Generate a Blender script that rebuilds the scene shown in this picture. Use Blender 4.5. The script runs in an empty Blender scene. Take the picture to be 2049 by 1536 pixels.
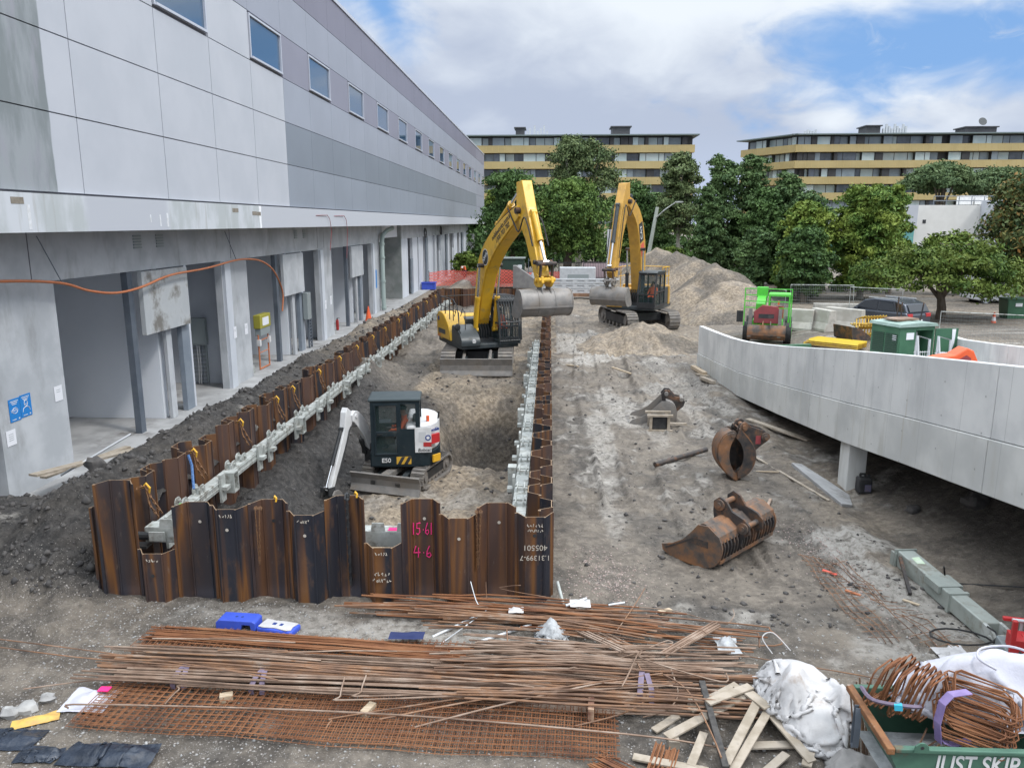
import bpy, math, random
import numpy as np
from mathutils import Vector, Matrix
S = bpy.context.scene
COL = S.collection
rnd = random.Random(7)
R = math.radians
# ---------------------------------------------------------------- camera
CAMH = 6.0
PITCH, YAW = R(11.698), R(2.713)
cam_d = bpy.data.cameras.new('camera')
cam = bpy.data.objects.new('camera', cam_d); COL.objects.link(cam)
cam.location = (0, 0, CAMH)
cam.rotation_euler = (math.pi/2-PITCH, 0, YAW)
cam_d.sensor_width = 36; cam_d.lens = 36*1560/2049
cam_d.clip_start = 0.1; cam_d.clip_end = 5000
S.camera = cam
S.render.resolution_x, S.render.resolution_y = 1024, 767
# ---------------------------------------------------------------- view, sun
S.view_settings.view_transform = 'Standard'; S.view_settings.look = 'None'
S.view_settings.gamma = 1; S.view_settings.exposure = 0.14
SUN_EL, SUN_AZ = R(52), R(118)        # azimuth clockwise from +Y
sd = bpy.data.lights.new('sun', 'SUN'); sd.energy = 1.5; sd.angle = R(9); sd.color = (1, .965, .92)
so = bpy.data.objects.new('sun', sd); COL.objects.link(so)
sv = Vector((math.sin(SUN_AZ)*math.cos(SUN_EL), math.cos(SUN_AZ)*math.cos(SUN_EL), math.sin(SUN_EL)))
so.rotation_euler = (-sv).to_track_quat('-Z', 'Y').to_euler(); so.location = (20, -20, 40)
# ---------------------------------------------------------------- sky
W = bpy.data.worlds.new('World'); S.world = W; W.use_nodes = True
def build_sky():
    nt = W.node_tree; N = nt.nodes; L = nt.links; N.clear()
    def n(t, **k):
        o = N.new(t)
        for a, b in k.items(): setattr(o, a, b)
        return o
    def val(x, i, v): x.inputs[i].default_value = v
    def math_(op, a, b=None, c=None, clamp=False):
        m = n('ShaderNodeMath', operation=op); m.use_clamp = clamp
        for i, q in enumerate((a, b, c)):
            if q is None: continue
            if isinstance(q, (int, float)): m.inputs[i].default_value = q
            else: L.new(q, m.inputs[i])
        return m.outputs[0]
    def mixc(f, a, b):
        m = n('ShaderNodeMix', data_type='RGBA')
        for s, q in ((0, f), (6, a), (7, b)):
            if isinstance(q, tuple): m.inputs[s].default_value = (*q, 1)
            elif isinstance(q, (int, float)): m.inputs[s].default_value = q
            else: L.new(q, m.inputs[s])
        return m.outputs[2]
    def ramp(x, lo, hi):
        m = n('ShaderNodeMapRange', interpolation_type='SMOOTHSTEP'); L.new(x, m.inputs[0]); val(m, 1, lo); val(m, 2, hi)
        return m.outputs[0]
    tc = n('ShaderNodeTexCoord')
    sep = n('ShaderNodeSeparateXYZ'); L.new(tc.outputs['Generated'], sep.inputs[0])
    X, Y, Z = sep.outputs
    sky = n('ShaderNodeTexSky', sky_type='NISHITA'); sky.sun_disc = False
    sky.sun_elevation = SUN_EL; sky.sun_rotation = SUN_AZ; sky.air_density = 1.0; sky.dust_density = .6; sky.ozone_density = 2.0
    # cloud sheet: direction projected on a high plane
    zz = math_('ADD', math_('MAXIMUM', Z, 0.0), 0.42)
    px = math_('DIVIDE', X, zz); py = math_('DIVIDE', Y, zz)
    cb = n('ShaderNodeCombineXYZ'); L.new(px, cb.inputs[0]); L.new(py, cb.inputs[1]); val(cb, 2, 3.7)
    def noise(scale, det, rough, dist=0.0, off=0.0):
        mp = n('ShaderNodeMapping'); L.new(cb.outputs[0], mp.inputs[0]); mp.inputs['Location'].default_value = (off, off*.7, off*.3)
        q = n('ShaderNodeTexNoise'); L.new(mp.outputs[0], q.inputs['Vector'])
        val(q, 'Scale', scale); val(q, 'Detail', det); val(q, 'Roughness', rough); val(q, 'Distortion', dist)
        return q.outputs[0]
    n1 = noise(2.6, 6, .48, .3, 4.3); n2 = noise(6.5, 7, .52, .4, 1.7); n3 = noise(1.3, 4, .45, .2, 9.1)
    shade = math_('ADD', math_('MULTIPLY', n1, .50), math_('ADD', math_('MULTIPLY', n2, .20), math_('MULTIPLY', n3, .30)))
    shade = math_('ADD', shade, math_('MULTIPLY', math_('SUBTRACT', Z, .09), .95))
    white = ramp(shade, .47, .72)
    grey = mixc(white, (.45, .515, .65), (.80, .86, .93))
    grey = mixc(ramp(Z, .02, .12), mixc(.5, grey, (.56, .66, .86)), grey)
    # the open blue part: an elongated gap to the upper right of the street, a smaller one on the left
    def gap(dx, dy, dz, sx, sz, tilt):
        v = Vector((dx, dy, dz)).normalized()
        ax = math_('DIVIDE', math_('SUBTRACT', X, v.x), sx)
        az = math_('DIVIDE', math_('SUBTRACT', math_('SUBTRACT', Z, v.z), math_('MULTIPLY', math_('SUBTRACT', X, v.x), tilt)), sz)
        return math_('SQRT', math_('ADD', math_('MULTIPLY', ax, ax), math_('MULTIPLY', az, az)))
    g1 = gap(.42, .90, .185, .19, .060, .10)
    g2 = gap(-.19, .94, .235, .055, .05, -.5)
    wob = math_('MULTIPLY', math_('SUBTRACT', n2, .5), 2.6)
    wob2 = math_('MULTIPLY', math_('SUBTRACT', n3, .5), 1.0)
    d = math_('ADD', math_('MINIMUM', g1, math_('ADD', g2, .15)), math_('ADD', wob, wob2))
    cover = ramp(d, .25, 1.35)
    wisps = math_('MULTIPLY', ramp(noise(13, 6, .6, .8, 2.2), .52, .78), .5)
    cover = math_('MAXIMUM', cover, wisps)
    # an overcast sky is some three times brighter overhead than near the horizon
    lift = math_('ADD', math_('MULTIPLY', ramp(Z, .26, .95), CLOUD_TOP), 1.0)
    b1 = n('ShaderNodeBackground'); L.new(sky.outputs[0], b1.inputs[0]); val(b1, 1, .085)
    b2 = n('ShaderNodeBackground'); L.new(grey, b2.inputs[0]); L.new(lift, b2.inputs[1])
    b3 = n('ShaderNodeBackground'); b3.inputs[0].default_value = (.24, .46, .86, 1); val(b3, 1, .95)
    ad = n('ShaderNodeAddShader'); 
    mb = n('ShaderNodeMixShader'); val(mb, 0, .82); L.new(b1.outputs[0], mb.inputs[1]); L.new(b3.outputs[0], mb.inputs[2])
    mx = n('ShaderNodeMixShader'); L.new(cover, mx.inputs[0]); L.new(mb.outputs[0], mx.inputs[1]); L.new(b2.outputs[0], mx.inputs[2])
    N.remove(ad)
    out = n('ShaderNodeOutputWorld'); L.new(mx.outputs[0], out.inputs[0])
CLOUD_TOP = 2.1
build_sky()

# ---------------------------------------------------------------- helpers
def tag(o, label=None, cat=None, group=None, kind=None):
    if label: o['label'] = label
    if cat: o['category'] = cat
    if group: o['group'] = group
    if kind: o['kind'] = kind
    return o
def empty(name, loc, label=None, cat=None, group=None, rz=0, kind=None):
    o = bpy.data.objects.new(name, None); COL.objects.link(o); o.location = loc; o.rotation_euler = (0, 0, rz)
    o.empty_display_size = .2
    return tag(o, label, cat, group, kind)
def copy_tree(o, parent=None):
    c = o.copy(); COL.objects.link(c)
    if parent is not None: c.parent = parent
    for ch in list(o.children): copy_tree(ch, c)
    return c
def frame(o, ex, ey=None, ez=None):
    """matrix with origin o and axes ex, ey, ez"""
    ex = Vector(ex).normalized()
    if ey is None:
        ez = Vector(ez or (0, 0, 1)); ey = ez.cross(ex).normalized(); ez = ex.cross(ey)
    else:
        ey = Vector(ey).normalized(); ez = Vector(ez).normalized() if ez is not None else ex.cross(ey).normalized()
    return Matrix(((ex.x, ey.x, ez.x, o[0]), (ex.y, ey.y, ez.y, o[1]), (ex.z, ey.z, ez.z, o[2]), (0, 0, 0, 1)))
class MB:
    def __init__(self, M=None): self.v = []; self.f = []; self.M = M; self.mi = []; self.cur = 0
    def add(self, vs, fs, M=None):
        b = len(self.v)
        for p in vs:
            p = Vector(p)
            if M is not None: p = M @ p
            if self.M is not None: p = self.M @ p
            self.v.append(p)
        for q in fs: self.f.append([b+i for i in q]); self.mi.append(self.cur)
        return self
    def bx(self, x0, x1, y0, y1, z0, z1, M=None):
        vs = [(x, y, z) for x in (x0, x1) for y in (y0, y1) for z in (z0, z1)]
        return self.add(vs, [(0, 1, 3, 2), (4, 6, 7, 5), (0, 4, 5, 1), (2, 3, 7, 6), (0, 2, 6, 4), (1, 5, 7, 3)], M)
    def box(self, c, s, M=None):
        return self.bx(c[0]-s[0]/2, c[0]+s[0]/2, c[1]-s[1]/2, c[1]+s[1]/2, c[2]-s[2]/2, c[2]+s[2]/2, M)
    def bar(self, p0, p1, w, h, up=(0, 0, 1)):
        p0, p1 = Vector(p0), Vector(p1); d = p1-p0; l = d.length
        if abs(d.normalized().dot(Vector(up))) > .98: up = (0, 1, 0)
        return self.bx(0, l, -w/2, w/2, -h/2, h/2, frame(p0, d, None, up))
    def prism(self, poly, t0, t1, M=None):
        """poly: (a, c) outline; extruded along the second axis from t0 to t1"""
        n = len(poly)
        vs = [(a, t0, c) for a, c in poly]+[(a, t1, c) for a, c in poly]
        fs = [tuple(range(n)), tuple(range(2*n-1, n-1, -1))]+[(i, n+i, n+(i+1) % n, (i+1) % n) for i in range(n)]
        return self.add(vs, fs, M)
    def strip(self, pts, t0, t1, th, M=None):
        """a bent plate: polyline pts (a, c) of thickness th, from t0 to t1"""
        n = len(pts); P = [Vector((a, c)) for a, c in pts]; off = []
        for i in range(n):
            d = (P[min(i+1, n-1)]-P[max(i-1, 0)]).normalized(); off.append(Vector((-d.y, d.x))*th)
        return self.prism([tuple(p) for p in P]+[tuple(P[i]+off[i]) for i in range(n-1, -1, -1)], t0, t1, M) if n < 3 else self._strip(P, off, t0, t1, M)
    def _strip(self, P, off, t0, t1, M):
        n = len(P); vs = []
        for i in range(n):
            a, b = P[i], P[i]+off[i]
            vs += [(a.x, t0, a.y), (a.x, t1, a.y), (b.x, t1, b.y), (b.x, t0, b.y)]
        fs = [(0, 1, 2, 3), tuple(4*(n-1)+k for k in (3, 2, 1, 0))]
        for i in range(n-1):
            for k in range(4):
                fs.append((4*i+k, 4*i+4+k, 4*i+4+(k+1) % 4, 4*i+(k+1) % 4))
        return self.add(vs, fs, M)
    def tube(self, pts, r, n=6, closed=False, M=None, taper=None):
        P = [Vector(p) for p in pts]; m = len(P); vs = []; last = None
        for i in range(m):
            if closed: d = P[(i+1) % m]-P[i-1]
            else: d = P[min(i+1, m-1)]-P[max(i-1, 0)]
            d = d.normalized() if d.length > 1e-9 else Vector((0, 0, 1))
            if last is None:
                u = d.cross(Vector((0, 0, 1)));
                if u.length < 1e-3: u = d.cross(Vector((1, 0, 0)))
            else: u = last-d*last.dot(d)
            u = u.normalized() if u.length > 1e-9 else d.orthogonal().normalized(); last = u; w = d.cross(u)
            rr = r if taper is None else r*taper[i]
            for k in range(n):
                a = 2*math.pi*k/n; vs.append(P[i]+(u*math.cos(a)+w*math.sin(a))*rr)
        fs = []
        for i in range(m if closed else m-1):
            j = (i+1) % m
            for k in range(n): fs.append((i*n+k, i*n+(k+1) % n, j*n+(k+1) % n, j*n+k))
        if not closed: fs += [tuple(range(n-1, -1, -1)), tuple((m-1)*n+k for k in range(n))]
        return self.add(vs, fs, M)
    def cyl(self, p0, p1, r, r1=None, n=14, M=None):
        return self.tube([p0, p1], r, n, M=M, taper=None if r1 is None else (1, r1/r))
    def ell(self, c, r, n=10, m=7, M=None, noise=0, seed=0):
        q = random.Random(seed); vs = [(c[0], c[1], c[2]-r[2])]
        for i in range(1, m):
            t = math.pi*i/m
            for k in range(n):
                a = 2*math.pi*k/n; s = 1+q.uniform(-noise, noise)
                vs.append((c[0]+r[0]*math.sin(t)*math.cos(a)*s, c[1]+r[1]*math.sin(t)*math.sin(a)*s, c[2]-r[2]*math.cos(t)*s))
        vs.append((c[0], c[1], c[2]+r[2])); fs = []
        for k in range(n): fs.append((0, 1+(k+1) % n, 1+k)); fs.append((len(vs)-1, 1+(m-2)*n+k, 1+(m-2)*n+(k+1) % n))
        for i in range(m-2):
            for k in range(n): fs.append((1+i*n+k, 1+i*n+(k+1) % n, 1+(i+1)*n+(k+1) % n, 1+(i+1)*n+k))
        return self.add(vs, fs, M)
    def lathe(self, prof, n=16, M=None):
        vs = []; m = len(prof)
        for r, z in prof:
            for k in range(n): a = 2*math.pi*k/n; vs.append((r*math.cos(a), r*math.sin(a), z))
        fs = [tuple(range(n-1, -1, -1)), tuple((m-1)*n+k for k in range(n))]
        for i in range(m-1):
            for k in range(n): fs.append((i*n+k, i*n+(k+1) % n, (i+1)*n+(k+1) % n, (i+1)*n+k))
        return self.add(vs, fs, M)
    def build(self, name, mat, parent=None, label=None, cat=None, group=None, kind=None, smooth=None, bevel=0, origin=None, local=False):
        me = bpy.data.meshes.new(name)
        vs = self.v
        if parent is None:
            if origin is None:
                xs = [p.x for p in vs]; ys = [p.y for p in vs]; zs = [p.z for p in vs]
                origin = ((min(xs)+max(xs))/2, (min(ys)+max(ys))/2, min(zs))
            off = Vector(origin)
        else:
            off = Vector((0, 0, 0)) if local else world_loc(parent)
        me.from_pydata([tuple(p-off) for p in vs], [], self.f)
        for m in (mat if isinstance(mat, (list, tuple)) else [mat]): me.materials.append(m)
        if any(self.mi): me.polygons.foreach_set('material_index', self.mi)
        if smooth:
            me.polygons.foreach_set('use_smooth', [True]*len(self.f))
            me.set_sharp_from_angle(angle=R(smooth))
        me.validate(); me.update()
        o = bpy.data.objects.new(name, me); COL.objects.link(o)
        if parent is None: o.location = off
        else: o.parent = parent
        if bevel:
            b = o.modifiers.new('bevel', 'BEVEL'); b.width = bevel; b.segments = 2; b.limit_method = 'ANGLE'; b.angle_limit = R(40)
        return tag(o, label, cat, group, kind)
def world_loc(o):
    v = Vector(o.location)
    while o.parent is not None: o = o.parent; v = v+Vector(o.location)
    return v
def npmesh(name, V, F, mat, parent=None, smooth=False, **k):
    me = bpy.data.meshes.new(name); V = np.asarray(V, np.float32); F = np.asarray(F, np.int32); nf, w = F.shape
    if parent is None:
        off = np.array([(V[:, 0].min()+V[:, 0].max())/2, (V[:, 1].min()+V[:, 1].max())/2, V[:, 2].min()], np.float32)
    else: off = np.array(world_loc(parent), np.float32)
    me.vertices.add(len(V)); me.vertices.foreach_set('co', (V-off).ravel())
    me.loops.add(nf*w); me.loops.foreach_set('vertex_index', F.ravel())
    me.polygons.add(nf); me.polygons.foreach_set('loop_start', np.arange(0, nf*w, w, dtype=np.int32))
    try: me.polygons.foreach_set('loop_total', np.full(nf, w, np.int32))
    except Exception: pass
    me.materials.append(mat)
    if smooth: me.polygons.foreach_set('use_smooth', np.ones(nf, bool))
    me.update(calc_edges=True); me.validate()
    o = bpy.data.objects.new(name, me); COL.objects.link(o)
    if parent is None: o.location = off.tolist()
    else: o.parent = parent
    return tag(o, **k)
def text(name, s, size, M, mat, parent, depth=.004, shear=0, sx=1, bold=0, label=None):
    """raised lettering; M places it: x along the words, y up the letters"""
    cu = bpy.data.curves.new(name, 'FONT'); cu.body = s; cu.size = size; cu.extrude = depth; cu.shear = shear; cu.offset = bold
    cu.align_x = 'CENTER'; cu.align_y = 'CENTER'
    t = bpy.data.objects.new(name, cu); me = bpy.data.meshes.new_from_object(t)
    me.transform(Matrix.Translation(-world_loc(parent)) @ M @ Matrix.Diagonal((sx, 1, 1, 1))); me.materials.clear(); me.materials.append(mat)
    o = bpy.data.objects.new(name, me); COL.objects.link(o); o.parent = parent
    bpy.data.objects.remove(t); bpy.data.curves.remove(cu)
    return o
# value noise on arrays
def _h(ix, iy, s):
    q = (ix.astype(np.int64)*374761393+iy.astype(np.int64)*668265263+s*974634777) & 0x7fffffff
    q = ((q ^ (q >> 13))*1274126177) & 0x7fffffff
    return ((q ^ (q >> 16)) & 0xffff)/65535.0
def vn(x, y, s=0):
    ix = np.floor(x); iy = np.floor(y); fx = x-ix; fy = y-iy
    fx = fx*fx*(3-2*fx); fy = fy*fy*(3-2*fy)
    a = _h(ix, iy, s); b = _h(ix+1, iy, s); c = _h(ix, iy+1, s); d = _h(ix+1, iy+1, s)
    return (a*(1-fx)+b*fx)*(1-fy)+(c*(1-fx)+d*fx)*fy-.5
def fbm(x, y, o=4, s=0, g=.5):
    t = 0; a = 1.
    for i in range(o):
        t = t+a*vn(x*2**i+17.3*i, y*2**i-9.1*i, s+i); a *= g
    return t
def sst(a, b, x):
    t = np.clip((x-a)/(b-a), 0, 1); return t*t*(3-2*t)
def bump2(x, y, cx, cy, rx, ry, rot=0):
    c, s = math.cos(rot), math.sin(rot); dx = x-cx; dy = y-cy
    u = (dx*c+dy*s)/rx; v = (-dx*s+dy*c)/ry
    return np.exp(-(u*u+v*v))

# ---------------------------------------------------------------- materials
def _nodes(name):
    m = bpy.data.materials.new(name); m.use_nodes = True; nt = m.node_tree
    return m, nt, nt.nodes, nt.links, nt.nodes['Principled BSDF']
class NB:
    def __init__(self, name):
        self.m = bpy.data.materials.new(name); self.m.use_nodes = True; self.nt = self.m.node_tree; self.N = self.nt.nodes; self.L = self.nt.links
        self.b = self.N['Principled BSDF']
    def n(self, t, **k):
        o = self.N.new(t)
        for a, b in k.items(): setattr(o, a, b)
        return o
    def put(self, sock, v):
        if isinstance(v, (int, float)): sock.default_value = v
        elif isinstance(v, tuple): sock.default_value = (*v, 1) if len(v) == 3 and len(sock.default_value) == 4 else v
        else: self.L.new(v, sock)
    def coord(self, kind='Object', scale=(1, 1, 1), rand=0):
        if kind == 'World': o = self.n('ShaderNodeNewGeometry').outputs['Position']
        else: o = self.n('ShaderNodeTexCoord').outputs[kind]
        mp = self.n('ShaderNodeMapping'); self.L.new(o, mp.inputs[0]); mp.inputs['Scale'].default_value = scale
        if rand:
            oi = self.n('ShaderNodeObjectInfo'); mu = self.n('ShaderNodeVectorMath', operation='SCALE'); mu.inputs[0].default_value = (71, 53, 37)
            self.L.new(oi.outputs['Random'], mu.inputs['Scale']); self.L.new(mu.outputs[0], mp.inputs['Location'])
        return mp.outputs[0]
    def noise(self, vec, scale, det=5, rough=.55, dist=0):
        q = self.n('ShaderNodeTexNoise'); self.L.new(vec, q.inputs['Vector'])
        self.put(q.inputs['Scale'], scale); self.put(q.inputs['Detail'], det); self.put(q.inputs['Roughness'], rough); self.put(q.inputs['Distortion'], dist)
        return q.outputs[0]
    def ramp(self, x, lo, hi):
        m = self.n('ShaderNodeMapRange', interpolation_type='SMOOTHSTEP'); self.put(m.inputs[0], x); self.put(m.inputs[1], lo); self.put(m.inputs[2], hi); return m.outputs[0]
    def math(self, op, a, b=0.0):
        m = self.n('ShaderNodeMath', operation=op); self.put(m.inputs[0], a); self.put(m.inputs[1], b); return m.outputs[0]
    def mix(self, f, a, b):
        m = self.n('ShaderNodeMix', data_type='RGBA'); self.put(m.inputs[0], f); self.put(m.inputs[6], a); self.put(m.inputs[7], b); return m.outputs[2]
    def cramp(self, x, stops):
        r = self.n('ShaderNodeValToRGB'); e = r.color_ramp.elements
        while len(e) < len(stops): e.new(.5)
        for q, (p, c) in zip(e, stops): q.position = p; q.color = (*c, 1)
        self.put(r.inputs[0], x); return r.outputs[0]
    def bump(self, h, strength, dist=.02):
        bp = self.n('ShaderNodeBump'); self.put(bp.inputs['Strength'], strength); self.put(bp.inputs['Distance'], dist); self.put(bp.inputs['Height'], h)
        self.L.new(bp.outputs[0], self.b.inputs['Normal']); return bp
    def done(self, col, rough=.8, metal=0., spec=.5, **k):
        self.put(self.b.inputs['Base Color'], col); self.put(self.b.inputs['Roughness'], rough); self.put(self.b.inputs['Metallic'], metal)
        self.put(self.b.inputs['Specular IOR Level'], spec)
        for a, v in k.items(): self.put(self.b.inputs[a], v)
        return self.m
def pm(name, c1, c2=None, scale=3, rough=.8, metal=0., spec=.5, bump=0, bscale=30, bdist=.01, dirt=None, dscale=2, dlo=.5, dhi=.7, st=(1, 1, 1), dst=(1, 1, 1), coord='Object', rand=0, det=5, lo=.35, hi=.65):
    b = NB(name); v = b.coord(coord, st, rand)
    col = c1 if c2 is None else b.mix(b.ramp(b.noise(v, scale, det), lo, hi), c1, c2)
    if dirt is not None:
        v2 = b.coord(coord, dst, rand); d = b.ramp(b.noise(v2, dscale, 7, .65), dlo, dhi); col = b.mix(d, col, dirt)
        rough = b.math('ADD', b.math('MULTIPLY', d, max(0., .9-rough)), rough)
    if bump: b.bump(b.noise(b.coord(coord), bscale, 6, .6), bump, bdist)
    return b.done(col, rough, metal, spec)
M = {}
def defmats():
    M['conc'] = pm('raw concrete', (.40, .42, .445), (.50, .52, .545), 1.1, .85, bump=.25, bscale=25, bdist=.004, dirt=(.24, .245, .245), dscale=.9, dlo=.5, dhi=.85, dst=(1.4, 1.4, .5))
    M['conc_wall'] = pm('smooth wall panel', (.52, .55, .60), (.58, .61, .66), .8, .8, bump=.1, bscale=14, bdist=.003)
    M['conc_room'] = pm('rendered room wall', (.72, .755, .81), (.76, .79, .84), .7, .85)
    M['slab'] = pm('dusty concrete slab', (.30, .30, .30), (.42, .42, .42), 1.2, .8, bump=.2, bscale=30, bdist=.004, dirt=(.17, .16, .15), dscale=.9, dlo=.5, dhi=.72)
    def formed(name, c1, c2, c3):
        b = NB(name); v = b.coord('World'); vs = b.coord('World', (1.4, 1.4, .28)); sp = b.n('ShaderNodeSeparateXYZ'); b.L.new(v, sp.inputs[0])
        c = b.mix(b.ramp(b.noise(v, .8, 6), .36, .64), c1, c2); c = b.mix(b.math('MULTIPLY', b.ramp(b.noise(vs, 1.6, 7, .62), .5, .72), .8), c, c3)
        c = b.mix(b.math('MULTIPLY', b.ramp(b.noise(b.coord('World', (1, 5, .18)), 1.1, 5, .6), .62, .74), .55), c, (.40, .36, .28))
        f = b.math('FRACT', b.math('DIVIDE', sp.outputs[1], 1.22)); c = b.mix(b.math('MULTIPLY', b.math('LESS_THAN', f, .011), .5), c, (.30, .30, .29))
        g = b.math('FRACT', b.math('DIVIDE', b.math('ADD', sp.outputs[2], .2), .62)); hole = b.math('MULTIPLY', b.math('LESS_THAN', b.math('ABSOLUTE', b.math('SUBTRACT', f, .5)), .014), b.math('LESS_THAN', b.math('ABSOLUTE', b.math('SUBTRACT', g, .5)), .028))
        c = b.mix(b.math('MULTIPLY', hole, .6), c, (.2, .2, .19)); b.bump(b.noise(v, 22, 6, .6), .2, .004); return b.done(c, .8)
    M['ramp'] = formed('fresh concrete', (.53, .535, .53), (.66, .66, .645), (.45, .455, .45)); M['ramp_low'] = formed('weathered fresh concrete', (.47, .475, .46), (.60, .60, .575), (.43, .42, .38))
    M['lilac'] = pm('pale painted panel', (.455, .478, .525), (.495, .515, .562), .5, .6)
    for k, c in {'grey1': (.32, .345, .405), 'grey2': (.215, .243, .287), 'grey3': (.275, .305, .358), 'grey4': (.245, .245, .305), 'grey5': (.305, .325, .385), 'grey6': (.195, .19, .245)}.items():
        M[k] = pm('sheet cladding '+k[-1], tuple(v*.97 for v in c), tuple(min(1, v*1.04) for v in c), .35, .45, spec=.4)
    M['joint'] = pm('dark joint', (.14, .14, .16), None, rough=.9)
    M['alu'] = pm('window aluminium', (.58, .60, .66), None, rough=.4, metal=.3)
    M['glass_sky'] = pm('window glass', (.05, .10, .17), None, rough=.03, spec=1.0)
    M['post'] = pm('dark grey painted steel', (.10, .12, .15), (.13, .15, .18), 2, .5)
    M['door'] = pm('grey blue door frame', (.20, .235, .28), (.24, .275, .32), 2, .5)
    M['board'] = pm('grey switchboard steel', (.27, .305, .31), None, rough=.45)
    M['white'] = pm('white paint', (.72, .72, .72), (.62, .62, .62), 4, .45)
    M['paper'] = pm('white paper', (.75, .76, .80), None, rough=.8)
    M['blue_sign'] = pm('blue poster', (.02, .21, .58), None, rough=.5)
    M['black'] = pm('black paint', (.022, .024, .027), (.035, .036, .038), 4, .5, dirt=(.12, .11, .10), dscale=3, dlo=.55, dhi=.8)
    M['rubber'] = pm('black rubber', (.02, .02, .022), (.04, .04, .04), 6, .8)
    M['dark'] = pm('charcoal machine paint', (.035, .045, .05), (.05, .058, .062), 3, .4, dirt=(.14, .13, .115), dscale=2.5, dlo=.55, dhi=.85)
    M['mini_dark'] = pm('dark slate machine paint', (.014, .024, .030), (.020, .030, .036), 3, .4, spec=.25, dirt=(.10, .10, .09), dscale=2.5, dlo=.58, dhi=.9)
    M['yellow'] = pm('machine yellow', (.72, .42, .025), (.66, .38, .03), 3, .35, dirt=(.30, .22, .11), dscale=2.6, dlo=.5, dhi=.82)
    M['amber'] = pm('worn amber yellow', (.58, .33, .06), (.50, .28, .055), 3, .45, dirt=(.26, .17, .08), dscale=1.8, dlo=.5, dhi=.8)
    M['chrome'] = pm('hydraulic rod chrome', (.75, .76, .78), None, rough=.15, metal=1.)
    M['steel'] = pm('worn bucket steel', (.20, .19, .18), (.28, .265, .25), 4, .55, .35, bump=.3, bscale=25, bdist=.004, dirt=(.23, .20, .17), dscale=2, dlo=.42, dhi=.7)
    M['mudsteel'] = pm('muddy track steel', (.16, .15, .14), (.22, .20, .185), 5, .8, .1, bump=.4, bscale=30, bdist=.006, dirt=(.26, .23, .195), dscale=3, dlo=.42, dhi=.7)
    M['galv'] = pm('galvanised steel', (.37, .39, .37), (.50, .52, .50), 5, .55, .2, dirt=(.20, .19, .165), dscale=4.5, dlo=.47, dhi=.68)
    M['galv_s'] = pm('greenish galvanised box', (.27, .30, .275), (.36, .39, .36), 1.6, .55, .2, dirt=(.22, .20, .16), dscale=2.2, dlo=.5, dhi=.75)
    M['galv_b'] = pm('bright galvanised steel', (.52, .54, .56), (.60, .62, .64), 4, .45, .3)
    M['glass'] = pm('cab glass', (.018, .028, .03), None, rough=.03, spec=.9)
    b = NB('clear cab glass'); b.done((.75, .82, .82), .02, 0, .8); b.put(b.b.inputs['Transmission Weight'], .0); b.put(b.b.inputs['Alpha'], .38); M['glass_clear'] = b.m
    b.put(b.b.inputs['Base Color'], (.04, .07, .07))
    M['green'] = pm('dark green enamel', (.045, .13, .075), (.055, .15, .085), 3, .4, dirt=(.14, .16, .11), dscale=2, dlo=.58, dhi=.85)
    M['skip_green'] = pm('worn skip green', (.07, .16, .11), (.055, .125, .09), 3, .6, bump=.2, bscale=30, dirt=(.15, .085, .05), dscale=3, dlo=.56, dhi=.72)
    M['skip_rim'] = pm('rusty skip rim', (.24, .11, .045), (.17, .075, .035), 8, .8, bump=.4, bscale=40, dirt=(.35, .33, .29), dscale=9, dlo=.62, dhi=.72)
    M['lime'] = pm('lime green paint', (.10, .52, .05), (.08, .46, .05), 3, .4)
    M['red'] = pm('red enamel', (.50, .03, .035), (.42, .03, .03), 3, .45)
    M['dullred'] = pm('faded red steel', (.28, .05, .055), (.22, .045, .05), 3, .6)
    M['orange'] = pm('orange plastic', (.80, .13, .04), (.72, .11, .035), 3, .5)
    M['cable'] = pm('orange conduit', (.52, .17, .07), (.45, .16, .07), 8, .5)
    M['hivis'] = pm('orange work shirt', (.85, .16, .05), (.78, .13, .04), 8, .8)
    M['pink'] = pm('pink marker paint', (.85, .03, .22), None, rough=.7)
    M['chalk'] = pm('white crayon', (.46, .42, .36), None, rough=.9)
    M['hook'] = pm('yellow painted hook', (.72, .40, .03), None, rough=.4)
    M['blue_pl'] = pm('blue plastic', (.045, .09, .50), (.05, .10, .56), 5, .45)
    M['blue_dk'] = pm('navy plastic', (.02, .05, .22), None, rough=.5)
    M['bagwhite'] = pm('woven white bag', (.46, .45, .45), (.56, .55, .55), 2.5, .85, bump=.35, bscale=5, bdist=.05, dirt=(.36, .29, .24), dscale=2.6, dlo=.54, dhi=.75)
    M['bagwhite2'] = pm('clean white bag', (.46, .46, .52), (.54, .54, .60), 2.5, .85, bump=.35, bscale=5, bdist=.05)
    M['film'] = pm('crumpled clear film', (.42, .43, .44), (.30, .31, .32), 9, .35, bump=.9, bscale=16, bdist=.02)
    M['blackfilm'] = pm('black plastic film', (.012, .018, .03), (.03, .04, .06), 5, .28, bump=.8, bscale=9, bdist=.03, dirt=(.10, .10, .105), dscale=4, dlo=.6, dhi=.8)
    M['timber'] = pm('raw timber', (.40, .31, .21), (.50, .41, .30), 4, .8, bump=.2, bscale=30, st=(1, 6, 6), dirt=(.24, .20, .16), dscale=3, dlo=.55, dhi=.8)
    M['oldtimber'] = pm('grey weathered timber', (.28, .235, .18), (.40, .345, .28), 5, .85, bump=.3, bscale=30, dirt=(.24, .21, .18), dscale=5, dlo=.55, dhi=.8)
    M['purple'] = pm('mauve strap webbing', (.15, .12, .17), (.20, .16, .22), 9, .8)
    M['straphot'] = pm('violet strap webbing', (.19, .14, .31), (.24, .18, .37), 9, .8)
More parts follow.
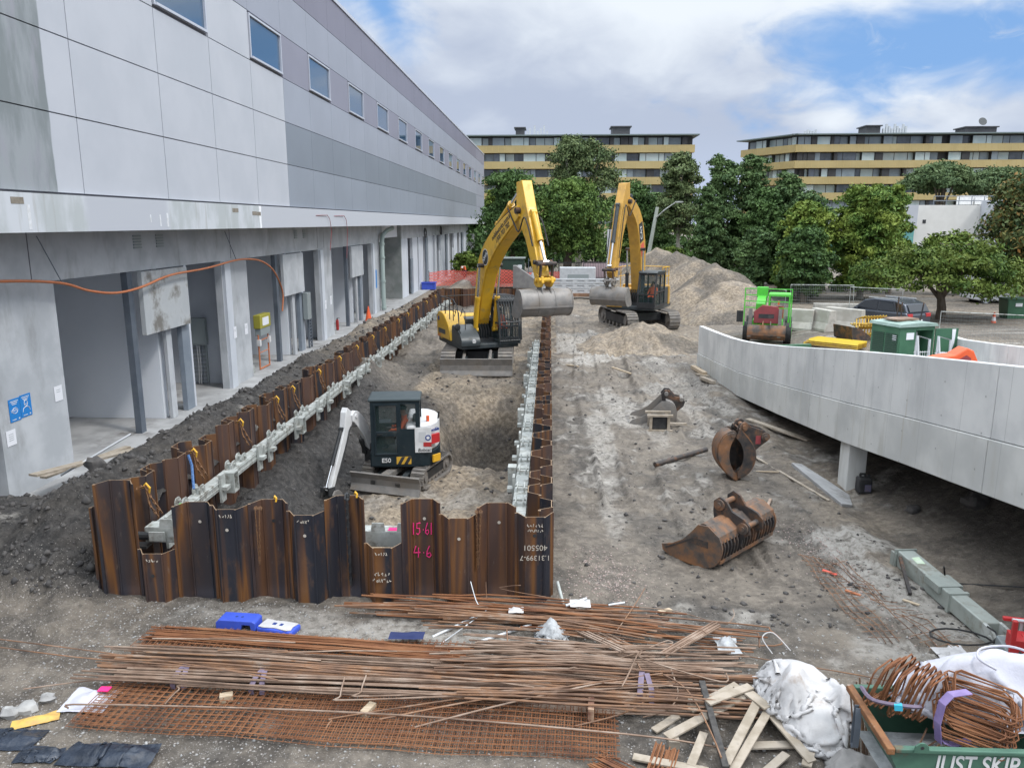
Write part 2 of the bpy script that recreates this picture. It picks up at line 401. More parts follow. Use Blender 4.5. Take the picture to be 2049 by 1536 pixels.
    M['bark'] = pm('grey brown bark', (.11, .085, .065), (.17, .14, .11), 6, .9, bump=.5, bscale=14, st=(1, 1, .3))
    M['palebark'] = pm('pale bark', (.30, .28, .24), (.40, .37, .32), 6, .9, st=(1, 1, .3))
    M['gold'] = None
    b = NB('gold perforated cladding'); v = b.coord('Object'); br = b.n('ShaderNodeTexBrick'); br.offset = 0
    M['gold'] = pm('gold balcony cladding', (.44, .34, .15), (.50, .39, .18), .3, .45, .15)
    bpy.data.materials.remove(b.m)
    M['goldline'] = pm('gold cladding joint', (.55, .42, .18), None, rough=.5)
    M['apt'] = pm('charcoal facade', (.05, .05, .055), (.065, .065, .07), 1, .6)
    M['aptroof'] = pm('grey green roof edge', (.16, .20, .20), None, rough=.7)
    M['winpale'] = pm('curtained window', (.50, .62, .64), (.60, .69, .70), .8, .15, spec=.8)
    M['windark'] = pm('dark window', (.07, .085, .10), (.12, .14, .17), .8, .1, spec=.8)
    M['winmid'] = pm('mid grey window', (.24, .29, .33), (.30, .36, .40), .8, .12, spec=.8)  # grey blue pane tone between the pale and the dark windows
    M['cream'] = pm('white rendered wall', (.62, .61, .58), (.66, .65, .62), 1, .8)
    M['teal'] = pm('teal glass', (.12, .33, .31), None, rough=.1, spec=.8)
    M['carpaint'] = pm('grey car paint', (.085, .095, .115), None, rough=.2, metal=.5)
    M['vanwhite'] = pm('white van paint', (.60, .61, .63), None, rough=.3)
    M['carglass'] = pm('car window', (.012, .016, .022), None, rough=.03, spec=1.)
    M['asphalt'] = pm('worn grey asphalt', (.17, .165, .165), (.22, .215, .21), 2, .9, bump=.3, bscale=40, dirt=(.27, .25, .22), dscale=.25, dlo=.55, dhi=.75)
    M['stone'] = pm('pale rubble stone', (.27, .265, .26), (.40, .395, .385), 5, .9, bump=.4, bscale=14, rand=1)
    M['clod'] = pm('dark soil clod', (.055, .052, .052), (.10, .093, .088), 6, .95, bump=.6, bscale=20, rand=1)
    M['meshred'] = pm('orange barrier mesh', (.75, .13, .09), None, rough=.7)
    # rusty bar steel
    b = NB('rusty bar steel'); v = b.coord('Object', (1, 1, 1), 1); x = b.noise(v, 2.2, 6, .6)
    c = b.cramp(x, [(.30, (.10, .055, .035)), (.45, (.20, .12, .08)), (.56, (.27, .145, .08)), (.72, (.35, .29, .24))]); M['rebar'] = b.done(c, .8, .1)
    b = NB('pale rusted bar'); v = b.coord('Object', (1, 1, 1), 1); x = b.noise(v, 2.2, 6, .6)
    c = b.cramp(x, [(.30, (.13, .085, .06)), (.5, (.26, .175, .125)), (.66, (.37, .285, .225))]); M['rebar2'] = b.done(c, .75, .1)
    b = NB('bright rust mesh'); v = b.coord('Object', (1, 1, 1), 1); x = b.noise(v, 1.6, 6, .6)
    c = b.cramp(x, [(.30, (.10, .042, .024)), (.48, (.21, .085, .036)), (.70, (.30, .14, .065))]); M['meshrust'] = b.done(c, .85, .05)
    b = NB('rusty cast steel'); v = b.coord('Object'); x = b.noise(v, 2.3, 7, .62)
    c = b.cramp(x, [(.28, (.035, .034, .036)), (.42, (.105, .082, .068)), (.52, (.20, .105, .058)), (.62, (.27, .13, .06)), (.76, (.24, .21, .185))])
    b.bump(b.noise(v, 30, 6, .6), .3, .004); M['rustbucket'] = b.done(c, .7, .15)
    b = NB('dark greasy rust'); v = b.coord('Object'); x = b.noise(v, 4, 7, .62)
    c = b.cramp(x, [(.32, (.025, .026, .03)), (.5, (.06, .05, .045)), (.66, (.17, .085, .045)), (.8, (.24, .20, .17))])
    b.bump(b.noise(v, 30, 6, .6), .3, .004); M['rustdark'] = b.done(c, .65, .2)
    # sheet piles: long vertical stains
    b = NB('rusted sheet pile'); v = b.coord('Object', (1.9, 1.9, .11), 1); x = b.noise(v, 1.5, 1.6, .45, .6)
    v2 = b.coord('Object', (2, 2, .8), 1); y = b.noise(v2, 2.5, 7, .65)
    base = b.cramp(x, [(.28, (.016, .019, .030)), (.42, (.026, .027, .035)), (.46, (.085, .045, .030)), (.51, (.19, .083, .026)), (.55, (.11, .055, .032)), (.60, (.062, .042, .038)), (.74, (.030, .032, .042))])
    oi = b.n('ShaderNodeObjectInfo'); base = b.mix(b.math('MULTIPLY', b.ramp(oi.outputs['Random'], .2, 1.), .75), base, (.115, .062, .045))
    base = b.mix(b.math('MULTIPLY', b.ramp(y, .52, .78), .75), base, (.17, .085, .040))
    base = b.mix(b.math('MULTIPLY', b.ramp(b.noise(b.coord('Object', (3, 3, 1), 1), 3.2, 7, .7), .60, .78), .6), base, (.22, .19, .165))
    b.bump(b.noise(b.coord('Object', (1, 1, .4)), 40, 6, .6), .25, .003); M['pile'] = b.done(base, .62, .2)
    # top faces of the piles in a paler tone
    M['pile_edge'] = pm('cut pile edge', (.30, .20, .12), (.38, .27, .18), 6, .6, .4)
defmats()
# ================================================================ GROUND
PIT_X0, PIT_X1 = -7.33, -0.12          # centre lines of the two long pile rows
def front_y(x): return 11.42+.055*(x+7.2)
PIT_Y1 = 54.0
def hz(x, y):
    x = np.asarray(x, float); y = np.asarray(y, float)
    near = sst(75, 50, y)
    z = near*(.10*fbm(x*.3, y*.3, 3, 5)+.05*fbm(x*1.3, y*1.3, 3, 11))
    # spoil thrown up against the outside of the left pile row
    w = fbm(x*.45, y*.45, 3, 21); edge = -10.55+.7*w+.9*sst(40, 60, y)
    m = sst(0, 1, (x-edge)/1.9)*(1-.22*sst(-8.3, -7.4, x))*sst(-6.9, -7.4, x)
    front = sst(10.85, 13.6, y+.35*w+.25*(x+9.5)*sst(-9.5, -14, x))
    z = z+m*front*(1.22+.35*w)*(1-.25*sst(35, 55, y))
    corner = sst(-6.9, -9.0, x)*sst(11.2, 13.2, y+.3*w)*sst(16.0, 14.4, y)*sst(-13.5, -11.2, x)
    z = np.maximum(z, corner*(.55+.3*w)*near)
    # lower ground under the building slab
    z = z-.25*sst(-10.9, -11.6, x)*sst(15.2, 16.2, y)
    # under the ramp and beyond it the ground climbs to the right
    z = z+1.5*sst(7.5, 10.6, x)*sst(28, 18, y)+.22*sst(7.5, 11, x)*sst(22, 32, y)
    z = z-.18*bump2(x, y, 6.9, 15.0, .5, 9)+.10*bump2(x, y, 6.2, 25, .35, 7)
    # ruts and machine tracks in the haul road
    road = sst(.25, .9, x)*sst(6.6, 5.6, x)*sst(7.5, 10, y)*sst(52, 42, y)
    brk = sst(-.18, .12, fbm(x*.5+3, y*.22, 3, 33))
    for i, (c, a, ph, wd) in enumerate(((1.0, .25, .3, .26), (1.75, .2, 1.4, .24), (2.7, .35, 2.2, .3), (3.35, .3, .2, .26), (4.1, .4, 3.0, .3), (4.9, .25, 4.0, .26), (5.5, .2, 5.1, .22))):
        xc = c+a*np.sin(y*.16+ph)+.12*fbm(y*.3, y*0+i, 2, 40+i)
        d = np.abs(x-xc)/wd; t = sst(1.15, .75, d)
        z = z-road*t*brk*.055+road*sst(.35, 0, np.abs(d-1.2))*.045*brk
        z = z+road*t*brk*.034*np.sin(2*np.pi*(y+.18*np.abs(x-xc))/.21+i)*sst(30, 18, y)
    # broad mush between the tracks, far part more churned
    ch = sst(10, 26, y)*sst(-.1, .4, x)*sst(7, 5.5, x)
    z = z+near*(.055+.10*ch)*fbm(x*2.6, y*2.0, 4, 55)*sst(-8.5, -6, x+0*y) + near*.22*fbm(x*2.0, y*2.0, 4, 56, .6)*m+near*.07*np.abs(fbm(x*4.6, y*4.6, 3, 57))*m
    z = z+near*.020*fbm(x*7, y*7, 3, 60)*(1+1.6*m+.8*ch)
    z = z+.33*sst(11.6, 13.4, x)*sst(36, 40, y)+.44*sst(84, 97, y)*(1-sst(11.6, 13.4, x))
    return z
def masks(x, y):
    w = fbm(x*.9, y*.9, 4, 71); w2 = fbm(x*2.7, y*2.7, 4, 73); w3 = fbm(x*.25, y*.25, 3, 75)
    pale = np.zeros_like(x)
    for cx, cy, rx, ry, rot, k in ((5.75, 14.2, .42, 1.1, -.25, 1.), (5.45, 12.4, .45, 1.0, -.2, .9), (6.0, 11.4, .55, .9, 0, .8), (4.95, 10.3, .8, .5, 0, .8), (6.55, 17.9, .4, 1.2, .1, .6), (-2.3, 10.55, 1.9, .28, .04, .8), (-3.9, 10.9, .9, .25, .05, .6), (-.3, 10.2, 1.2, .3, 0, .5),
                                 (-11.6, 12.2, .9, .9, 0, .8), (2.3, 35.5, 1.0, 2.6, -.3, .9), (1.7, 40, 1.3, 2.5, 0, .7), (2.3, 25, .35, 3.2, .1, .75), (1.6, 22, .3, 2.8, 0, .7), (3.2, 21.5, .35, 1.6, 0, .45), (1.35, 15.5, .22, 1.4, 0, .5), (3.9, 27, .4, 2.6, 0, .5), (4.6, 24.5, .28, 2.0, 0, .6), (5.6, 26.5, .2, 1.5, .1, .6), (5.2, 30, .9, 3, 0, .4)):
        pale = np.maximum(pale, k*sst(.25, .62, bump2(x, y, cx, cy, rx*1.25, ry*1.25, rot)+.75*w+.35*w2))
    pale = np.maximum(pale, .75*sst(.22, .5, w2+.5*w)*sst(.3, 1.0, x)*sst(14, 18, y)*sst(46, 40, y))
    dark = sst(-.12, .3, w+.3*w2)*.55
    left = sst(-6.6, -7.2, x)*sst(10.8, 11.6, y+.2*w)*sst(36, 24, y)
    dark = np.maximum(dark, left*(.95+.3*w))
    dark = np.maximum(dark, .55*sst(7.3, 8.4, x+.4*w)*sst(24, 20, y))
    sand = .5*sst(28, 40, y)*sst(.1, .5, .4+w3+.4*w)+left*0
    sand = np.maximum(sand, sst(-6.6, -7.2, x)*sst(24, 38, y)*.55)
    sand = np.maximum(sand, .4*sst(5.2, 6.4, x)*sst(32, 26, y)*sst(7.6, 6.8, x))
    spec = .08+.82*sst(-1.0, -3.5, x+.8*w)*sst(12.5, 10.8, y)
    spec = np.maximum(spec, sst(.3, .8, bump2(x, y, 1.0, 12.4, .55, .9)+.4*w))
    spec = np.maximum(spec, sst(.3, .8, bump2(x, y, 5.15, 13.6, .55, 1.8, -.2)+.4*w))
    spec = np.maximum(spec, .55*sst(11, 9, y))
    return np.stack([np.clip(pale, 0, 1), np.clip(dark, 0, 1), np.clip(sand, 0, 1), np.clip(spec, 0, 1)], 1)
def ground_mat(name, coord='World'):
    b = NB(name); v = b.coord(coord)
    at = b.n('ShaderNodeAttribute'); at.attribute_name = 'mask'; sp = b.n('ShaderNodeSeparateColor'); b.L.new(at.outputs['Color'], sp.inputs[0])
    pale, dark, sand = sp.outputs; spec = at.outputs['Alpha']
    n1 = b.noise(v, 1.3, 8, .62); n2 = b.noise(v, 6.5, 8, .68); n3 = b.noise(v, 26, 6, .7)
    col = b.mix(b.ramp(n1, .36, .66), (.120, .102, .084), (.208, .180, .148))
    col = b.mix(b.math('MULTIPLY', b.ramp(n2, .48, .68), .7), col, (.275, .238, .196))
    col = b.mix(b.math('MULTIPLY', b.ramp(n2, .47, .33), .55), col, (.075, .067, .062))
    sandc = b.mix(b.ramp(n2, .38, .64), (.18, .142, .102), (.37, .30, .22))
    col = b.mix(b.math('MULTIPLY', sand, b.ramp(n1, .2, .6)), col, sandc)
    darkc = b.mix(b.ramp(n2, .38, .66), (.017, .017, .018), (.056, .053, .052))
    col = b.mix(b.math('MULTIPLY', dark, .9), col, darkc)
    palec = b.mix(b.ramp(n2, .35, .65), (.27, .25, .22), (.41, .385, .35))
    col = b.mix(b.math('MULTIPLY', pale, b.ramp(n2, .28, .52)), col, palec)
    vo = b.n('ShaderNodeTexVoronoi'); b.L.new(v, vo.inputs['Vector']); b.put(vo.inputs['Scale'], 20.0)
    cs = b.n('ShaderNodeSeparateColor'); b.L.new(vo.outputs['Color'], cs.inputs[0])
    dot = b.math('MULTIPLY', b.ramp(vo.outputs['Distance'], .34, .22), b.math('GREATER_THAN', b.math('ADD', cs.outputs[0], b.math('MULTIPLY', spec, .5)), 1.08))
    gc = b.mix(cs.outputs[1], (.30, .275, .25), (.50, .46, .43))
    col = b.mix(b.math('MULTIPLY', dot, .85), col, gc)
    vo2 = b.n('ShaderNodeTexVoronoi'); b.L.new(v, vo2.inputs['Vector']); b.put(vo2.inputs['Scale'], 48.0)
    c2 = b.n('ShaderNodeSeparateColor'); b.L.new(vo2.outputs['Color'], c2.inputs[0])
    dot2 = b.math('MULTIPLY', b.ramp(vo2.outputs['Distance'], .4, .25), b.math('GREATER_THAN', b.math('ADD', c2.outputs[0], b.math('MULTIPLY', spec, .4)), 1.0))
    col = b.mix(b.math('MULTIPLY', dot2, .6), col, gc)
    hgt = b.math('ADD', b.math('MULTIPLY', n2, 1.2), b.math('ADD', b.math('MULTIPLY', n3, .3), b.math('MULTIPLY', dot, .25)))
    b.bump(hgt, .9, .06)
    wet = b.ramp(n1, .62, .40)
    rough = b.math('SUBTRACT', .92, b.math('MULTIPLY', wet, .22))
    return b.done(col, rough, 0, .4)
def set_mask(o, arr):
    a = o.data.attributes.new('mask', 'FLOAT_COLOR', 'POINT'); a.data.foreach_set('color', np.ascontiguousarray(arr, np.float32).ravel())
def grid_faces(nx, ny):
    i = np.arange(nx-1)[None, :]+nx*np.arange(ny-1)[:, None]
    return np.stack([i, i+1, i+1+nx, i+nx], -1).reshape(-1, 4)
M['ground'] = ground_mat('construction mud')
def build_ground():
    xs = np.concatenate([-np.geomspace(1500, 14, 40), np.arange(-13.5, 9.0, .052), np.geomspace(9.1, 1500, 70)])
    ys = [6.2]
    while ys[-1] < 60: ys.append(ys[-1]+.0056*ys[-1])
    ys = np.concatenate([np.array([-40., 2]), np.array(ys), np.geomspace(62, 2500, 45)])
    X, Y = np.meshgrid(xs, ys); x = X.ravel(); y = Y.ravel(); z = hz(x, y)
    F = grid_faces(len(xs), len(ys))
    cx = x[F].mean(1); cy = y[F].mean(1)
    hole = (cx > PIT_X0+.02) & (cx < PIT_X1-.02) & (cy > front_y(cx)+.02) & (cy < PIT_Y1)
    o = npmesh('ground', np.stack([x, y, z], 1), F[~hole], M['ground'], smooth=True, kind='structure')
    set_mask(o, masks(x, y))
build_ground()
def pit_z(x, y):
    w = fbm(x*.5, y*.5, 3, 81); w2 = fbm(x*1.4, y*1.4, 4, 83)
    z = -1.25+1.0*sst(25.5, 29.5, y+.9*w)
    z = z-1.7*sst(.22, .78, bump2(x, y, -1.45, 25.6, 2.2, 3.0, .15)+.18*w)     # the deep hole behind the small digger
    z = z+.95*bump2(x, y, -5.0, 26.6, 1.5, 1.6)                                 # dark heap below the big digger
    z = z+1.0*sst(-5.6, -7.0, x+.5*w)*sst(13, 16, y)*sst(36, 28, y)              # soil left standing on the left piles
    z = z+.6*bump2(x, y, -3.8, 16.6, 1.7, 1.5)+.45*bump2(x, y, -1.5, 17.2, 1.3, 1.3)
    z = z+.35*sst(-1.3, -.3, x)*sst(30, 24, y)*sst(16, 20, y)
    z = z+.5*sst(34, 40, y)
    return z+.24*w*sst(38, 30, y)+.22*w2+.10*fbm(x*4.0, y*4.0, 4, 87, .6)+.10*np.abs(w2)*sst(-4.6, -6, x)+.022*fbm(x*11, y*11, 3, 89)
def build_pit():
    xs = np.arange(-7.75, .42, .055); ys = [11.2]
    while ys[-1] < PIT_Y1+.4: ys.append(ys[-1]+.0046*ys[-1])
    X, Y = np.meshgrid(xs, np.array(ys)); x = X.ravel(); y = Y.ravel(); z = pit_z(x, y)
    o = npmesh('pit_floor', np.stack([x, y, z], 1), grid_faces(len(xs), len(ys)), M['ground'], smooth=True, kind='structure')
    w = fbm(x*.8, y*.8, 4, 91)
    sand = sst(-.15, .3, .35+w+.6*bump2(x, y, -2.6, 21, 2.4, 6)-.9*sst(-4.6, -5.6, x))
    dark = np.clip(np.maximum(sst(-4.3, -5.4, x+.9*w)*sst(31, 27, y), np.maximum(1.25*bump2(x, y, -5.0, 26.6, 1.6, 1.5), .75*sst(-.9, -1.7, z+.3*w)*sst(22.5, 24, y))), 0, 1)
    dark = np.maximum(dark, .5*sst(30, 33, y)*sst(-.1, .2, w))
    pale = .5*sst(.1, .4, w+.3*bump2(x, y, -2.2, 22.0, 1.0, 3))*sst(28, 26, y)*(1-dark)
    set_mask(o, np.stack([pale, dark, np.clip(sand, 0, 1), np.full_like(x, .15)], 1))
build_pit()
def heap(name, label, ridge, sx0, cols=(.0, .0, 1.), y0=30, seed=3, step=.14, lim=None):
    """a soil heap: upper envelope of cones along a ridge; its mesh ends just under the ground"""
    x0 = min(p[0]-p[3] for p in ridge); x1 = max(p[0]+p[3] for p in ridge); ya = min(p[1]-p[3] for p in ridge); yb = max(p[1]+p[3] for p in ridge)
    xs = np.arange(x0-.3, x1+.3, step); ys = np.arange(ya-.3, yb+.3, step*1.3)
    X, Y = np.meshgrid(xs, ys); x = X.ravel(); y = Y.ravel(); w = fbm(x*.5, y*.5, 4, seed); h = np.full_like(x, -1.)
    for px, py, pz, r in ridge:
        d = np.sqrt((x-px)**2+(y-py)**2)/r; h = np.maximum(h, pz*(1-d)-.10*pz*np.exp(-(d/.18)**2))
    ang = np.arctan2(y-ridge[0][1], x-ridge[0][0])
    h = h+.22*w*np.clip(pz+.6, .5, 1.2)+.06*fbm(x*3, y*3, 4, seed+3)+.05*np.abs(fbm(x*1.5+y*.3, y*.35, 3, seed+7))
    F = grid_faces(len(xs), len(ys)); keep = (h[F].max(1) > -.12); g = hz(x, y)
    z = np.maximum(g+h, g-.25)
    used = np.unique(F[keep]); mp = -np.ones(len(x), int); mp[used] = np.arange(len(used))
    o = npmesh(name, np.stack([x, y, z], 1)[used], mp[F[keep]], M['ground'], smooth=True, label=label, cat='soil heap')
    wl = fbm(x*.7, y*.7, 4, seed+9)
    m = np.stack([.12*sst(.1, .4, wl), .6*sst(-.05, .3, -wl), np.clip(.85+.4*wl, 0, 1), np.full_like(x, .12)], 1)
    set_mask(o, m[used]); return o
heap('soil_heap', 'low heap of fresh brown soil in front of the amber excavator', [(4.7, 38.6, 1.35, 3.0), (5.9, 38.4, .9, 2.0), (3.4, 38.2, .7, 2.0), (6.8, 39.0, .6, 1.6), (2.6, 37.2, .3, 1.5)], 0, seed=101, step=.11)
heap('soil_heap', 'long high heap of grey brown soil rising behind the amber excavator', [(8.6, 64, 4.6, 4.9), (9.6, 60.5, 4.1, 4.6), (10.3, 57, 3.9, 4.4), (11.0, 53.2, 3.5, 4.2), (11.6, 50.2, 2.5, 3.6), (11.6, 47.8, 1.3, 2.7), (8.4, 69, 3.6, 5), (9.3, 51.5, 2.0, 3.4), (10.2, 48.5, 1.4, 2.8)], 0, seed=131, step=.16)
# loose clods on the spoil bank, stones and chips on the ground
def scatter(name, mat, pts, kind='stuff', seed=1, squash=.7, lab=None):
    q = np.random.RandomState(seed); n = len(pts)
    base = np.array([(1, 0, 0), (-1, 0, 0), (0, 1, 0), (0, -1, 0), (0, 0, 1), (0, 0, -1), (.62, .62, .35), (-.62, .62, -.3), (.6, -.6, -.3), (-.6, -.62, .4)], float)
    me = bpy.data.meshes.new('t'); import bmesh
    bm = bmesh.new(); [bm.verts.new(p) for p in base]; bmesh.ops.convex_hull(bm, input=bm.verts); bm.verts.index_update()
    fc = np.array([[v.index for v in f.verts] for f in bm.faces if len(f.verts) == 3]); bv = np.array([v.co[:] for v in bm.verts]); bm.free(); bpy.data.meshes.remove(me)
    V = []; F = []
    P = np.array([p[:3] for p in pts]); r = np.array([p[3] for p in pts])
    jit = q.uniform(.65, 1.3, (n, len(bv), 1)); a = q.uniform(0, 6.28, n); c, s = np.cos(a), np.sin(a)
    B = bv[None]*jit*np.stack([q.uniform(.7, 1.3, n), q.uniform(.6, 1.1, n), q.uniform(.45, .9, n)*squash/.7], 1)[:, None, :]
    X = B[..., 0]*c[:, None]-B[..., 1]*s[:, None]; Y = B[..., 0]*s[:, None]+B[..., 1]*c[:, None]
    Vv = np.stack([X, Y, B[..., 2]], -1)*r[:, None, None]+P[:, None]
    Ff = fc[None]+(np.arange(n)*len(bv))[:, None, None]
    return npmesh(name, Vv.reshape(-1, 3), Ff.reshape(-1, 3), mat, kind=kind)
def sample(n, fx, seed):
    q = np.random.RandomState(seed); out = []
    while len(out) < n:
        x, y, r = fx(q)
        out.append((x, y, r))
    a = np.array(out); z = hz(a[:, 0], a[:, 1]); return [(x, y, zz+r*.15, r) for (x, y, r), zz in zip(out, z)]
def _bank(q):
    y = 11.2+38*q.rand()**1.6; x = -7.6-3.2*q.rand() if y > 13.5 else -7.3-4.5*q.rand()
    return x, y, .012+.075*q.rand()**5
scatter('soil_clods', M['clod'], sample(5000, _bank, 5), seed=2, squash=1.)
def _front(q):
    y = 7.2+4.2*q.rand(); x = -7+14*q.rand()**1.3; return x, y, .007+.018*q.rand()**3
scatter('gravel', M['stone'], sample(4200, _front, 6), seed=3)
def _chip(q):
    if q.rand() < .5: return 1.0+.4*q.randn(), 12.4+.7*q.randn(), .008+.014*q.rand()**2
    y = 13.5+1.3*q.randn(); return 5.15+.3*q.randn()-.1*(y-13.5), y, .008+.016*q.rand()**2
M['chips'] = pm('crushed brick chips', (.36, .25, .22), (.46, .40, .37), 60, .9)
scatter('crushed_rubble', M['chips'], sample(1800, _chip, 7), seed=4)
def _road(q):
    y = 11+30*q.rand()**1.5; x = .4+6*q.rand(); return x, y, .012+.05*q.rand()**4
scatter('mud_lumps', M['clod'], sample(1500, _road, 8), seed=6)
def _pit():
    q = np.random.RandomState(9); a = []
    for i in range(900):
        y = 16+18*q.rand(); x = -6.9+6.4*q.rand(); r = .015+.07*q.rand()**4
        if bump2(x, y, -4.3, 21.3, 1.3, 1.4) > .4: continue
        a.append((x, y, float(pit_z(np.array([x]), np.array([y]))[0])+r*.2, r))
    for x, y, r in ((-.75, 22.0, .2), (-1.35, 26.6, .22), (-1.0, 27.5, .13), (-2.3, 26.2, .15)):
        a.append((x, y, float(pit_z(np.array([x]), np.array([y]))[0])+r*.3, r))
    return a
scatter('pit_soil_lumps', M['clod'], _pit(), seed=8)
# building slab and car park
MB().bx(-20, -10.75, 9, 116, -.5, .05).build('concrete_slab', M['slab'], kind='structure')
npmesh('car_park', [(13.5, 40, .42), (90, 34, .42), (90, 100, .42), (11, 100, .42)], [(0, 1, 2, 3)], M['asphalt'], kind='structure')
M['verge'] = pm('leaf litter verge', (.10, .085, .06), (.16, .14, .10), .8, .95, bump=.5, bscale=8)
npmesh('verge', [(-60, 100.2, .44), (160, 100.2, .44), (160, 140, .44), (-60, 140, .44)], [(0, 1, 2, 3)], M['verge'], kind='structure')

# ================================================================ WAREHOUSE
def build_warehouse():
    b = empty('warehouse', (-13, 20, 0), 'long grey and lilac panelled warehouse overhanging a recessed concrete ground floor', 'warehouse')
    XF = -10.55; Y0, Y1 = 6.2, 128.4
    rows = [6.62, 8.28, 9.92, 11.57, 13.2, 14.86, 16.45]
    ye = [6.2, 9.6, 13.4, 17.72]+[21.72+3.435*i for i in range(32)]; ye = [y for y in ye if y < Y1-1]+[Y1]
    mb = MB(); mb.bx(-24, XF-.06, Y0, Y1, 6.6, 16.45)
    mb.build('wall_core', M['joint'], b)
    # raw concrete panel end, painted up to an irregular edge
    nb = NB('part painted panel'); v = nb.coord('World'); sp = nb.n('ShaderNodeSeparateXYZ'); nb.L.new(v, sp.inputs[0])
    vz = nb.coord('World', (1, 1.6, .45))
    raw = nb.mix(nb.ramp(nb.noise(vz, 1.0, 7, .6), .40, .62), (.205, .23, .24), (.30, .325, .345))
    raw = nb.mix(nb.math('MULTIPLY', nb.ramp(nb.noise(nb.coord('World', (1, 2.2, .6)), 1.1, 6, .6), .5, .7), .7), raw, (.30, .30, .345))
    e = nb.math('ADD', sp.outputs[1], nb.math('MULTIPLY', nb.math('SUBTRACT', nb.noise(v, 1.2, 4), .5), .12))
    pale = nb.mix(nb.ramp(nb.noise(v, .5, 4), .35, .65), (.455, .478, .525), (.495, .515, .562))
    M['partpaint'] = nb.done(nb.mix(nb.ramp(e, 16.72, 16.76), raw, pale), .7)
    groups = {}
    g = .014
    wins = [(21.72+6.87*k) for k in range(16)]
    for j in range(6):
        for i in range(len(ye)-1):
            a, c = ye[i], ye[i+1]
            if j == 3 and any(abs(a-w) < .3 for w in wins): continue
            if c <= 17.8: k = 'partpaint'
            elif a < 31.6: k = 'lilac' if j < 4 else ('grey5' if j == 4 else 'grey6')
            elif a > 113.5: k = 'grey5' if j < 5 else 'grey4'
            else: k = ('grey3', 'grey2', 'grey1', 'grey4', 'grey5', 'grey6')[j]
            if c <= 17.8 and j >= 4: k = ('grey5', 'grey6')[j-4]
            gg = .016 if k in ('lilac', 'partpaint') else .007
            if j == 3 and 31 < a < 113: MB().bx(XF-.08, XF, a+.007, c-.007, rows[3]+.012, rows[4]-.012).build('cladding_panel', M[k], b); continue
            groups.setdefault(k, MB()).bx(XF-.08, XF, a+gg, c-gg, rows[j]+(.016 if a < 31.6 else .012), rows[j+1]-.012)
    for k, m in groups.items(): m.build('cladding', M[k], b)
    # roof edge
    MB().bx(-24, XF+.06, Y0, Y1, 16.452, 16.62).build('parapet_cap', M['alu'], b)
    for w in wins:
        y0, y1 = w+.06, w+3.435-.06; z0, z1 = 11.66, 13.14
        if y1 > Y1: continue
        f = MB(); t = .07; xo = XF+.035
        f.bx(XF-.16, xo, y0, y0+t, z0, z1); f.bx(XF-.16, xo, y1-t, y1, z0, z1)
        f.bx(XF-.16, xo, y0+t, y1-t, z1-t, z1); f.bx(XF-.16, xo+.04, y0+t, y1-t, z0, z0+t)
        fr = f.build('window', M['alu'], b)
        MB().bx(XF-.055, XF-.035, y0+t, y1-t, z0+t, z1-t).build('pane', M['glass_sky'], fr)
    # fascia beam and soffit
    nb = NB('half painted fascia'); v = nb.coord('World'); sp = nb.n('ShaderNodeSeparateXYZ'); nb.L.new(v, sp.inputs[0])
    vs = nb.coord('World', (1, 1.5, .7)); raw = nb.mix(nb.ramp(nb.noise(vs, .9, 6), .4, .62), (.44, .47, .48), (.56, .585, .62))
    raw = nb.mix(nb.math('MULTIPLY', nb.ramp(nb.noise(nb.coord('World', (1, 4, .25)), 1.2, 6, .6), .56, .72), .6), raw, (.36, .36, .34))
    e = nb.math('ADD', sp.outputs[1], nb.math('MULTIPLY', nb.math('SUBTRACT', nb.noise(v, 2.5, 4), .5), .25))
    p1 = nb.mix(nb.ramp(e, 28.25, 28.3), raw, (.85, .86, .88)); p1 = nb.mix(nb.ramp(e, 28.45, 28.5), p1, (.475, .495, .54))
    mid = nb.math('MULTIPLY', nb.ramp(e, 17.4, 17.7), nb.ramp(e, 21.6, 21.2)); p1 = nb.mix(mid, p1, (.465, .485, .53))
    M['fascia'] = nb.done(p1, .75)
    MB().bx(-11.9, XF+.10, Y0, Y1, 5.80, 6.585).build('fascia', M['fascia'], b)
    M['mortar'] = pm('brown mortar patch', (.20, .175, .14), (.27, .24, .20), 8, .9)
    for y, z, w in ((15.05, 6.36, .38), (25.85, 6.33, .5), (27.6, 6.25, .42), (28.05, 6.24, .36)):
        MB().bx(XF+.101, XF+.106, y, y+w, z, z+.13).build('repair_patch', M['mortar'], b)
    M['lime_run'] = pm('white lime run', (.72, .74, .78), (.60, .61, .62), 12, .9)
    for y, z0, z1, w in ((15.5, 5.86, 6.35, .10), (20.9, 5.9, 6.2, .07), (21.3, 5.88, 6.25, .1), (20.4, 6.0, 6.2, .05)):
        MB().bx(XF+.101, XF+.104, y, y+w, z0, z1).build('lime_stain', M['lime_run'], b)
    # ---- ground floor, openings open into rooms with cross walls
    XW = -11.65; T = 4.66
    def wall(y0, y1, z0, z1, x=XW, th=.22, m='conc', name='wall_panel'): return MB().bx(x-th, x, y0, y1, z0, z1).build(name, M[m], b)
    wall(Y0, 54.6, T+.002, 5.795, XW+.02, .26, 'conc', 'lintel'); wall(61.9, 113.3, 4.72, 5.795, XW+.02, .26, 'conc', 'lintel')
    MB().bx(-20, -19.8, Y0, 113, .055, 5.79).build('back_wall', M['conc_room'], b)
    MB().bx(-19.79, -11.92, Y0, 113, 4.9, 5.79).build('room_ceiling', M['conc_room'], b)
    wall(6.3, 14.9, .051, T); wall(14.9, 15.5, .051, T, XW-.25, .1, 'post', 'door_leaf')
    M['smeared'] = pm('smeared raw concrete', (.42, .44, .455), (.50, .52, .53), 1.1, .85, dirt=(.19, .18, .165), dscale=1.1, dlo=.47, dhi=.66)
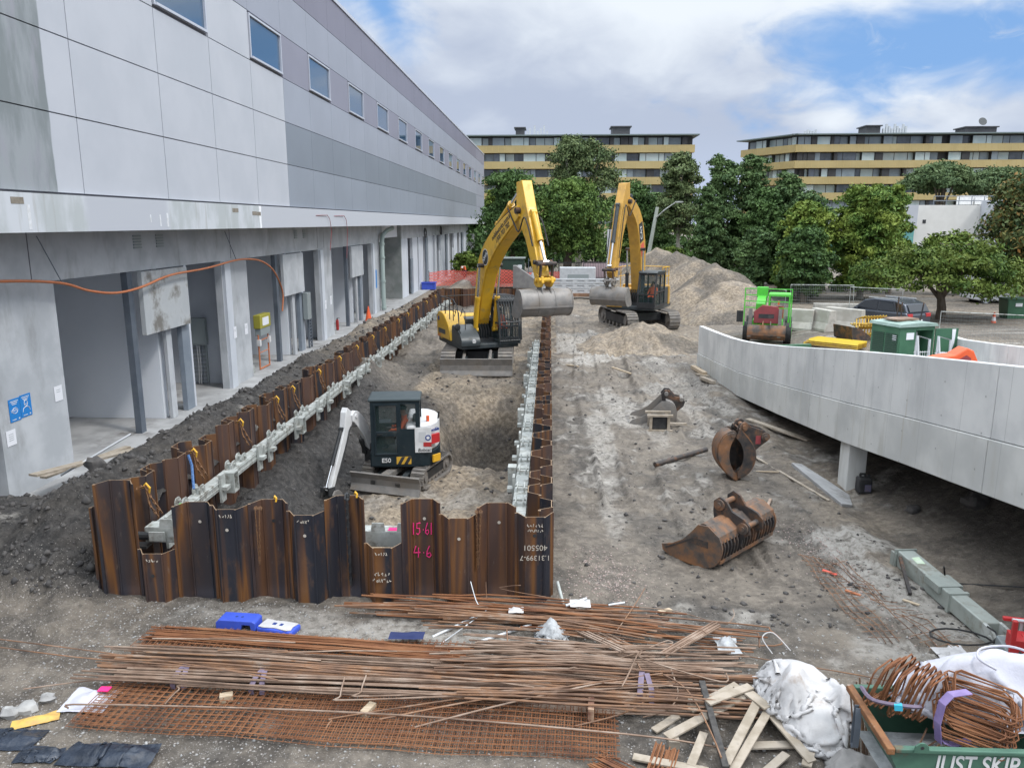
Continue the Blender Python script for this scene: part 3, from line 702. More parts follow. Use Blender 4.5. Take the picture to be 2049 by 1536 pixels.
    def bay(o, n):
        wall(o, o+2.35, .051, T, XW+.03, .25, 'conc', 'column')
        if n: MB().bx(XW+.031, XW+.14, o+.05, o+.55, .051, T-.03).build('pilaster', M['conc_wall'], b)
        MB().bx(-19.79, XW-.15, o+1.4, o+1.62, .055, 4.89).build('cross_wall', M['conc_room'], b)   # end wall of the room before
        if n == 3: return
        MB().bx(-15.6, XW-.25, o+.95, o+1.39, .055, 4.88).build('room_pilaster', M['conc_wall'], b)
        p = MB(); y = o+5.68; p.bx(XW-.2, XW-.02, y, y+.26, .051, T); p.build('steel_post', M['post'], b)
        MB().bx(XW+.06, XW+.20, o+6.06, o+8.85, 2.84, 4.63).build('hanging_panel', M['conc' if n else 'smeared'], b, bevel=.01)
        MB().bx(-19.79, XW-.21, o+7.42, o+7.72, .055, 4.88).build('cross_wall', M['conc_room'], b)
        MB().bx(XW-.05, XW+.05, o+7.45, o+7.78, .053, 2.838).build('wall_end', M['conc'], b)
        d = MB(); y = o+8.5; d.bx(XW-.12, XW+.04, y, y+.52, .051, 2.83 if n else 2.83); d.build('door_frame', M['door'], b)
        MB().bx(XW-.13, XW+.01, o+9.05, o+9.2, .051, T).build('jamb', M['conc_wall'], b)
    for n in range(4): bay(15.5+11.86*n, n)
    # vents under the soffit
    for y in (21.6, 22.9, 35.6, 36.9):
        v_ = MB(); 
        for k in range(5): v_.bx(XW+.021, XW+.05, y, y+.42, 5.28+.08*k, 5.33+.08*k)
        v_.build('vent_grille', M['board'], b)
    for y in (17.1, 28.3, 39.2, 40.3):
        MB().bx(XW+.0205, XW+.026, y, y+.03, T+.05, 5.79).build('wall_joint', M['joint'], b)
    # the deep recess and the last bays
    M['rough'] = pm('grey green rough concrete', (.20, .22, .215), (.27, .285, .28), 1.4, .9, bump=.4, bscale=12, dirt=(.17, .18, .175), dscale=1.2)
    MB().bx(-19.79, XW, 61.6, 61.85, .055, 5.78).build('recess_wall', M['rough'], b)
    for i, (y0, y1) in enumerate(((61.87, 64.6), (66.9, 69.3), (70.9, 72.4), (75.6, 78.6), (80.0, 81.2), (84.5, 87.6), (90.3, 91.8), (96, 99.5), (102, 103.5), (107, 113))):
        wall(y0, y1, .051, 4.72, XW, .25, 'conc_wall', 'column')
    for i, y in enumerate((66.0, 69.9, 74.2, 83.0, 88.8, 94.4, 105)):
        MB().bx(XW-.1, XW+.02, y, y+.9, .051, (3.0, 4.7, 4.7, 3.1, 4.7, 3.0, 4.7)[i]).build('door_frame', M[('door', 'conc_wall', 'door', 'conc_wall', 'door', 'conc_wall', 'door')[i]], b)
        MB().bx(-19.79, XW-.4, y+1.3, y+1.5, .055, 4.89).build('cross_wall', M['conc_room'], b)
    MB().bx(XW, XW+.9, 112.9, 113.1, .052, 4.4).build('end_panel', M['white'], b)
    return b
build_warehouse()
def wall_things():
    # orange conduit slung along the facade
    pts = [(-11.25, 12.5, 4.9), (-11.3, 15.64, 4.81), (-11.3, 17.61, 4.63), (-11.3, 18.7, 4.36), (-11.28, 19.86, 4.2), (-11.28, 21.14, 4.24), (-11.28, 22.91, 4.46), (-11.28, 25.4, 4.52), (-11.3, 27.86, 4.66), (-11.3, 29.3, 4.64), (-11.3, 30.5, 4.5), (-11.3, 31.6, 4.15), (-11.32, 32.4, 3.6), (-11.34, 32.85, 3.0), (-11.36, 32.7, 2.3)]
    mb = MB(); 
    # smooth the hanging line
    P = [Vector(p) for p in pts]; Q = []
    for i in range(len(P)-1):
        p0, p1, p2, p3 = P[max(i-1, 0)], P[i], P[i+1], P[min(i+2, len(P)-1)]
        for k in range(5):
            t = k/5; Q.append(.5*((2*p1)+(p2-p0)*t+(2*p0-5*p1+4*p2-p3)*t*t+(3*p1-p0-3*p2+p3)*t**3))
    Q.append(P[-1]); c = empty('cable', (-11.3, 20, 4.2), 'orange conduit cable slung in loops along the ground floor wall', 'cable')
    MB().tube(Q, .034, 7).build('conduit', M['cable'], c, smooth=60)
    for y, z in ((17.7, 4.62), (28.0, 4.66)): MB().tube([(-11.3, y, z), (-11.45, y-.5, 5.7)], .012, 5).build('hanger_wire', M['post'], c)
    # notices and posters
    def notice(y, z, w, h, label, rot=0, x=-11.612, m='paper', lines=4):
        t = empty('notice', (x, y, z-h/2), label, 'notice')
        MB().bx(x, x+.004, y-w/2, y+w/2, z-h/2, z+h/2).build('sheet', M[m], t)
        l = MB()
        for k in range(lines): l.bx(x+.0045, x+.006, y-w*.25, y+w*.25, z+h*.22-k*h*.13, z+h*.25-k*h*.13)
        l.build('print_lines', M['board'], t); return t
    notice(17.55, 2.03, .30, .36, 'white paper notice on the first column near the blue posters', lines=2)
    notice(15.78, 1.43, .30, .34, 'white paper notice hung below the blue posters')
    notice(27.9, 2.05, .28, .42, 'white paper notice on the left face of the second column', x=-11.50, lines=2)
    notice(29.25, 2.0, .30, .42, 'white paper notice on the right face of the second column', lines=2)
    notice(39.7, 1.85, .3, .45, 'white paper notice on the left of the third column', x=-11.50, lines=2)
    notice(41.1, 1.95, .3, .45, 'white paper notice on the right of the third column', lines=2)
    for i, (y, lab) in enumerate(((16.0, 'blue poster with a white face mask symbol on the first column'), (16.37, 'blue poster with a white masked head symbol on the first column'))):
        z = 2.0+.02*i; t = empty('poster', (-11.61, y, z-.24), lab, 'poster')
        MB().bx(-11.612, -11.607, y-.18, y+.18, z-.25, z+.25).build('sheet', M['blue_sign'], t)
        s = MB(); X = -11.6055
        def loop(pts, r=.007): s.tube([(X, y+a, z+c) for a, c in pts], r, 5, closed=True)
        if i == 0:
            loop([(-.09, 0), (-.04, .045), (.04, .045), (.09, 0), (.06, -.06), (0, -.08), (-.06, -.06)])
            for k in (-.02, .01): s.tube([(X, y-.06, z+k), (X, y+.06, z+k)], .005, 4)
            loop([(-.09, 0), (-.125, .01), (-.12, -.03), (-.08, -.045)], .005)
        else:
            loop([(.055*math.cos(a*.7), .05+.07*math.sin(a*.7)) for a in range(9)])
            s.tube([(X, y-.055, z+.03), (X, y+.055, z+.03)], .006, 4)
            s.tube([(X, y-.12, z-.13), (X, y-.10, z-.06), (X, y-.03, z-.03), (X, y+.03, z-.03), (X, y+.10, z-.06), (X, y+.12, z-.13)], .007, 5)
        s.build('white_symbol', M['white'], t)
        l = MB()
        for k in range(3): l.bx(-11.6065, -11.605, y-.13+.03*k, y+.13-.03*k, z+.19-.035*k, z+.205-.035*k)
        l.bx(-11.6065, -11.605, y-.12, y+.02, z-.215, z-.20); l.bx(-11.6065, -11.605, y+.09, y+.13, z-.22, z-.19)
        l.build('printed_lines', M['white'], t)
    # switchboard with cable ladder on the end wall of the second room
    t = empty('switchboard', (-13.5, 28.6, .06), 'grey electrical switchboard with an open cable ladder below it', 'switchboard')
    x0, x1 = -13.55, -12.65; Y = 28.18
    MB().bx(x0, x1, Y-.22, Y-.005, 1.55, 2.55).build('cabinet', M['board'], t, bevel=.012)
    MB().bx(x0+.05, x1-.05, Y-.235, Y-.222, 1.6, 2.5).build('cabinet_door', M['board'], t)
    l = MB(); l.bx(x0+.06, x0+.1, Y-.1, Y-.01, .06, 1.55); l.bx(x1-.1, x1-.06, Y-.1, Y-.01, .06, 1.55)
    for k in range(9): l.bx(x0+.1, x1-.1, Y-.09, Y-.05, .2+.15*k, .23+.15*k)
    l.build('cable_ladder', M['board'], t)
    for k, (a, m) in enumerate(((.22, 'red'), (.5, 'white'), (.58, 'white'), (.66, 'post'))):
        MB().tube([(x0+a, Y-.12, 1.55), (x0+a+.02, Y-.13, .8), (x0+a-.02, Y-.12, .08)], .016, 6).build('cable', M[m], t)
    for i, (yb, xl, lab) in enumerate(((40.5, -11.9, 'grey switch box with a slim cable ladder on the door frame of the second bay'),)):
        t = empty('switch_box', (-11.5, 36.3, 1.4), lab, 'switch box')
        MB().bx(-11.58, -11.35, 36.2, 36.75, 1.5, 2.75).build('cabinet', M['board'], t, bevel=.012)
        l = MB(); l.bx(-11.58, -11.5, 36.75, 36.8, .06, 1.6); l.bx(-11.58, -11.5, 37.15, 37.2, .06, 1.6)
        for k in range(9): l.bx(-11.57, -11.52, 36.8, 37.15, .2+.15*k, .25+.15*k)
        l.build('cable_ladder', M['post'], t)
    # temporary power board on an orange pipe stand
    t = empty('power_board', (-11.75, 31.6, .055), 'yellow and grey temporary power board on an orange pipe stand', 'power board')
    s = MB(); X = -11.85
    for y in (31.05, 32.15): s.tube([(X, y, .07), (X, y, 1.5)], .035, 8)
    s.tube([(X, 31.05, .09), (X, 32.15, .09)], .035, 8); s.tube([(X, 31.05, 1.25), (X, 32.15, 1.25)], .025, 8); s.tube([(X, 31.05, .75), (X, 32.15, .75)], .02, 8)
    s.build('stand', M['cable'], t, smooth=60)
    MB().bx(X-.15, X+.14, 31.0, 32.2, 1.75, 2.3).build('box', pm('yellow green enamel', (.36, .33, .05), None, rough=.5), t, bevel=.02)
    MB().bx(X+.141, X+.15, 31.25, 31.95, 1.85, 2.18).build('label_plate', M['paper'], t)
    MB().bx(X-.12, X+.12, 31.05, 32.15, 1.45, 1.748).build('outlet_panel', M['board'], t, bevel=.01)
    for y in (31.05, 32.15): MB().bx(X-.05, X+.09, y-.09, y+.09, 1.05, 1.3).build('outlet', M['white'], t)
    t = empty('steel_duct', (-12.4, 30.1, .06), 'pair of short galvanised duct ends lying on the slab by the second column', 'duct')
    for k in range(2): MB().strip([(-12.5+.33*k, .06), (-12.5+.33*k, .3), (-12.22+.33*k, .34), (-12.2+.33*k, .06)], 30.0, 30.5, .02).build('channel', M['galv'], t)
    # rainwater pipe
    t = empty('drain_pipe', (-11.3, 53.2, .06), 'pale green rainwater downpipe with a bend at the top', 'drain pipe')
    pmn = pm('pale green pvc', (.33, .40, .38), None, rough=.5)
    MB().tube([(-11.35, 53.2, .1), (-11.35, 53.2, 4.7), (-11.35, 53.5, 5.15), (-11.35, 55.0, 5.45), (-11.35, 57.0, 5.6)], .15, 12).build('pipe', pmn, t, smooth=50)
    for z in (.2, 2.0, 3.6, 4.5): MB().cyl((-11.35, 53.2, z), (-11.35, 53.2, z+.14), .185, n=12).build('collar', pmn, t, smooth=50)
    MB().bx(-11.56, -11.53, 51.6, 52.1, 1.7, 2.9).build('site_notice', M['blue_sign'], None, 'narrow blue site notice beside the rainwater pipe', 'notice')
    # things on the slab
    cone('traffic_cone', (-11.0, 47.0, .06), .95, 'tall plain orange traffic cone standing by the open doorway', False)
    t = empty('fire_extinguisher', (-11.9, 43.2, .06), 'red fire extinguisher standing against the wall by the third bay', 'fire extinguisher')
    MB(Matrix.Translation((-11.9, 43.2, .06))).lathe([(.07, 0), (.085, .02), (.085, .5), (.06, .58), (.03, .6)], 12).build('cylinder', M['red'], t, smooth=40)
    MB(Matrix.Translation((-11.9, 43.2, .66))).box((0, 0, .03), (.06, .06, .06)).box((.06, 0, .07), (.16, .03, .02)).build('valve', M['black'], t)
    MB().tube([(-11.9, 43.2, .68), (-11.82, 43.05, .6), (-11.82, 43.05, .25)], .012, 6).build('hose', M['rubber'], t)
    t = empty('paint_bottle', (-10.6, 22.6, .5), 'white and green spray bottle lying on the spoil bank', 'bottle'); q = Matrix.Translation((-10.35, 22.6, float(hz(-10.35, 22.6))+.0))
    MB(q).lathe([(.09, 0), (.10, .03), (.10, .24), (.05, .32)], 12).build('body', pm('pale green plastic', (.40, .56, .50), None, rough=.4), t, smooth=40)
    MB(q).lathe([(.045, .32), (.05, .40), (.03, .42)], 10).build('cap', M['white'], t)
    t = empty('crate', (-11.0, 70.5, .06), 'blue plastic crate on the slab by the far doors', 'crate')
    c = MB(); c.bx(-11.5, -10.3, 70.3, 71.1, .06, .12); c.bx(-11.5, -11.44, 70.3, 71.1, .12, .7); c.bx(-10.36, -10.3, 70.3, 71.1, .12, .7); c.bx(-11.44, -10.36, 70.3, 70.36, .12, .7); c.bx(-11.44, -10.36, 71.04, 71.1, .12, .7)
    c.build('tub', M['blue_pl'], t); MB().bx(-11.56, -10.24, 70.24, 70.3, .62, .7).bx(-11.56, -10.24, 71.1, 71.16, .62, .7).build('rim', M['blue_pl'], t)
    for (y, z, lab) in ((71.6, 5.1, 'coil of black cable hanging under the soffit nearer the rainwater pipe'), (82, 5.2, 'coil of black cable hanging under the soffit further along')):
        c = MB()
        for k in range(3): c.tube([(-11.3+.03*k, y+.55*math.cos(a*.524), z+.42*math.sin(a*.524)-.03*k) for a in range(12)], .03, 5, closed=True)
        c.build('cable_coil', M['black'], None, lab, 'cable coil')
    # red tie wires hanging from the fascia
    for i, (y, ln, lab) in enumerate(((37.2, 1.6, 'thin red wire hanging from the fascia, shorter one'), (40.2, 2.1, 'thin red wire hanging from the fascia, longer one'))):
        MB().tube([(-10.44, y-2.0, 6.3), (-10.40, y-.3, 6.33), (-10.38, y, 6.15), (-10.38, y+.2, 5.6), (-10.4, y-.1, 6.3-ln)], .014, 5).build('wire', M['dullred'], None, lab, 'wire')
    # timber planks and steel tube at the foot of the first column
    for i, (a, c, lab) in enumerate((((-10.9, 15.3, .75), (-10.1, 18.0, .55), 'weathered scaffold plank at the foot of the first column'), ((-11.1, 15.9, .5), (-10.6, 18.5, .45), 'thinner weathered plank lying behind the scaffold plank'))):
        MB().bar(a, c, .24-.06*i, .045, ).build('plank', M['oldtimber'], None, lab, 'plank')
    MB().cyl((-10.9, 16.2, .45), (-9.75, 17.2, 1.15), .026, n=8).build('steel_tube', M['galv_b'], None, 'short bright steel tube leaning on the spoil bank by the first column', 'tube', smooth=60)
def cone(name, p, h, label, band=True):
    t = empty(name, p, label, 'traffic cone'); q = Matrix.Translation(p)
    MB(q).bx(-.2*h/.7, .2*h/.7, -.2*h/.7, .2*h/.7, 0, .04).build('base', M['orange'], t, bevel=.01)
    if band:
        MB(q).lathe([(.15*h/.7, .041), (.11*h/.7, h*.35)], 14).lathe([(.078*h/.7, h*.65), (.03, h)], 14).build('body', M['orange'], t, smooth=50)
        MB(q).lathe([(.113*h/.7, h*.352), (.08*h/.7, h*.648)], 14).build('white_band', M['white'], t, smooth=50)
    else: MB(q).lathe([(.16*h/.7, .041), (.028, h)], 14).build('body', M['orange'], t, smooth=50)
    return t
wall_things()
# ================================================================ SHEET PILES
def pile_mesh(side, top, bottom=-2.6, d=.2):
    """U pan: local x along the wall, flange at y = side*d"""
    w = .303
    pts = [(-w, side*.0), (-w+.025, side*.012), (-.165, side*d), (.165, side*d), (w-.025, side*.012), (w, 0)]
    q = Matrix(((1, 0, 0, 0), (0, 0, 1, 0), (0, 1, 0, 0), (0, 0, 0, 1)))
    mb = MB(q); mb.strip(pts, bottom, top, .013)
    # interlock bulb at one edge, rolled rib along the flange
    mb.bx(-w-.022, -w+.022, bottom, top-.004, -.022, .022)
    mb.bx(-.158, -.135, bottom, top-.003, side*d-.012*side, side*d+.019*side); mb.bx(.135, .158, bottom, top-.003, side*d-.012*side, side*d+.019*side)
    tops = [i for i, f in enumerate(mb.f) if all(mb.v[k].z > top-.006 for k in f)]
    for i in tops: mb.mi[i] = 1
    return mb
GP1 = 'sheet piles along the left side of the trench'; GP2 = 'sheet piles along the right side of the trench'
def disc(p, r, y_dir=-1, n=10): return [(p[0]+r*math.cos(6.283*k/n), p[1], p[2]+r*math.sin(6.283*k/n)) for k in range(n)]
STROKE = {'1': [[(.3, 1), (.25, 0)]], '5': [[(.9, 1), (.25, .95), (.2, .55), (.7, .55), (.75, .2), (.4, 0), (.1, .1)]],
          '.': [[(.4, .42), (.5, .42)]], '6': [[(.55, 1), (.2, .5), (.15, .15), (.5, 0), (.75, .2), (.6, .42), (.2, .3)]],
          '4': [[(.35, 1), (.05, .42), (.95, .45)], [(.72, .85), (.66, 0)]]}
def strokes(mb, s, x, y, z, h, w, r, adv=.95):
    x_0 = x
    for ch in s:
        for st in STROKE[ch]: mb.tube([(x+a*w, y+.055*(x+a*w-x_0), z+c*h) for a, c in st], r, 5)
        x += w*adv if ch != '.' else w*.7
        if ch == '1': x -= w*.25
def scribble(mb, x0, x1, y, z, h, r, seed, flip=False):
    """small wavy hand lettering, too small to read in the picture"""
    q = random.Random(seed); n = max(3, int((x1-x0)/(h*.62))); st = (x1-x0)/n
    for i in range(n):
        a = x0+i*st; c = [(a+q.uniform(0, st*.8), z+q.uniform(0, h)) for k in range(4)]
        mb.tube([(p[0], y, p[1]) for p in c], r, 4)
def build_piles():
    n = 12; W_ = .606; x0 = -7.16
    tops = [1.95, .86, 1.58, 1.60, 1.62, 1.50, 1.68, .95, 1.62, 1.44, 1.55, 1.46]
    labs = ['tall rusty sheet pile at the left corner of the trench front, dark and orange striped',
            'low cut front sheet pile with a dark round stain, under the grey beam',
            'dark striped front sheet pile just right of the low corner gap',
            'rusty front sheet pile with a small white hole ringed by a dark stain',
            'front sheet pile with a yellow hook on top and a rusty chain at its edge',
            'brown front sheet pile with white crayon marks, left of the thick chain',
            'front sheet pile with a thick black chain hanging down its middle',
            'low front sheet pile with white upside-down handwriting, below the notch',
            'front sheet pile sprayed with pink numbers 15.61 and 4.6',
            'plain brown front sheet pile with a white hole, right of the pink numbers',
            'brown front sheet pile with two rusty chains over its left edge',
            'last front sheet pile at the right corner covered in white crayon writing']
    rz = math.atan(.055)
    for i in range(n):
        x = x0+(i+.5)*W_; y = front_y(x); side = -1 if i % 2 else 1
        base = empty('sheet_pile', (x, y, 0), labs[i], 'sheet pile', 'sheet piles across the front of the trench')
        mb = pile_mesh(side, tops[i]); mb.v = [Matrix.Translation((x, y, 0)) @ Matrix.Rotation(rz, 4, 'Z') @ p for p in mb.v]
        mb.build('pan', [M['pile'], M['pile_edge']], base)
        f = y+side*.2-(.02 if side > 0 else .034); ff = lambda xx: f+.055*(xx-x)
        if i in (2, 3, 5, 8, 9, 10): 
            q = MB(); c = disc((x+.02, f-.001, tops[i]-.33), .027); q.add(c, [tuple(range(10))]); q.add(disc((x+.02, f-.0005, tops[i]-.33), .05), [tuple(range(10))]) if 0 else None
            q.build('lifting_hole', M['chalk'], base)
        if i == 11: MB().add(disc((x, f-.001, tops[i]-.30), .03), [tuple(range(10))]).build('lifting_hole', M['black'], base)
        if i in (1, 4): MB().add(disc((x, f-.001, tops[i]-.36), .03), [tuple(range(10))]).build('lifting_hole', M['black'], base)
        if i == 8:
            q = MB(); strokes(q, '15.61', x-.185, f-.022, tops[i]-.60, .20, .088, .0095); strokes(q, '4.6', x-.17, f-.022, tops[i]-1.0, .20, .12, .0095)
            q.build('painted_numbers', M['pink'], base)
        q = MB()
        if i in (1, 3, 5): scribble(q, x-.09, x+.12, f-.003, tops[i]-.13, .06, .006, i)
        if i == 7:
            scribble(q, x-.10, x+.10, f-.003, tops[i]-.12, .06, .006, 3); scribble(q, x-.12, x+.13, f-.003, tops[i]-.47, .07, .007, 4); scribble(q, x-.15, x+.16, f-.003, tops[i]-.58, .07, .007, 5)
        if i == 11:
            for k, (dz, h) in enumerate(((.16, .06), (.24, .05))): scribble(q, x-.12, x+.14, f-.003, tops[i]-dz, h, .005, 9+k)
        if q.v: q.build('crayon_marks', M['chalk'], base)
        if i == 11:
            for s_, dz, sz in (('405501', .5, .13), ('1.31399-7', .67, .12)):
                text('crayon_number', s_, sz, frame((x+.01, f-.002, tops[i]-dz), (-1, -.055, 0), (0, 0, -1), (0, -1, 0)), M['chalk'], base, .001)
    # long rows: shared meshes, every pile its own object
    def row(x, y0, y1, rot, label, group, hgt, seed, lowend=None):
        q = random.Random(seed); protos = []
        for side in (-1, 1):
            mb = pile_mesh(side, hgt); me = mb.build('sheet_pile', [M['pile'], M['pile_edge']], None, label, 'sheet pile', group, origin=(0, 0, 0)); protos.append(me)
        k = 0; y = y0
        while y < y1:
            pr = protos[k % 2]; o = pr if k < 2 else pr.copy()
            if k >= 2: COL.objects.link(o)
            o.location = (x, y, q.choice((0, 0, .04, -.05, .08, -.1))); o.rotation_euler = (0, 0, rot); k += 1; y += W_
    row(PIT_X0, 11.42+.42, PIT_Y1, R(90), 'rusty sheet pile in the long row along the left side of the trench', GP1, 1.52, 3)
    row(PIT_X1, 11.42+.82, 46, R(90), 'brown sheet pile in the long row along the right side of the trench', GP2, 1.45, 4)
    for k in range(9):
        o = pile_mesh(1 if k % 2 else -1, 1.5).build('sheet_pile', [M['pile'], M['pile_edge']], None, 'dark brown sheet pile closing the far end of the trench', 'sheet pile', 'sheet piles across the far end', origin=(0, 0, 0))
        o.location = (-7.0+k*W_, PIT_Y1+.2, 0)
build_piles()
# ---------------------------------------------------------------- walers, chains
def chain(mb, pts, L=.075, r=.0085, n=4):
    P = [Vector(p) for p in pts]; ln = [0]
    for a, c in zip(P, P[1:]): ln.append(ln[-1]+(c-a).length)
    def at(s):
        for i in range(len(P)-1):
            if s <= ln[i+1]: return P[i].lerp(P[i+1], (s-ln[i])/max(1e-6, ln[i+1]-ln[i]))
        return P[-1]
    s = 0; k = 0
    while s < ln[-1]-L*.5:
        a, c = at(s), at(min(s+L, ln[-1])); d = (c-a); 
        if d.length < 1e-5: break
        q = frame((a+c)/2, d, None, (.3, .2, 1) if k % 2 else (1, .3, .1)); w = L*.36; h = L*.66
        mb.tube([(-h+w*.6, w, 0), (h-w*.6, w, 0), (h, 0, 0), (h-w*.6, -w, 0), (-h+w*.6, -w, 0), (-h, 0, 0)], r, n, closed=True, M=q)
        s += L*.92; k += 1
def waler(y0, y1, x, z, label, group, seed, lift=0, h=.21, w=.22, dirn=1):
    """a hydraulic waler beam along Y with clevis plates on top and hanger brackets at the trench side"""
    q = random.Random(seed); b = empty('waler_beam', (x, (y0+y1)/2, z), label, 'waler beam', group)
    mb = MB(); mb.bx(x-w/2, x+w/2, y0+.02, y1-.02, z, z+h); mb.bx(x-w/2-.02, x+w/2+.02, y0+.02, y0+.07, z-.03, z+h+.03); mb.bx(x-w/2-.02, x+w/2+.02, y1-.07, y1-.02, z-.03, z+h+.03)
    for k in range(2): xx = sorted((x+dirn*(w/2-.002), x+dirn*(w/2+.012))); mb.bx(xx[0], xx[1], y0+.1, y1-.1, z+.05+.1*k, z+.08+.1*k)
    mb.build('beam', M['galv'], b, bevel=.012)
    y = y0+.35; k = 0
    while y < y1-.3:
        t = MB(); zt = z+h
        if k % 3 == 0:      # side plate hanging over the beam
            xa = x+dirn*(w/2+.014); t.bx(min(xa, xa+dirn*.05), max(xa, xa+dirn*.05), y-.11, y+.11, z-.24, z+h+.14)
            t.bx(min(xa, xa+dirn*.16), max(xa, xa+dirn*.16), y-.10, y+.10, z+.02, z+.10)
            nm = 'hanger_plate'
        else:               # clevis pair with pin
            for s in (-.07, .07): t.prism([(y-.12, zt), (y+.12, zt), (y+.12, zt+.10), (y+.06, zt+.17), (y-.06, zt+.17), (y-.12, zt+.10)], x+s-.012, x+s+.012, Matrix(((0, 1, 0, 0), (1, 0, 0, 0), (0, 0, 1, 0), (0, 0, 0, 1))))
            t.cyl((x-.12, y, zt+.10), (x+.12, y, zt+.10), .022, n=8); nm = 'clevis'
        t.build(nm, M['galv'], b)
        y += q.uniform(.5, .85); k += 1
    # box shaped ram seat
    t = MB(); yc = (y0+y1)/2+q.uniform(-.6, .6); xa = x+dirn*(w/2+.02); xs = sorted((xa, xa+dirn*.18))
    for dz in (-.14, .27): t.bx(xs[0], xs[1], yc-.13, yc+.13, z+dz, z+dz+.03)
    for dy in (-.13, .10): t.bx(xs[0], xs[1], yc+dy, yc+dy+.03, z-.11, z+.27)
    t.build('ram_seat', M['galv'], b)
    return b
def build_walers():
    Y = 12.55; n = 8; L = 5.15
    for i in range(n):
        waler(Y+i*L, Y+(i+1)*L, -6.93, .52, 'galvanised waler beam bolted along the left sheet piles, one of a long line' if i else 'galvanised waler beam nearest the left front corner, along the left sheet piles', 'waler beams along the left piles', 20+i)
    for i in range(4):
        waler(13.0+i*5.4, 13.0+(i+1)*5.4, -.52, .55, 'galvanised waler beam along the right sheet piles, one of a line' if i else 'galvanised waler beam nearest the right front corner, bare and bright', 'waler beams along the right piles', 40+i, w=.26, dirn=-1)
    # front beam across the trench behind the front piles
    b = empty('waler_beam', (-3.6, 12.05, .7), 'galvanised cross beam seen through the two low gaps in the front sheet piles', 'waler beam')
    MB().bx(-6.72, -1.2, 11.98, 12.24, .74, 1.02).build('beam', M['galv'], b, bevel=.012)
    t = MB(); 
    for x in (-6.35, -2.78, -2.35): t.prism([(x-.12, 1.02), (x+.12, 1.02), (x+.10, 1.16), (x-.10, 1.16)], 11.98, 12.0)
    t.build('lug', M['galv'], b)
    MB().bx(-6.62, -6.35, 11.90, 11.925, .80, .96).build('side_plate', M['galv'], b)
    MB().bx(-6.30, -6.2, 12.3, 12.42, 1.0, 1.28).build('tag_label', M['lime'], b)
    t = MB(); t.cyl((-6.9, 11.98, .86), (-6.6, 11.98, .86), .07, n=10); t.bx(-6.95, -6.68, 11.9, 12.1, .66, .70); t.build('end_ram', M['black'], b)
    MB().bx(-2.62, -2.42, 12.0, 12.12, 1.021, 1.03).build('paint_splash', M['pink'], b)
    # spray can standing on that beam
    q = Matrix.Translation((-2.36, 12.06, 1.02)); c = empty('spray_can', (-2.36, 12.06, 1.02), 'pink and white spray can standing on the cross beam in the notch', 'spray can')
    MB(q).lathe([(.032, 0), (.033, .14), (.02, .16)], 10).build('can', M['white'], c, smooth=40); MB(q).lathe([(.03, .16), (.03, .22), (.02, .23)], 10).build('cap', M['pink'], c, smooth=40)
    MB(q).lathe([(.0335, .03), (.0335, .07)], 10).build('blue_label', M['blue_dk'], c)
    # sling chains over the left piles
    pr = empty('sling_chain', (-7.13, 13.0, 1.5), 'rusty chain slung from a left pile top down to the waler beam', 'chain', 'sling chains along the left piles')
    m = MB(); p = (-7.13, 13.0, 0)
    chain(m, [(-7.2, 13.0, 1.50), (-7.06, 13.0, 1.56), (-6.98, 13.05, 1.3), (-6.9, 13.2, .98)], .085, .012); chain(m, [(-7.06, 13.03, 1.55), (-7.0, 13.0, 1.2), (-6.92, 13.1, .95)], .085, .012)
    m.build('links', pm('rusty chain', (.22, .11, .05), (.14, .075, .04), 20, .8), pr)
    h = MB(); h.tube([(-7.1, 13.0, 1.52), (-7.03, 13.0, 1.60), (-6.97, 13.0, 1.52), (-7.0, 13.02, 1.42), (-7.04, 13.02, 1.46)], .02, 6); h.build('hook', M['hook'], pr)
    ys = [14.6, 17.0, 19.4, 20.7, 23.2, 25.6, 28.0, 30.6, 33.0, 36.0, 38.5, 41.5, 44.5, 48]
    for y in ys:
        c = copy_tree(pr); c.location = (-7.13, y, 1.5)
    pr.location = (-7.13, 12.72, 1.42); pr['label'] = 'yellow hooked chain at the left front corner above the cross beam'
    del pr['group']
    # long chains on the front piles
    def fchain(x, z0, z1, y, label, mat, L=.06, r=.0075, twin=True, hook=None):
        e = empty('hanging_chain', (x, y, z1), label, 'chain'); m = MB()
        chain(m, [(x, y+.05, z0-.05), (x, y+.01, z0+.012), (x, y-.03, z0-.03), (x+.01, y-.035, z1)], L, r)
        if twin: chain(m, [(x+.07, y+.05, z0-.05), (x+.07, y+.01, z0+.012), (x+.065, y-.03, z0-.03), (x+.02, y-.036, z1+.02)], L, r)
        m.build('links', mat, e)
        if hook: MB().tube([hook, (hook[0]+.02, hook[1]-.03, hook[2]+.05), (hook[0]+.05, hook[1]-.04, hook[2]+.02), (hook[0]+.04, hook[1]-.05, hook[2]-.04)], .016, 6).build('hook', M['hook'], e)
    rc = pm('rust brown chain', (.20, .10, .045), (.12, .065, .035), 20, .8)
    fchain(-4.62, 1.57, .62, 11.52, 'rusty double chain hanging down the front pile below the left yellow hook', rc, hook=(-4.40, 11.76, 1.64))
    fchain(-1.12, 1.50, .55, 11.70, 'rusty double chain hanging down the front piles right of the pink numbers', rc, twin=True)
    fchain(-3.22, 1.70, .18, 11.80, 'thick black chain hanging down the middle of a front pile to the ground', M['black'], .085, .021, False, hook=(-3.10, 11.82, 1.71))
    e = empty('rope', (-6.95, 14.0, 1.2), 'blue rope tied from a left sheet pile down to the waler beam', 'rope')
    MB().tube([(-7.1, 14.5, 1.5), (-7.02, 14.45, 1.3), (-6.95, 14.3, 1.05), (-6.9, 14.2, .9)], .028, 6).build('strand', pm('blue rope', (.05, .12, .30), (.10, .20, .40), 40, .8), e)
build_walers()
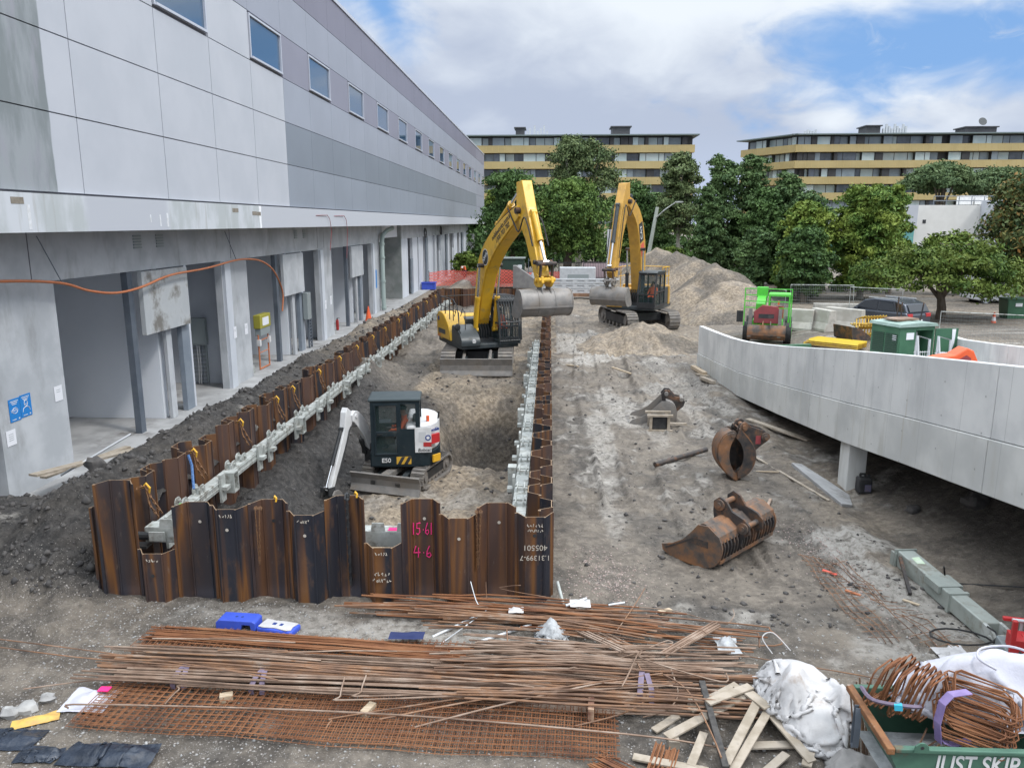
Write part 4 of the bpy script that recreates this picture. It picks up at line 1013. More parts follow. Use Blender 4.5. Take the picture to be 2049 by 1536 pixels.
# ================================================================ CONCRETE RAMP
def interp(t, tab):
    tab = sorted(tab)
    if t <= tab[0][0]: a, c = tab[0], tab[1]
    elif t >= tab[-1][0]: a, c = tab[-2], tab[-1]
    else:
        for a, c in zip(tab, tab[1:]):
            if a[0] <= t <= c[0]: break
    f = (t-a[0])/(c[0]-a[0]); return a[1]+(c[1]-a[1])*f
RX = [(33.25, 6.38), (31.6, 6.46), (30, 6.55), (28.5, 6.63), (27, 6.7), (23, 6.8), (18.3, 6.9), (15.7, 7.0), (14, 7.1), (12, 7.2), (5, 7.6)]
RT = [(33.25, 1.70), (30, 1.81), (28.5, 1.88), (27.1, 1.98), (25, 2.20), (23, 2.45), (20.5, 2.79), (18.3, 3.09), (15.7, 3.42), (14, 3.62), (12, 3.85), (5, 4.6)]
RB = [(33.25, -.35), (27.1, .02), (22.6, .47), (17.9, .98), (15.2, 1.33), (13.5, 1.52), (11.5, 1.76), (5, 2.5)]
def ramp_wall(mb, x0, x1, zl, zh, ys):
    vs = []; n = len(ys)
    for y in ys:
        x = interp(y, RX); vs += [(x+x0, y, zl(y)), (x+x1, y, zl(y)), (x+x1, y, zh(y)), (x+x0, y, zh(y))]
    fs = [(0, 1, 2, 3), tuple(4*(n-1)+k for k in (3, 2, 1, 0))]
    for i in range(n-1):
        for k in range(4): fs.append((4*i+k, 4*i+4+k, 4*i+4+(k+1) % 4, 4*i+(k+1) % 4))
    mb.add(vs, fs)
def build_ramp():
    b = empty('concrete_ramp', (8.5, 20, 0), 'new pale concrete vehicle ramp with a tall curved side wall, rising on columns', 'ramp')
    T = lambda y: interp(y, RT); Bm = lambda y: interp(y, RB); J = lambda y: Bm(y)+(T(y)-Bm(y))*(.43 if y > 27 else .43)
    ys = [5+.5*i for i in range(57)]+[33.25]
    segs = [(5, 12.55), (12.57, 20.2), (20.22, 27.0), (27.02, 33.25)]
    up = MB(); lo = MB()
    for a, c in segs:
        yy = [a]+[y for y in ys if a+.1 < y < c-.1]+[c]
        ramp_wall(up, 0, .2, lambda y: J(y)+.012, T, yy)
        ramp_wall(lo, -.035, .2, Bm, J, yy)
    up.build('parapet_wall', M['ramp'], b, bevel=.012); lo.build('edge_beam', M['ramp_low'], b, bevel=.012)
    core = MB(); ramp_wall(core, .03, .17, lambda y: Bm(y)+.02, lambda y: T(y)-.02, [5+.5*i for i in range(56)]+[33.2]); core.build('wall_core', M['joint'], b)
    FX = [(33.2, 14.0), (25, 12.6), (23, 11.95), (20, 11.2), (17.5, 10.72), (12, 10.35), (5, 10.3)]; FT = [(33, 1.9), (25, 2.5), (23, 2.68), (17.5, 3.28), (12, 3.9), (5, 4.6)]
    dk = MB(); yy = [5+i for i in range(29)]; vs = []
    for y in yy: zt = T(y)-1.12 if y < 27 else T(y)-1.12-.25*(y-27)/6; vs += [(interp(y, RX)+.2, y, zt), (interp(y, FX), y, zt), (interp(y, FX), y, zt-.3), (interp(y, RX)+.2, y, zt-.3)]
    n = len(yy); fs = [(0, 1, 2, 3), tuple(4*(n-1)+k for k in (3, 2, 1, 0))]
    for i in range(n-1):
        for k in range(4): fs.append((4*i+k, 4*i+4+k, 4*i+4+(k+1) % 4, 4*i+(k+1) % 4))
    dk.add(vs, fs).build('deck', M['slab'], b)
    fw = MB(); 
    for a, c in ((5, 14.3), (14.32, 19.0), (19.02, 24.6)):
        yy = [a]+[y for y in range(6, 25) if a+.2 < y < c-.2]+[c]; vs = []
        for y in yy: x = interp(y, FX); t = interp(y, FT); vs += [(x, y, t-2.3), (x+.2, y, t-2.3), (x+.2, y, t), (x, y, t)]
        n = len(yy); fs = [(0, 1, 2, 3), tuple(4*(n-1)+k for k in (3, 2, 1, 0))]
        for i in range(n-1):
            for k in range(4): fs.append((4*i+k, 4*i+4+k, 4*i+4+(k+1) % 4, 4*i+(k+1) % 4))
        fw.add(vs, fs)
    fw.build('far_wall', M['ramp'], b, bevel=.012)
    MB().bx(6.99, 7.42, 17.75, 18.3, -.3, 1.0).build('column', M['ramp_low'], b, bevel=.02)
    MB().bx(9.6, 10.05, 17.75, 18.3, -.3, 1.6).build('column', M['ramp_low'], b, bevel=.02)
    MB().bx(9.9, 12.0, 5, 26, -.5, 1.2).build('abutment', M['conc'], b)
build_ramp()
# ================================================================ PEOPLE
def person(root_parent, P, pose, label=None, scale=1.0, look=(0, -1, 0), top='hivis', low=None, loose=None):
    """one continuous skinned body; pose: dict of joint positions relative to P. Returns the person's Empty"""
    t = empty('person', P, label, 'person')
    names = ['pelvis', 'belly', 'chest', 'neck', 'head', 'crown', 'ls', 'le', 'lw', 'lh', 'rs', 're', 'rw', 'rh', 'lp', 'lk', 'la', 'lt', 'rp', 'rk', 'ra', 'rt']
    ed = [('pelvis', 'belly'), ('belly', 'chest'), ('chest', 'neck'), ('neck', 'head'), ('head', 'crown'), ('chest', 'ls'), ('ls', 'le'), ('le', 'lw'), ('lw', 'lh'), ('chest', 'rs'), ('rs', 're'), ('re', 'rw'), ('rw', 'rh'),
          ('pelvis', 'lp'), ('lp', 'lk'), ('lk', 'la'), ('la', 'lt'), ('pelvis', 'rp'), ('rp', 'rk'), ('rk', 'ra'), ('ra', 'rt')]
    rad = dict(pelvis=.15, belly=.15, chest=.165, neck=.06, head=.095, crown=.075, ls=.075, le=.05, lw=.036, lh=.04, rs=.075, re=.05, rw=.036, rh=.04, lp=.095, lk=.065, la=.045, lt=.04, rp=.095, rk=.065, ra=.045, rt=.04)
    me = bpy.data.meshes.new('body'); idx = {k: i for i, k in enumerate(names)}
    me.from_pydata([tuple(Vector(pose[k])*scale) for k in names], [(idx[a], idx[c]) for a, c in ed], [])
    o = bpy.data.objects.new('body', me); COL.objects.link(o); o.parent = t
    sk = o.modifiers.new('skin', 'SKIN'); sk.use_smooth_shade = True
    if not me.skin_vertices: me.skin_vertices.new()
    for k in names:
        s = me.skin_vertices[0].data[idx[k]]; s.radius = (rad[k]*scale, rad[k]*scale); s.use_root = (k == 'pelvis')
    o.modifiers.new('sub', 'SUBSURF').levels = 2; o.modifiers['sub'].render_levels = 2
    hz_ = pose['neck'][2]*scale; pz = pose['pelvis'][2]*scale-.05
    b = NB('clothed body'); v = b.coord('Object'); sp = b.n('ShaderNodeSeparateXYZ'); b.L.new(v, sp.inputs[0])
    c = b.mix(b.math('GREATER_THAN', sp.outputs[2], pz), (.03, .035, .05), (.80, .15, .05) if top == 'hivis' else (.10, .12, .18)); c = b.mix(b.math('GREATER_THAN', sp.outputs[2], hz_+.0), c, (.42, .24, .17))
    me.materials.append(b.done(c, .8))
    hd = Vector(P)+Vector(pose['crown'])*scale
    q = frame(hd, look)
    MB(q).ell((0, 0, .0), (.115*scale, .105*scale, .085*scale), 12, 7).bx(.06*scale, .19*scale, -.07*scale, .07*scale, -.02*scale, .0).build('hard_hat' if top == 'hivis' else 'cap', M['white'] if loose else M['black'], t, smooth=60)
    f = MB(q); f.ell((.085*scale, 0, -.11*scale), (.02, .015, .022), 6, 5); f.ell((.08*scale, .035*scale, -.085*scale), (.012, .012, .008), 6, 4); f.ell((.08*scale, -.035*scale, -.085*scale), (.012, .012, .008), 6, 4); f.bx(.082*scale, .09*scale, -.025*scale, .025*scale, -.165*scale, -.155*scale)
    f.build('face', pm('face shade', (.30, .15, .11), None, rough=.7), t, smooth=60)
    return t
def seated(fx, fy):
    """pose of a seated driver facing (fx, fy); z from the seat"""
    lx, ly = -fy, fx
    def p(s, t, z): return (fx*s+lx*t, fy*s+ly*t, z)
    return dict(pelvis=p(0, 0, .1), belly=p(-.02, 0, .28), chest=p(0, 0, .46), neck=p(.03, 0, .63), head=p(.06, 0, .75), crown=p(.05, 0, .85), ls=p(0, .2, .52), le=p(.1, .27, .28), lw=p(.33, .22, .24), lh=p(.41, .2, .25),
                rs=p(0, -.2, .52), re=p(.1, -.27, .28), rw=p(.33, -.22, .24), rh=p(.41, -.2, .25), lp=p(.08, .1, .08), lk=p(.48, .13, .10), la=p(.55, .13, -.32), lt=p(.68, .13, -.36), rp=p(.08, -.1, .08), rk=p(.48, -.13, .10), ra=p(.55, -.13, -.32), rt=p(.68, -.13, -.36))
# ================================================================ EXCAVATORS
def track(root, Mx, L, gauge_t, w, h, mat, shoe_pitch=.17, name='track'):
    """stadium shaped track loop with separate shoes, wheels inside. Mx local frame: x forward, y left"""
    r = h/2; st = L-2*r; per = 2*st+2*math.pi*r; n = int(per/shoe_pitch); m = MB(Mx)
    for k in range(n):
        s = k*per/n
        if s < st: p = (-st/2+s, h); d = (1, 0)
        elif s < st+math.pi*r: a = (s-st)/r; p = (st/2+r*math.sin(a), r+r*math.cos(a)); d = (math.cos(a), -math.sin(a))
        elif s < 2*st+math.pi*r: p = (st/2-(s-st-math.pi*r), 0); d = (-1, 0)
        else: a = (s-2*st-math.pi*r)/r; p = (-st/2-r*math.sin(a), r-r*math.cos(a)); d = (-math.cos(a), math.sin(a))
        q = frame((p[0], gauge_t, p[1]), (d[0], 0, d[1]), (0, 1, 0))
        z0 = -.045 if True else 0
        m.bx(-shoe_pitch*.46, shoe_pitch*.46, -w/2, w/2, -.03, .03, q); m.bx(-shoe_pitch*.40, -shoe_pitch*.28, -w/2+.01, w/2-.01, .03, .065, q) if q.to_3x3().determinant() > 0 else m.bx(-shoe_pitch*.40, -shoe_pitch*.28, -w/2+.01, w/2-.01, -.065, -.03, q)
    o = m.build(name, mat, root)
    wl = MB(Mx)
    for x, rr in ((-st/2, r*.82), (st/2, r*.82)): wl.cyl((x, gauge_t-w*.3, r), (x, gauge_t+w*.3, r), rr, n=18); wl.cyl((x, gauge_t-w*.42, r), (x, gauge_t+w*.42, r), rr*.4, n=12)
    for k in range(6): x = -st*.4+st*.16*k; wl.cyl((x, gauge_t-w*.25, .16), (x, gauge_t+w*.25, .16), .12, n=10)
    wl.build('wheels', M['mudsteel'], o, smooth=40)
    fr = MB(Mx); fr.bx(-st/2+.1, st/2-.1, gauge_t-w*.27, gauge_t+w*.27, r*.55, r*1.55); fr.build('track_frame', M['black'], o, bevel=.03)
    return o
def plate_arm(mb, cen, half, t0, t1):
    """box boom: centre line points with half heights -> extruded outline"""
    P = [Vector(p) for p in cen]; up = []; lo = []
    for i, p in enumerate(P):
        d = (P[min(i+1, len(P)-1)]-P[max(i-1, 0)]).normalized(); nrm = Vector((-d.y, d.x))
        up.append(tuple(p+nrm*half[i])); lo.append(tuple(p-nrm*half[i]))
    return mb.prism(lo+up[::-1], t0, t1)
def smooth_line(P, k=5):
    P = [Vector(p) for p in P]; Q = []
    for i in range(len(P)-1):
        p0, p1, p2, p3 = P[max(i-1, 0)], P[i], P[i+1], P[min(i+2, len(P)-1)]
        for j in range(k):
            t = j/k; Q.append(.5*((2*p1)+(p2-p0)*t+(2*p0-5*p1+4*p2-p3)*t*t+(3*p1-p0-3*p2+p3)*t**3))
    return Q+[P[-1]]
def cylinder(mu, root, a, c, r, name, mat, frac=.55, t=0.0, rodr=None):
    a = Vector((a[0], t, a[1])); c = Vector((c[0], t, c[1])); mid = a.lerp(c, frac)
    o = MB(mu).cyl(a, mid, r, n=12).cyl(mid-(c-a).normalized()*.14, mid, r*1.18, n=12).cyl(a-Vector((0, r, 0)), a+Vector((0, r, 0)), r*1.1, n=10).build(name, mat, root, smooth=50)
    MB(mu).cyl(mid, c, rodr or r*.55, n=10).cyl(c-Vector((0, r, 0)), c+Vector((0, r, 0)), r*.8, n=10).build('rod', M['chrome'], o, smooth=50)
    return o
def pane(mb_M, pts, root, mat, name='pane'):
    MB(mb_M).add(pts, [tuple(range(len(pts)))]).build(name, mat, root)
def big_bucket(mu, root, s, z, w, rad, mat, name='bucket', up=.0, back=1):
    """mud bucket; its rounded back towards +s, the open mouth towards -s; top hinge plate at (s, z)"""
    prof = [(-.56, -.93), (-.25, -1.0), (.02, -1.0), (.25, -.92), (.41, -.72), (.46, -.52), (.40, -.26), (.24, -.04), (-.10, .0)]
    pr = smooth_line([(s+a*rad*back, z+c*rad) for a, c in prof], 2); m = MB(mu)
    m.strip([tuple(p) for p in pr], -w/2, w/2, .025); side = [tuple(p) for p in pr]
    big = [((p[0]-s)*1.035+s, (p[1]-z+.5*rad)*1.035+z-.5*rad) for p in side]
    for t in (-w/2-.012, w/2-.02): m.prism(big, t, t+.032)
    for t in (-.34, .30): m.strip([((p[0]-s)*1.03+s, (p[1]-z+.5*rad)*1.03+z-.5*rad) for p in side[4:]], t, t+.045, .02)
    p = side[9]; m.bx(p[0]-.02, p[0]+.035*back if back > 0 else p[0]+.02, -w/2, w/2, p[1]-.03, p[1]+.03)
    o = m.build(name, mat, root, smooth=35)
    e = MB(mu)
    for t in (-.19, .15): e.prism([(s-.12*back, z-.05), (s+.34*back, z-.16), (s+.30*back, z+.05), (s+.16*back, z+.17), (s-.02*back, z+.19), (s-.12*back, z+.10)], t, t+.045)
    e.build('hinge_ear', mat, o)
    e = MB(mu); e.bx(s-.46*rad, s-.36*rad, -w/2-.012, w/2+.012, z-1.01*rad, z-.97*rad) if back > 0 else e.bx(s+.36*rad, s+.46*rad, -w/2-.012, w/2+.012, z-1.01*rad, z-.97*rad); e.build('cutting_edge', mat, o)
    return o
def excavator(name, C, up_h, un_h, cfg, label):
    root = empty(name, C, label, 'excavator')
    def mat4(h): h = Vector((h[0], h[1], 0)).normalized(); return Matrix(((h.x, -h.y, 0, C[0]), (h.y, h.x, 0, C[1]), (0, 0, 1, C[2]), (0, 0, 0, 1)))
    mu, mn = mat4(up_h), mat4(un_h); k = cfg; col = k['col']
    sc = k.get('sc', 1.)
    # undercarriage
    for s in (-1, 1): track(root, mn, 4.2*sc, s*1.19*sc, .60*sc, .92*sc, M['mudsteel'])
    m = MB(mn); m.bx(-.9*sc, .9*sc, -.95*sc, .95*sc, .38*sc, .82*sc); m.cyl((0, 0, .8*sc), (0, 0, 1.0*sc), .66*sc, n=24)
    m.build('car_body', M['black'], root, bevel=.03)
    if k.get('blade'):
        m = MB(mn); x = 2.28; w = 1.5
        m.strip([(x+.10, .02), (x+.02, .22), (x+.02, .45), (x+.10, .72)], -w, w, .05)
        o = m.build('blade', M['steel'], root)
        a = MB(mn)
        for t in (-.55, .55): a.prism([(1.0, .35), (2.28, .25), (2.28, .5), (1.0, .75)], t-.13, t+.13)
        a.build('blade_arm', M['dark'], o, bevel=.02)
        a = MB(mn)
        for t in (-.55, .55): a.cyl((1.15, t, .86), (2.2, t, .55), .07, n=10)
        a.build('blade_cylinder', M['mudsteel'], o)
    # house
    m = MB(mu); m.bx(-1.75*sc, 1.35*sc, -1.3*sc, 1.3*sc, 1.0*sc, 1.20*sc); m.build('deck', M['dark'], root, bevel=.03)
    out = [(-1.2, -1.35), (-1.55, -1.3), (-1.9, -.95), (-2.02, -.4), (-2.02, .4), (-1.9, .95), (-1.55, 1.3), (-1.2, 1.35)]
    q = mu @ Matrix(((1, 0, 0, 0), (0, 0, 1, 0), (0, 1, 0, 0), (0, 0, 0, 1)))
    MB(q).prism([(a*sc, c*sc) for a, c in out], 1.12*sc, 2.15*sc).build('counterweight', col, root, bevel=.06)
    MB(mu).bx(-1.18*sc, -.25*sc, -.5*sc, 1.3*sc, 1.2*sc, 2.10*sc).build('engine_hood', M['dark'], root, bevel=.06)
    # right hand body: tall rounded panel then the dark tank nose
    pr = smooth_line([(-1.7, 1.22), (-1.75, 1.9), (-1.62, 2.28), (-1.2, 2.36), (-.65, 2.20), (-.1, 1.75), (.15, 1.22)], 4)
    if k['cowl']:
        o = MB(mu).prism([(p[0]*sc, p[1]*sc) for p in pr], -1.38*sc, -.52*sc).build('side_cowl', col, root, smooth=45, bevel=.03)
        m = MB(mu); m.bx(-1.5*sc, -.55*sc, -1.395*sc, -1.381*sc, 1.42*sc, 1.62*sc); m.build('cowl_stripe', M['dark'], o)
        m = MB(mu)
        for i in range(3): m.add([((-1.62+.14*i)*sc, -1.384*sc, 1.24*sc), ((-1.54+.14*i)*sc, -1.384*sc, 1.24*sc), ((-1.49+.14*i)*sc, -1.384*sc, 1.36*sc), ((-1.57+.14*i)*sc, -1.384*sc, 1.36*sc)], [(0, 1, 2, 3)])
        m.build('hazard_stripes', M['orange'], o)
    else:
        MB(mu).bx(-1.2*sc, .2*sc, -1.36*sc, -.52*sc, 1.2*sc, 2.0*sc).build('side_body', col, root, bevel=.06)
    pr = smooth_line([(.16, 1.18), (.16, 1.86), (.55, 1.9), (1.05, 1.72), (1.4, 1.4), (1.42, 1.12)], 3)
    o = MB(mu).prism([(p[0]*sc, p[1]*sc) for p in pr], -1.32*sc, -.46*sc).build('tank_nose', M['dark'] if k['cowl'] else col, root, smooth=40, bevel=.03)
    m = MB(mu); m.cyl((1.3*sc, -.75*sc, 1.35*sc), (1.44*sc, -.75*sc, 1.33*sc), .085, n=12); m.build('lamp', M['white'], o)
    if not k['cowl']: MB(mu).bx(1.425*sc, 1.44*sc, -1.1*sc, -.6*sc, 1.35*sc, 1.6*sc).build('warning_plate', M['red'], o)
    # mirror
    m = MB(mu); m.tube([(1.1*sc, -1.25*sc, 1.7*sc), (1.25*sc, -1.4*sc, 1.9*sc), (1.25*sc, -1.4*sc, 2.0*sc)], .02, 6); m.ell((1.25*sc, -1.42*sc, 1.95*sc), (.05, .13, .16), 10, 6); m.build('mirror', M['black'], root)
    # cab
    s0, s1, t0, t1, z0, z1 = (-.35*sc, 1.45*sc, .38*sc, 1.36*sc, 1.14*sc, 3.02*sc)
    m = MB(mu); pw = .085
    for t in (t0, t1-pw):
        m.prism([(s1, z0), (s1-.02, z0+.75), (s1-.30, z1-.1), (s1-.38, z1-.1), (s1-.11, z0+.75), (s1-.10, z0)], t, t+pw)
        m.bx(s0, s0+pw, t, t+pw, z0, z1-.1); m.bx(.42*sc, .42*sc+pw, t, t+pw, z0, z1-.1); m.bx(s0+pw, s1-.1, t+.004, t+pw-.004, z0, z0+.16); m.bx(s0+pw, s1-.32, t+.004, t+pw-.004, z1-.2, z1-.1)
        m.bx(s0+pw, s1-.12, t+.004, t+pw-.004, z0+.85, z0+.92)
    m.bx(s1-.12, s1-.02, t0+pw, t1-pw, z0, z0+.30); m.bx(s1-.13, s1-.05, t0+pw, t1-pw, z0+.72, z0+.78); m.bx(s1-.37, s1-.3, t0+pw, t1-pw, z1-.2, z1-.1); m.bx(s0, s0+.06, t0+pw, t1-pw, z0, z0+.9); m.bx(s0, s0+.06, t0+pw, t1-pw, z1-.2, z1-.1)
    cab = m.build('cab', M['dark'] if k['cowl'] else M['black'], root)
    MB(mu).prism([(s0-.05, z1-.1), (s0-.02, z1), (s1-.42, z1+.03), (s1-.24, z1-.06), (s1-.24, z1-.1)], t0-.02, t1+.02).build('cab_roof', M['dark'], cab, bevel=.03)
    MB(mu).bx(s0+.1, s1-.15, t0+.1, t1-.1, z0+.02, z0+.08).build('cab_floor', M['black'], cab)
    gl = MB(mu)
    gl.add([(s1-.05, t0+pw, z0+.78), (s1-.05, t1-pw, z0+.78), (s1-.33, t1-pw, z1-.2), (s1-.33, t0+pw, z1-.2)], [(0, 1, 2, 3)])
    gl.add([(s1-.07, t0+pw, z0+.3), (s1-.07, t1-pw, z0+.3), (s1-.07, t1-pw, z0+.72), (s1-.07, t0+pw, z0+.72)], [(0, 1, 2, 3)])
    for t in (t0+.04, t1-.04): gl.add([(s0+pw, t, z0+.16), (s1-.11, t, z0+.16), (s1-.11, t, z0+.80), (s1-.36, t, z1-.2), (s0+pw, t, z1-.2)], [(0, 1, 2, 3, 4)])
    gl.add([(s0+.03, t0+pw, z0+.9), (s0+.03, t1-pw, z0+.9), (s0+.03, t1-pw, z1-.2), (s0+.03, t0+pw, z1-.2)], [(0, 1, 2, 3)])
    gl.build('glass', M['glass_clear'], cab)
    se = MB(mu); tc = (t0+t1)/2; se.bx(-.05, .5, tc-.25, tc+.25, z0+.35, z0+.5); se.bx(-.15, -.03, tc-.25, tc+.25, z0+.5, z0+1.25); se.bx(.1, .5, tc-.38, tc-.28, z0+.5, z0+.66); se.bx(.1, .5, tc+.28, tc+.38, z0+.5, z0+.66); se.build('seat', M['black'], cab, bevel=.04)
    if k.get('guard'):
        g = MB(mu)
        for i in range(9): t = t0+.02+i*(t1-t0-.04)/8; g.tube([(s1+.06, t, z0+.15), (s1+.06, t, z0+.95), (s1-.20, t, z1+.02), (s1-.55, t, z1+.10), (s0+.1, t, z1+.10)], .022, 5)
        for s, z in ((s1+.06, z0+.16), (s1+.06, z0+.95), (s1-.2, z1+.02), (s0+.1, z1+.10)): g.tube([(s, t0, z), (s, t1, z)], .025, 5)
        for i in range(5): s = s1-.1-.25*i; g.tube([(s+.1, t1+.05, z0+.15), (s, t1+.05, z1-.02)], .018, 5)
        g.build('bar_guard', M['black'], cab, smooth=60)
    # handrails
    hr = MB(mu); rm = M['black'] if k['cowl'] else M['yellow']
    if k['cowl']:
        for s in (-1.5, -.9, -.3, .2): hr.tube([(s*sc, -1.25*sc, 2.1*sc), (s*sc, -1.25*sc, 3.0*sc)], .022, 6)
        hr.tube([(-1.5*sc, -1.25*sc, 3.0*sc), (.2*sc, -1.25*sc, 3.0*sc), (.75*sc, -1.25*sc, 2.75*sc), (1.0*sc, -1.25*sc, 1.8*sc)], .022, 6); hr.tube([(-1.5*sc, -1.25*sc, 2.6*sc), (.6*sc, -1.25*sc, 2.5*sc)], .018, 6)
        hr.tube([(-1.5*sc, -1.25*sc, 3.0*sc), (-1.6*sc, .4, 3.0*sc), (-1.5*sc, 1.2*sc, 2.9*sc), (-1.5*sc, 1.25*sc, 2.2*sc)], .022, 6)
        for dt in (-.28, 0): hr.tube([(.9*sc, (-.95+dt)*sc, 1.8*sc), (.85*sc, (-.95+dt)*sc, 2.5*sc), (.55*sc, (-.95+dt)*sc, 2.65*sc), (.3*sc, (-.95+dt)*sc, 2.3*sc)], .02, 6)
    else:
        for (t, sA, sB) in ((-1.2, -1.4, .5), (1.15, -1.7, -.5)):
            for s in (sA, (sA+sB)/2, sB): hr.tube([(s*sc, t*sc, 2.05*sc), (s*sc, t*sc, 3.15*sc)], .022, 6)
            hr.tube([(sA*sc, t*sc, 3.15*sc), (sB*sc, t*sc, 3.15*sc)], .025, 6); hr.tube([(sA*sc, t*sc, 2.65*sc), (sB*sc, t*sc, 2.65*sc)], .02, 6)
        hr.tube([(-1.7*sc, -1.2*sc, 3.15*sc), (-1.7*sc, 1.2*sc, 3.15*sc)], .025, 6); hr.tube([(-1.7*sc, -1.2*sc, 2.65*sc), (-1.7*sc, 1.2*sc, 2.65*sc)], .02, 6)
    hr.build('handrail', rm, root, smooth=60)
    # boom
    bw = k['bw']; bc = smooth_line(k['boom'], 5); hh = [interp(i/(len(bc)-1), k['bh']) for i in range(len(bc))]
    m = MB(mu); plate_arm(m, bc, hh, -bw/2, bw/2); boom = m.build('boom', col, root, bevel=.02)
    m = MB(mu); plate_arm(m, bc[1:-1], [h+.03 for h in hh[1:-1]], -bw/2+.06, bw/2-.06); m.build('boom_plate', k.get('col2', col), boom)
    for t in (-bw/2-.16, bw/2+.16): cylinder(mu, boom, k['lift'][0], k['lift'][1], .10, 'lift_cylinder', k['cyl'], .52, t)
    m = MB(mu); p = k['lift'][1]; m.cyl((p[0], -bw/2-.26, p[1]), (p[0], bw/2+.26, p[1]), .09, n=12); m.build('pivot_pin', M['rustdark'], boom); m = MB(mu); tp = bc[-1]; m.cyl((tp.x, -bw/2-.1, tp.y), (tp.x, bw/2+.1, tp.y), .12, n=12); m.build('pivot_pin', M['rustdark'], boom)
    cylinder(mu, boom, k['armcyl'][0], k['armcyl'][1], .12, 'arm_cylinder', k['cyl2'], .55)
    # stick
    m = MB(mu); m.prism(k['stick'], -bw*.36, bw*.36); stick = m.build('stick', col, root, bevel=.02)
    cylinder(mu, stick, k['bkcyl'][0], k['bkcyl'][1], .105, 'bucket_cylinder', k['cyl2'], k.get('bkf', .55))
    e = k['pin']
    m = MB(mu)
    for t in (-.26, .20):
        m.prism([(e[0]+.30, e[1]+.62), (e[0]+.42, e[1]+.58), (e[0]+.34, e[1]+.02), (e[0]+.20, e[1]-.02)], t, t+.05); m.prism([(e[0]-.12, e[1]+.72), (e[0]+.36, e[1]+.66), (e[0]+.36, e[1]+.54), (e[0]-.12, e[1]+.56)], t-.05, t)
    for p in ((e[0], e[1]+.64), (e[0]+.34, e[1]+.60)): m.cyl((p[0], -.36, p[1]), (p[0], .36, p[1]), .075, n=10)
    m.build('linkage', k.get('link', M['rustdark']), stick)
    m = MB(mu)
    for t in (-.24, .14): m.prism([(e[0]-.22, e[1]+.05), (e[0]-.05, e[1]+.24), (e[0]+.16, e[1]+.16), (e[0]+.40, e[1]+.16), (e[0]+.46, e[1]-.06), (e[0]+.30, e[1]-.22), (e[0]-.05, e[1]-.24), (e[0]-.24, e[1]-.12)], t, t+.10)
    m.cyl((e[0], -.32, e[1]), (e[0], .32, e[1]), .08, n=10); m.cyl((e[0]+.34, -.32, e[1]+.04), (e[0]+.34, .32, e[1]+.04), .08, n=10); m.build('quick_hitch', k['hitch'], stick, bevel=.015)
    big_bucket(mu, root, e[0]+.05, e[1]-.30, k['bkw'], k['bkr'], M['steel'])
    # hoses
    m = MB(mu)
    for t, o in ((-.10, .0), (0, .05), (.10, .02), (-.2, -.04)):
        i0 = int(len(bc)*.10); P = [(bc[i].x-hh[i]*.95*nv(bc, i)[0]*-1+o, t, bc[i].y+hh[i]*1.05*nv(bc, i)[1]+.05) for i in range(i0, len(bc), 2)]
        m.tube(P, .025, 5)
    st0 = k['stick']; tp = bc[-1]
    for t in (-bw/2-.03, bw/2+.03): m.tube(smooth_line([(tp.x-.9, t, tp.y+.1), (tp.x-.3, t, tp.y-.45), (tp.x+.15, t, tp.y-.75), (tp.x+.6, t, tp.y-.25), (tp.x+.95, t, tp.y-.5), (e[0]-.2, t, e[1]+1.2)], 4), .028, 5)
    m.build('hoses', M['rubber'], boom, smooth=60)
    m = MB(mu)
    for i in range(5): t = -.28+.12*i; m.tube([(.62*sc, t, 1.2*sc), (.72*sc, t, 1.65*sc), (.35*sc, t, 2.05*sc), (.15*sc, t, 2.4*sc)], .026, 5)
    m.bx(.55*sc, .85*sc, -.42*sc, .36*sc, 1.2*sc, 1.34*sc); m.build('valve_hoses', M['black'], root, smooth=60)
    return root, mu, boom, stick, cab
def nv(bc, i):
    d = (bc[min(i+1, len(bc)-1)]-bc[max(i-1, 0)]).normalized(); return (-d.y, d.x)
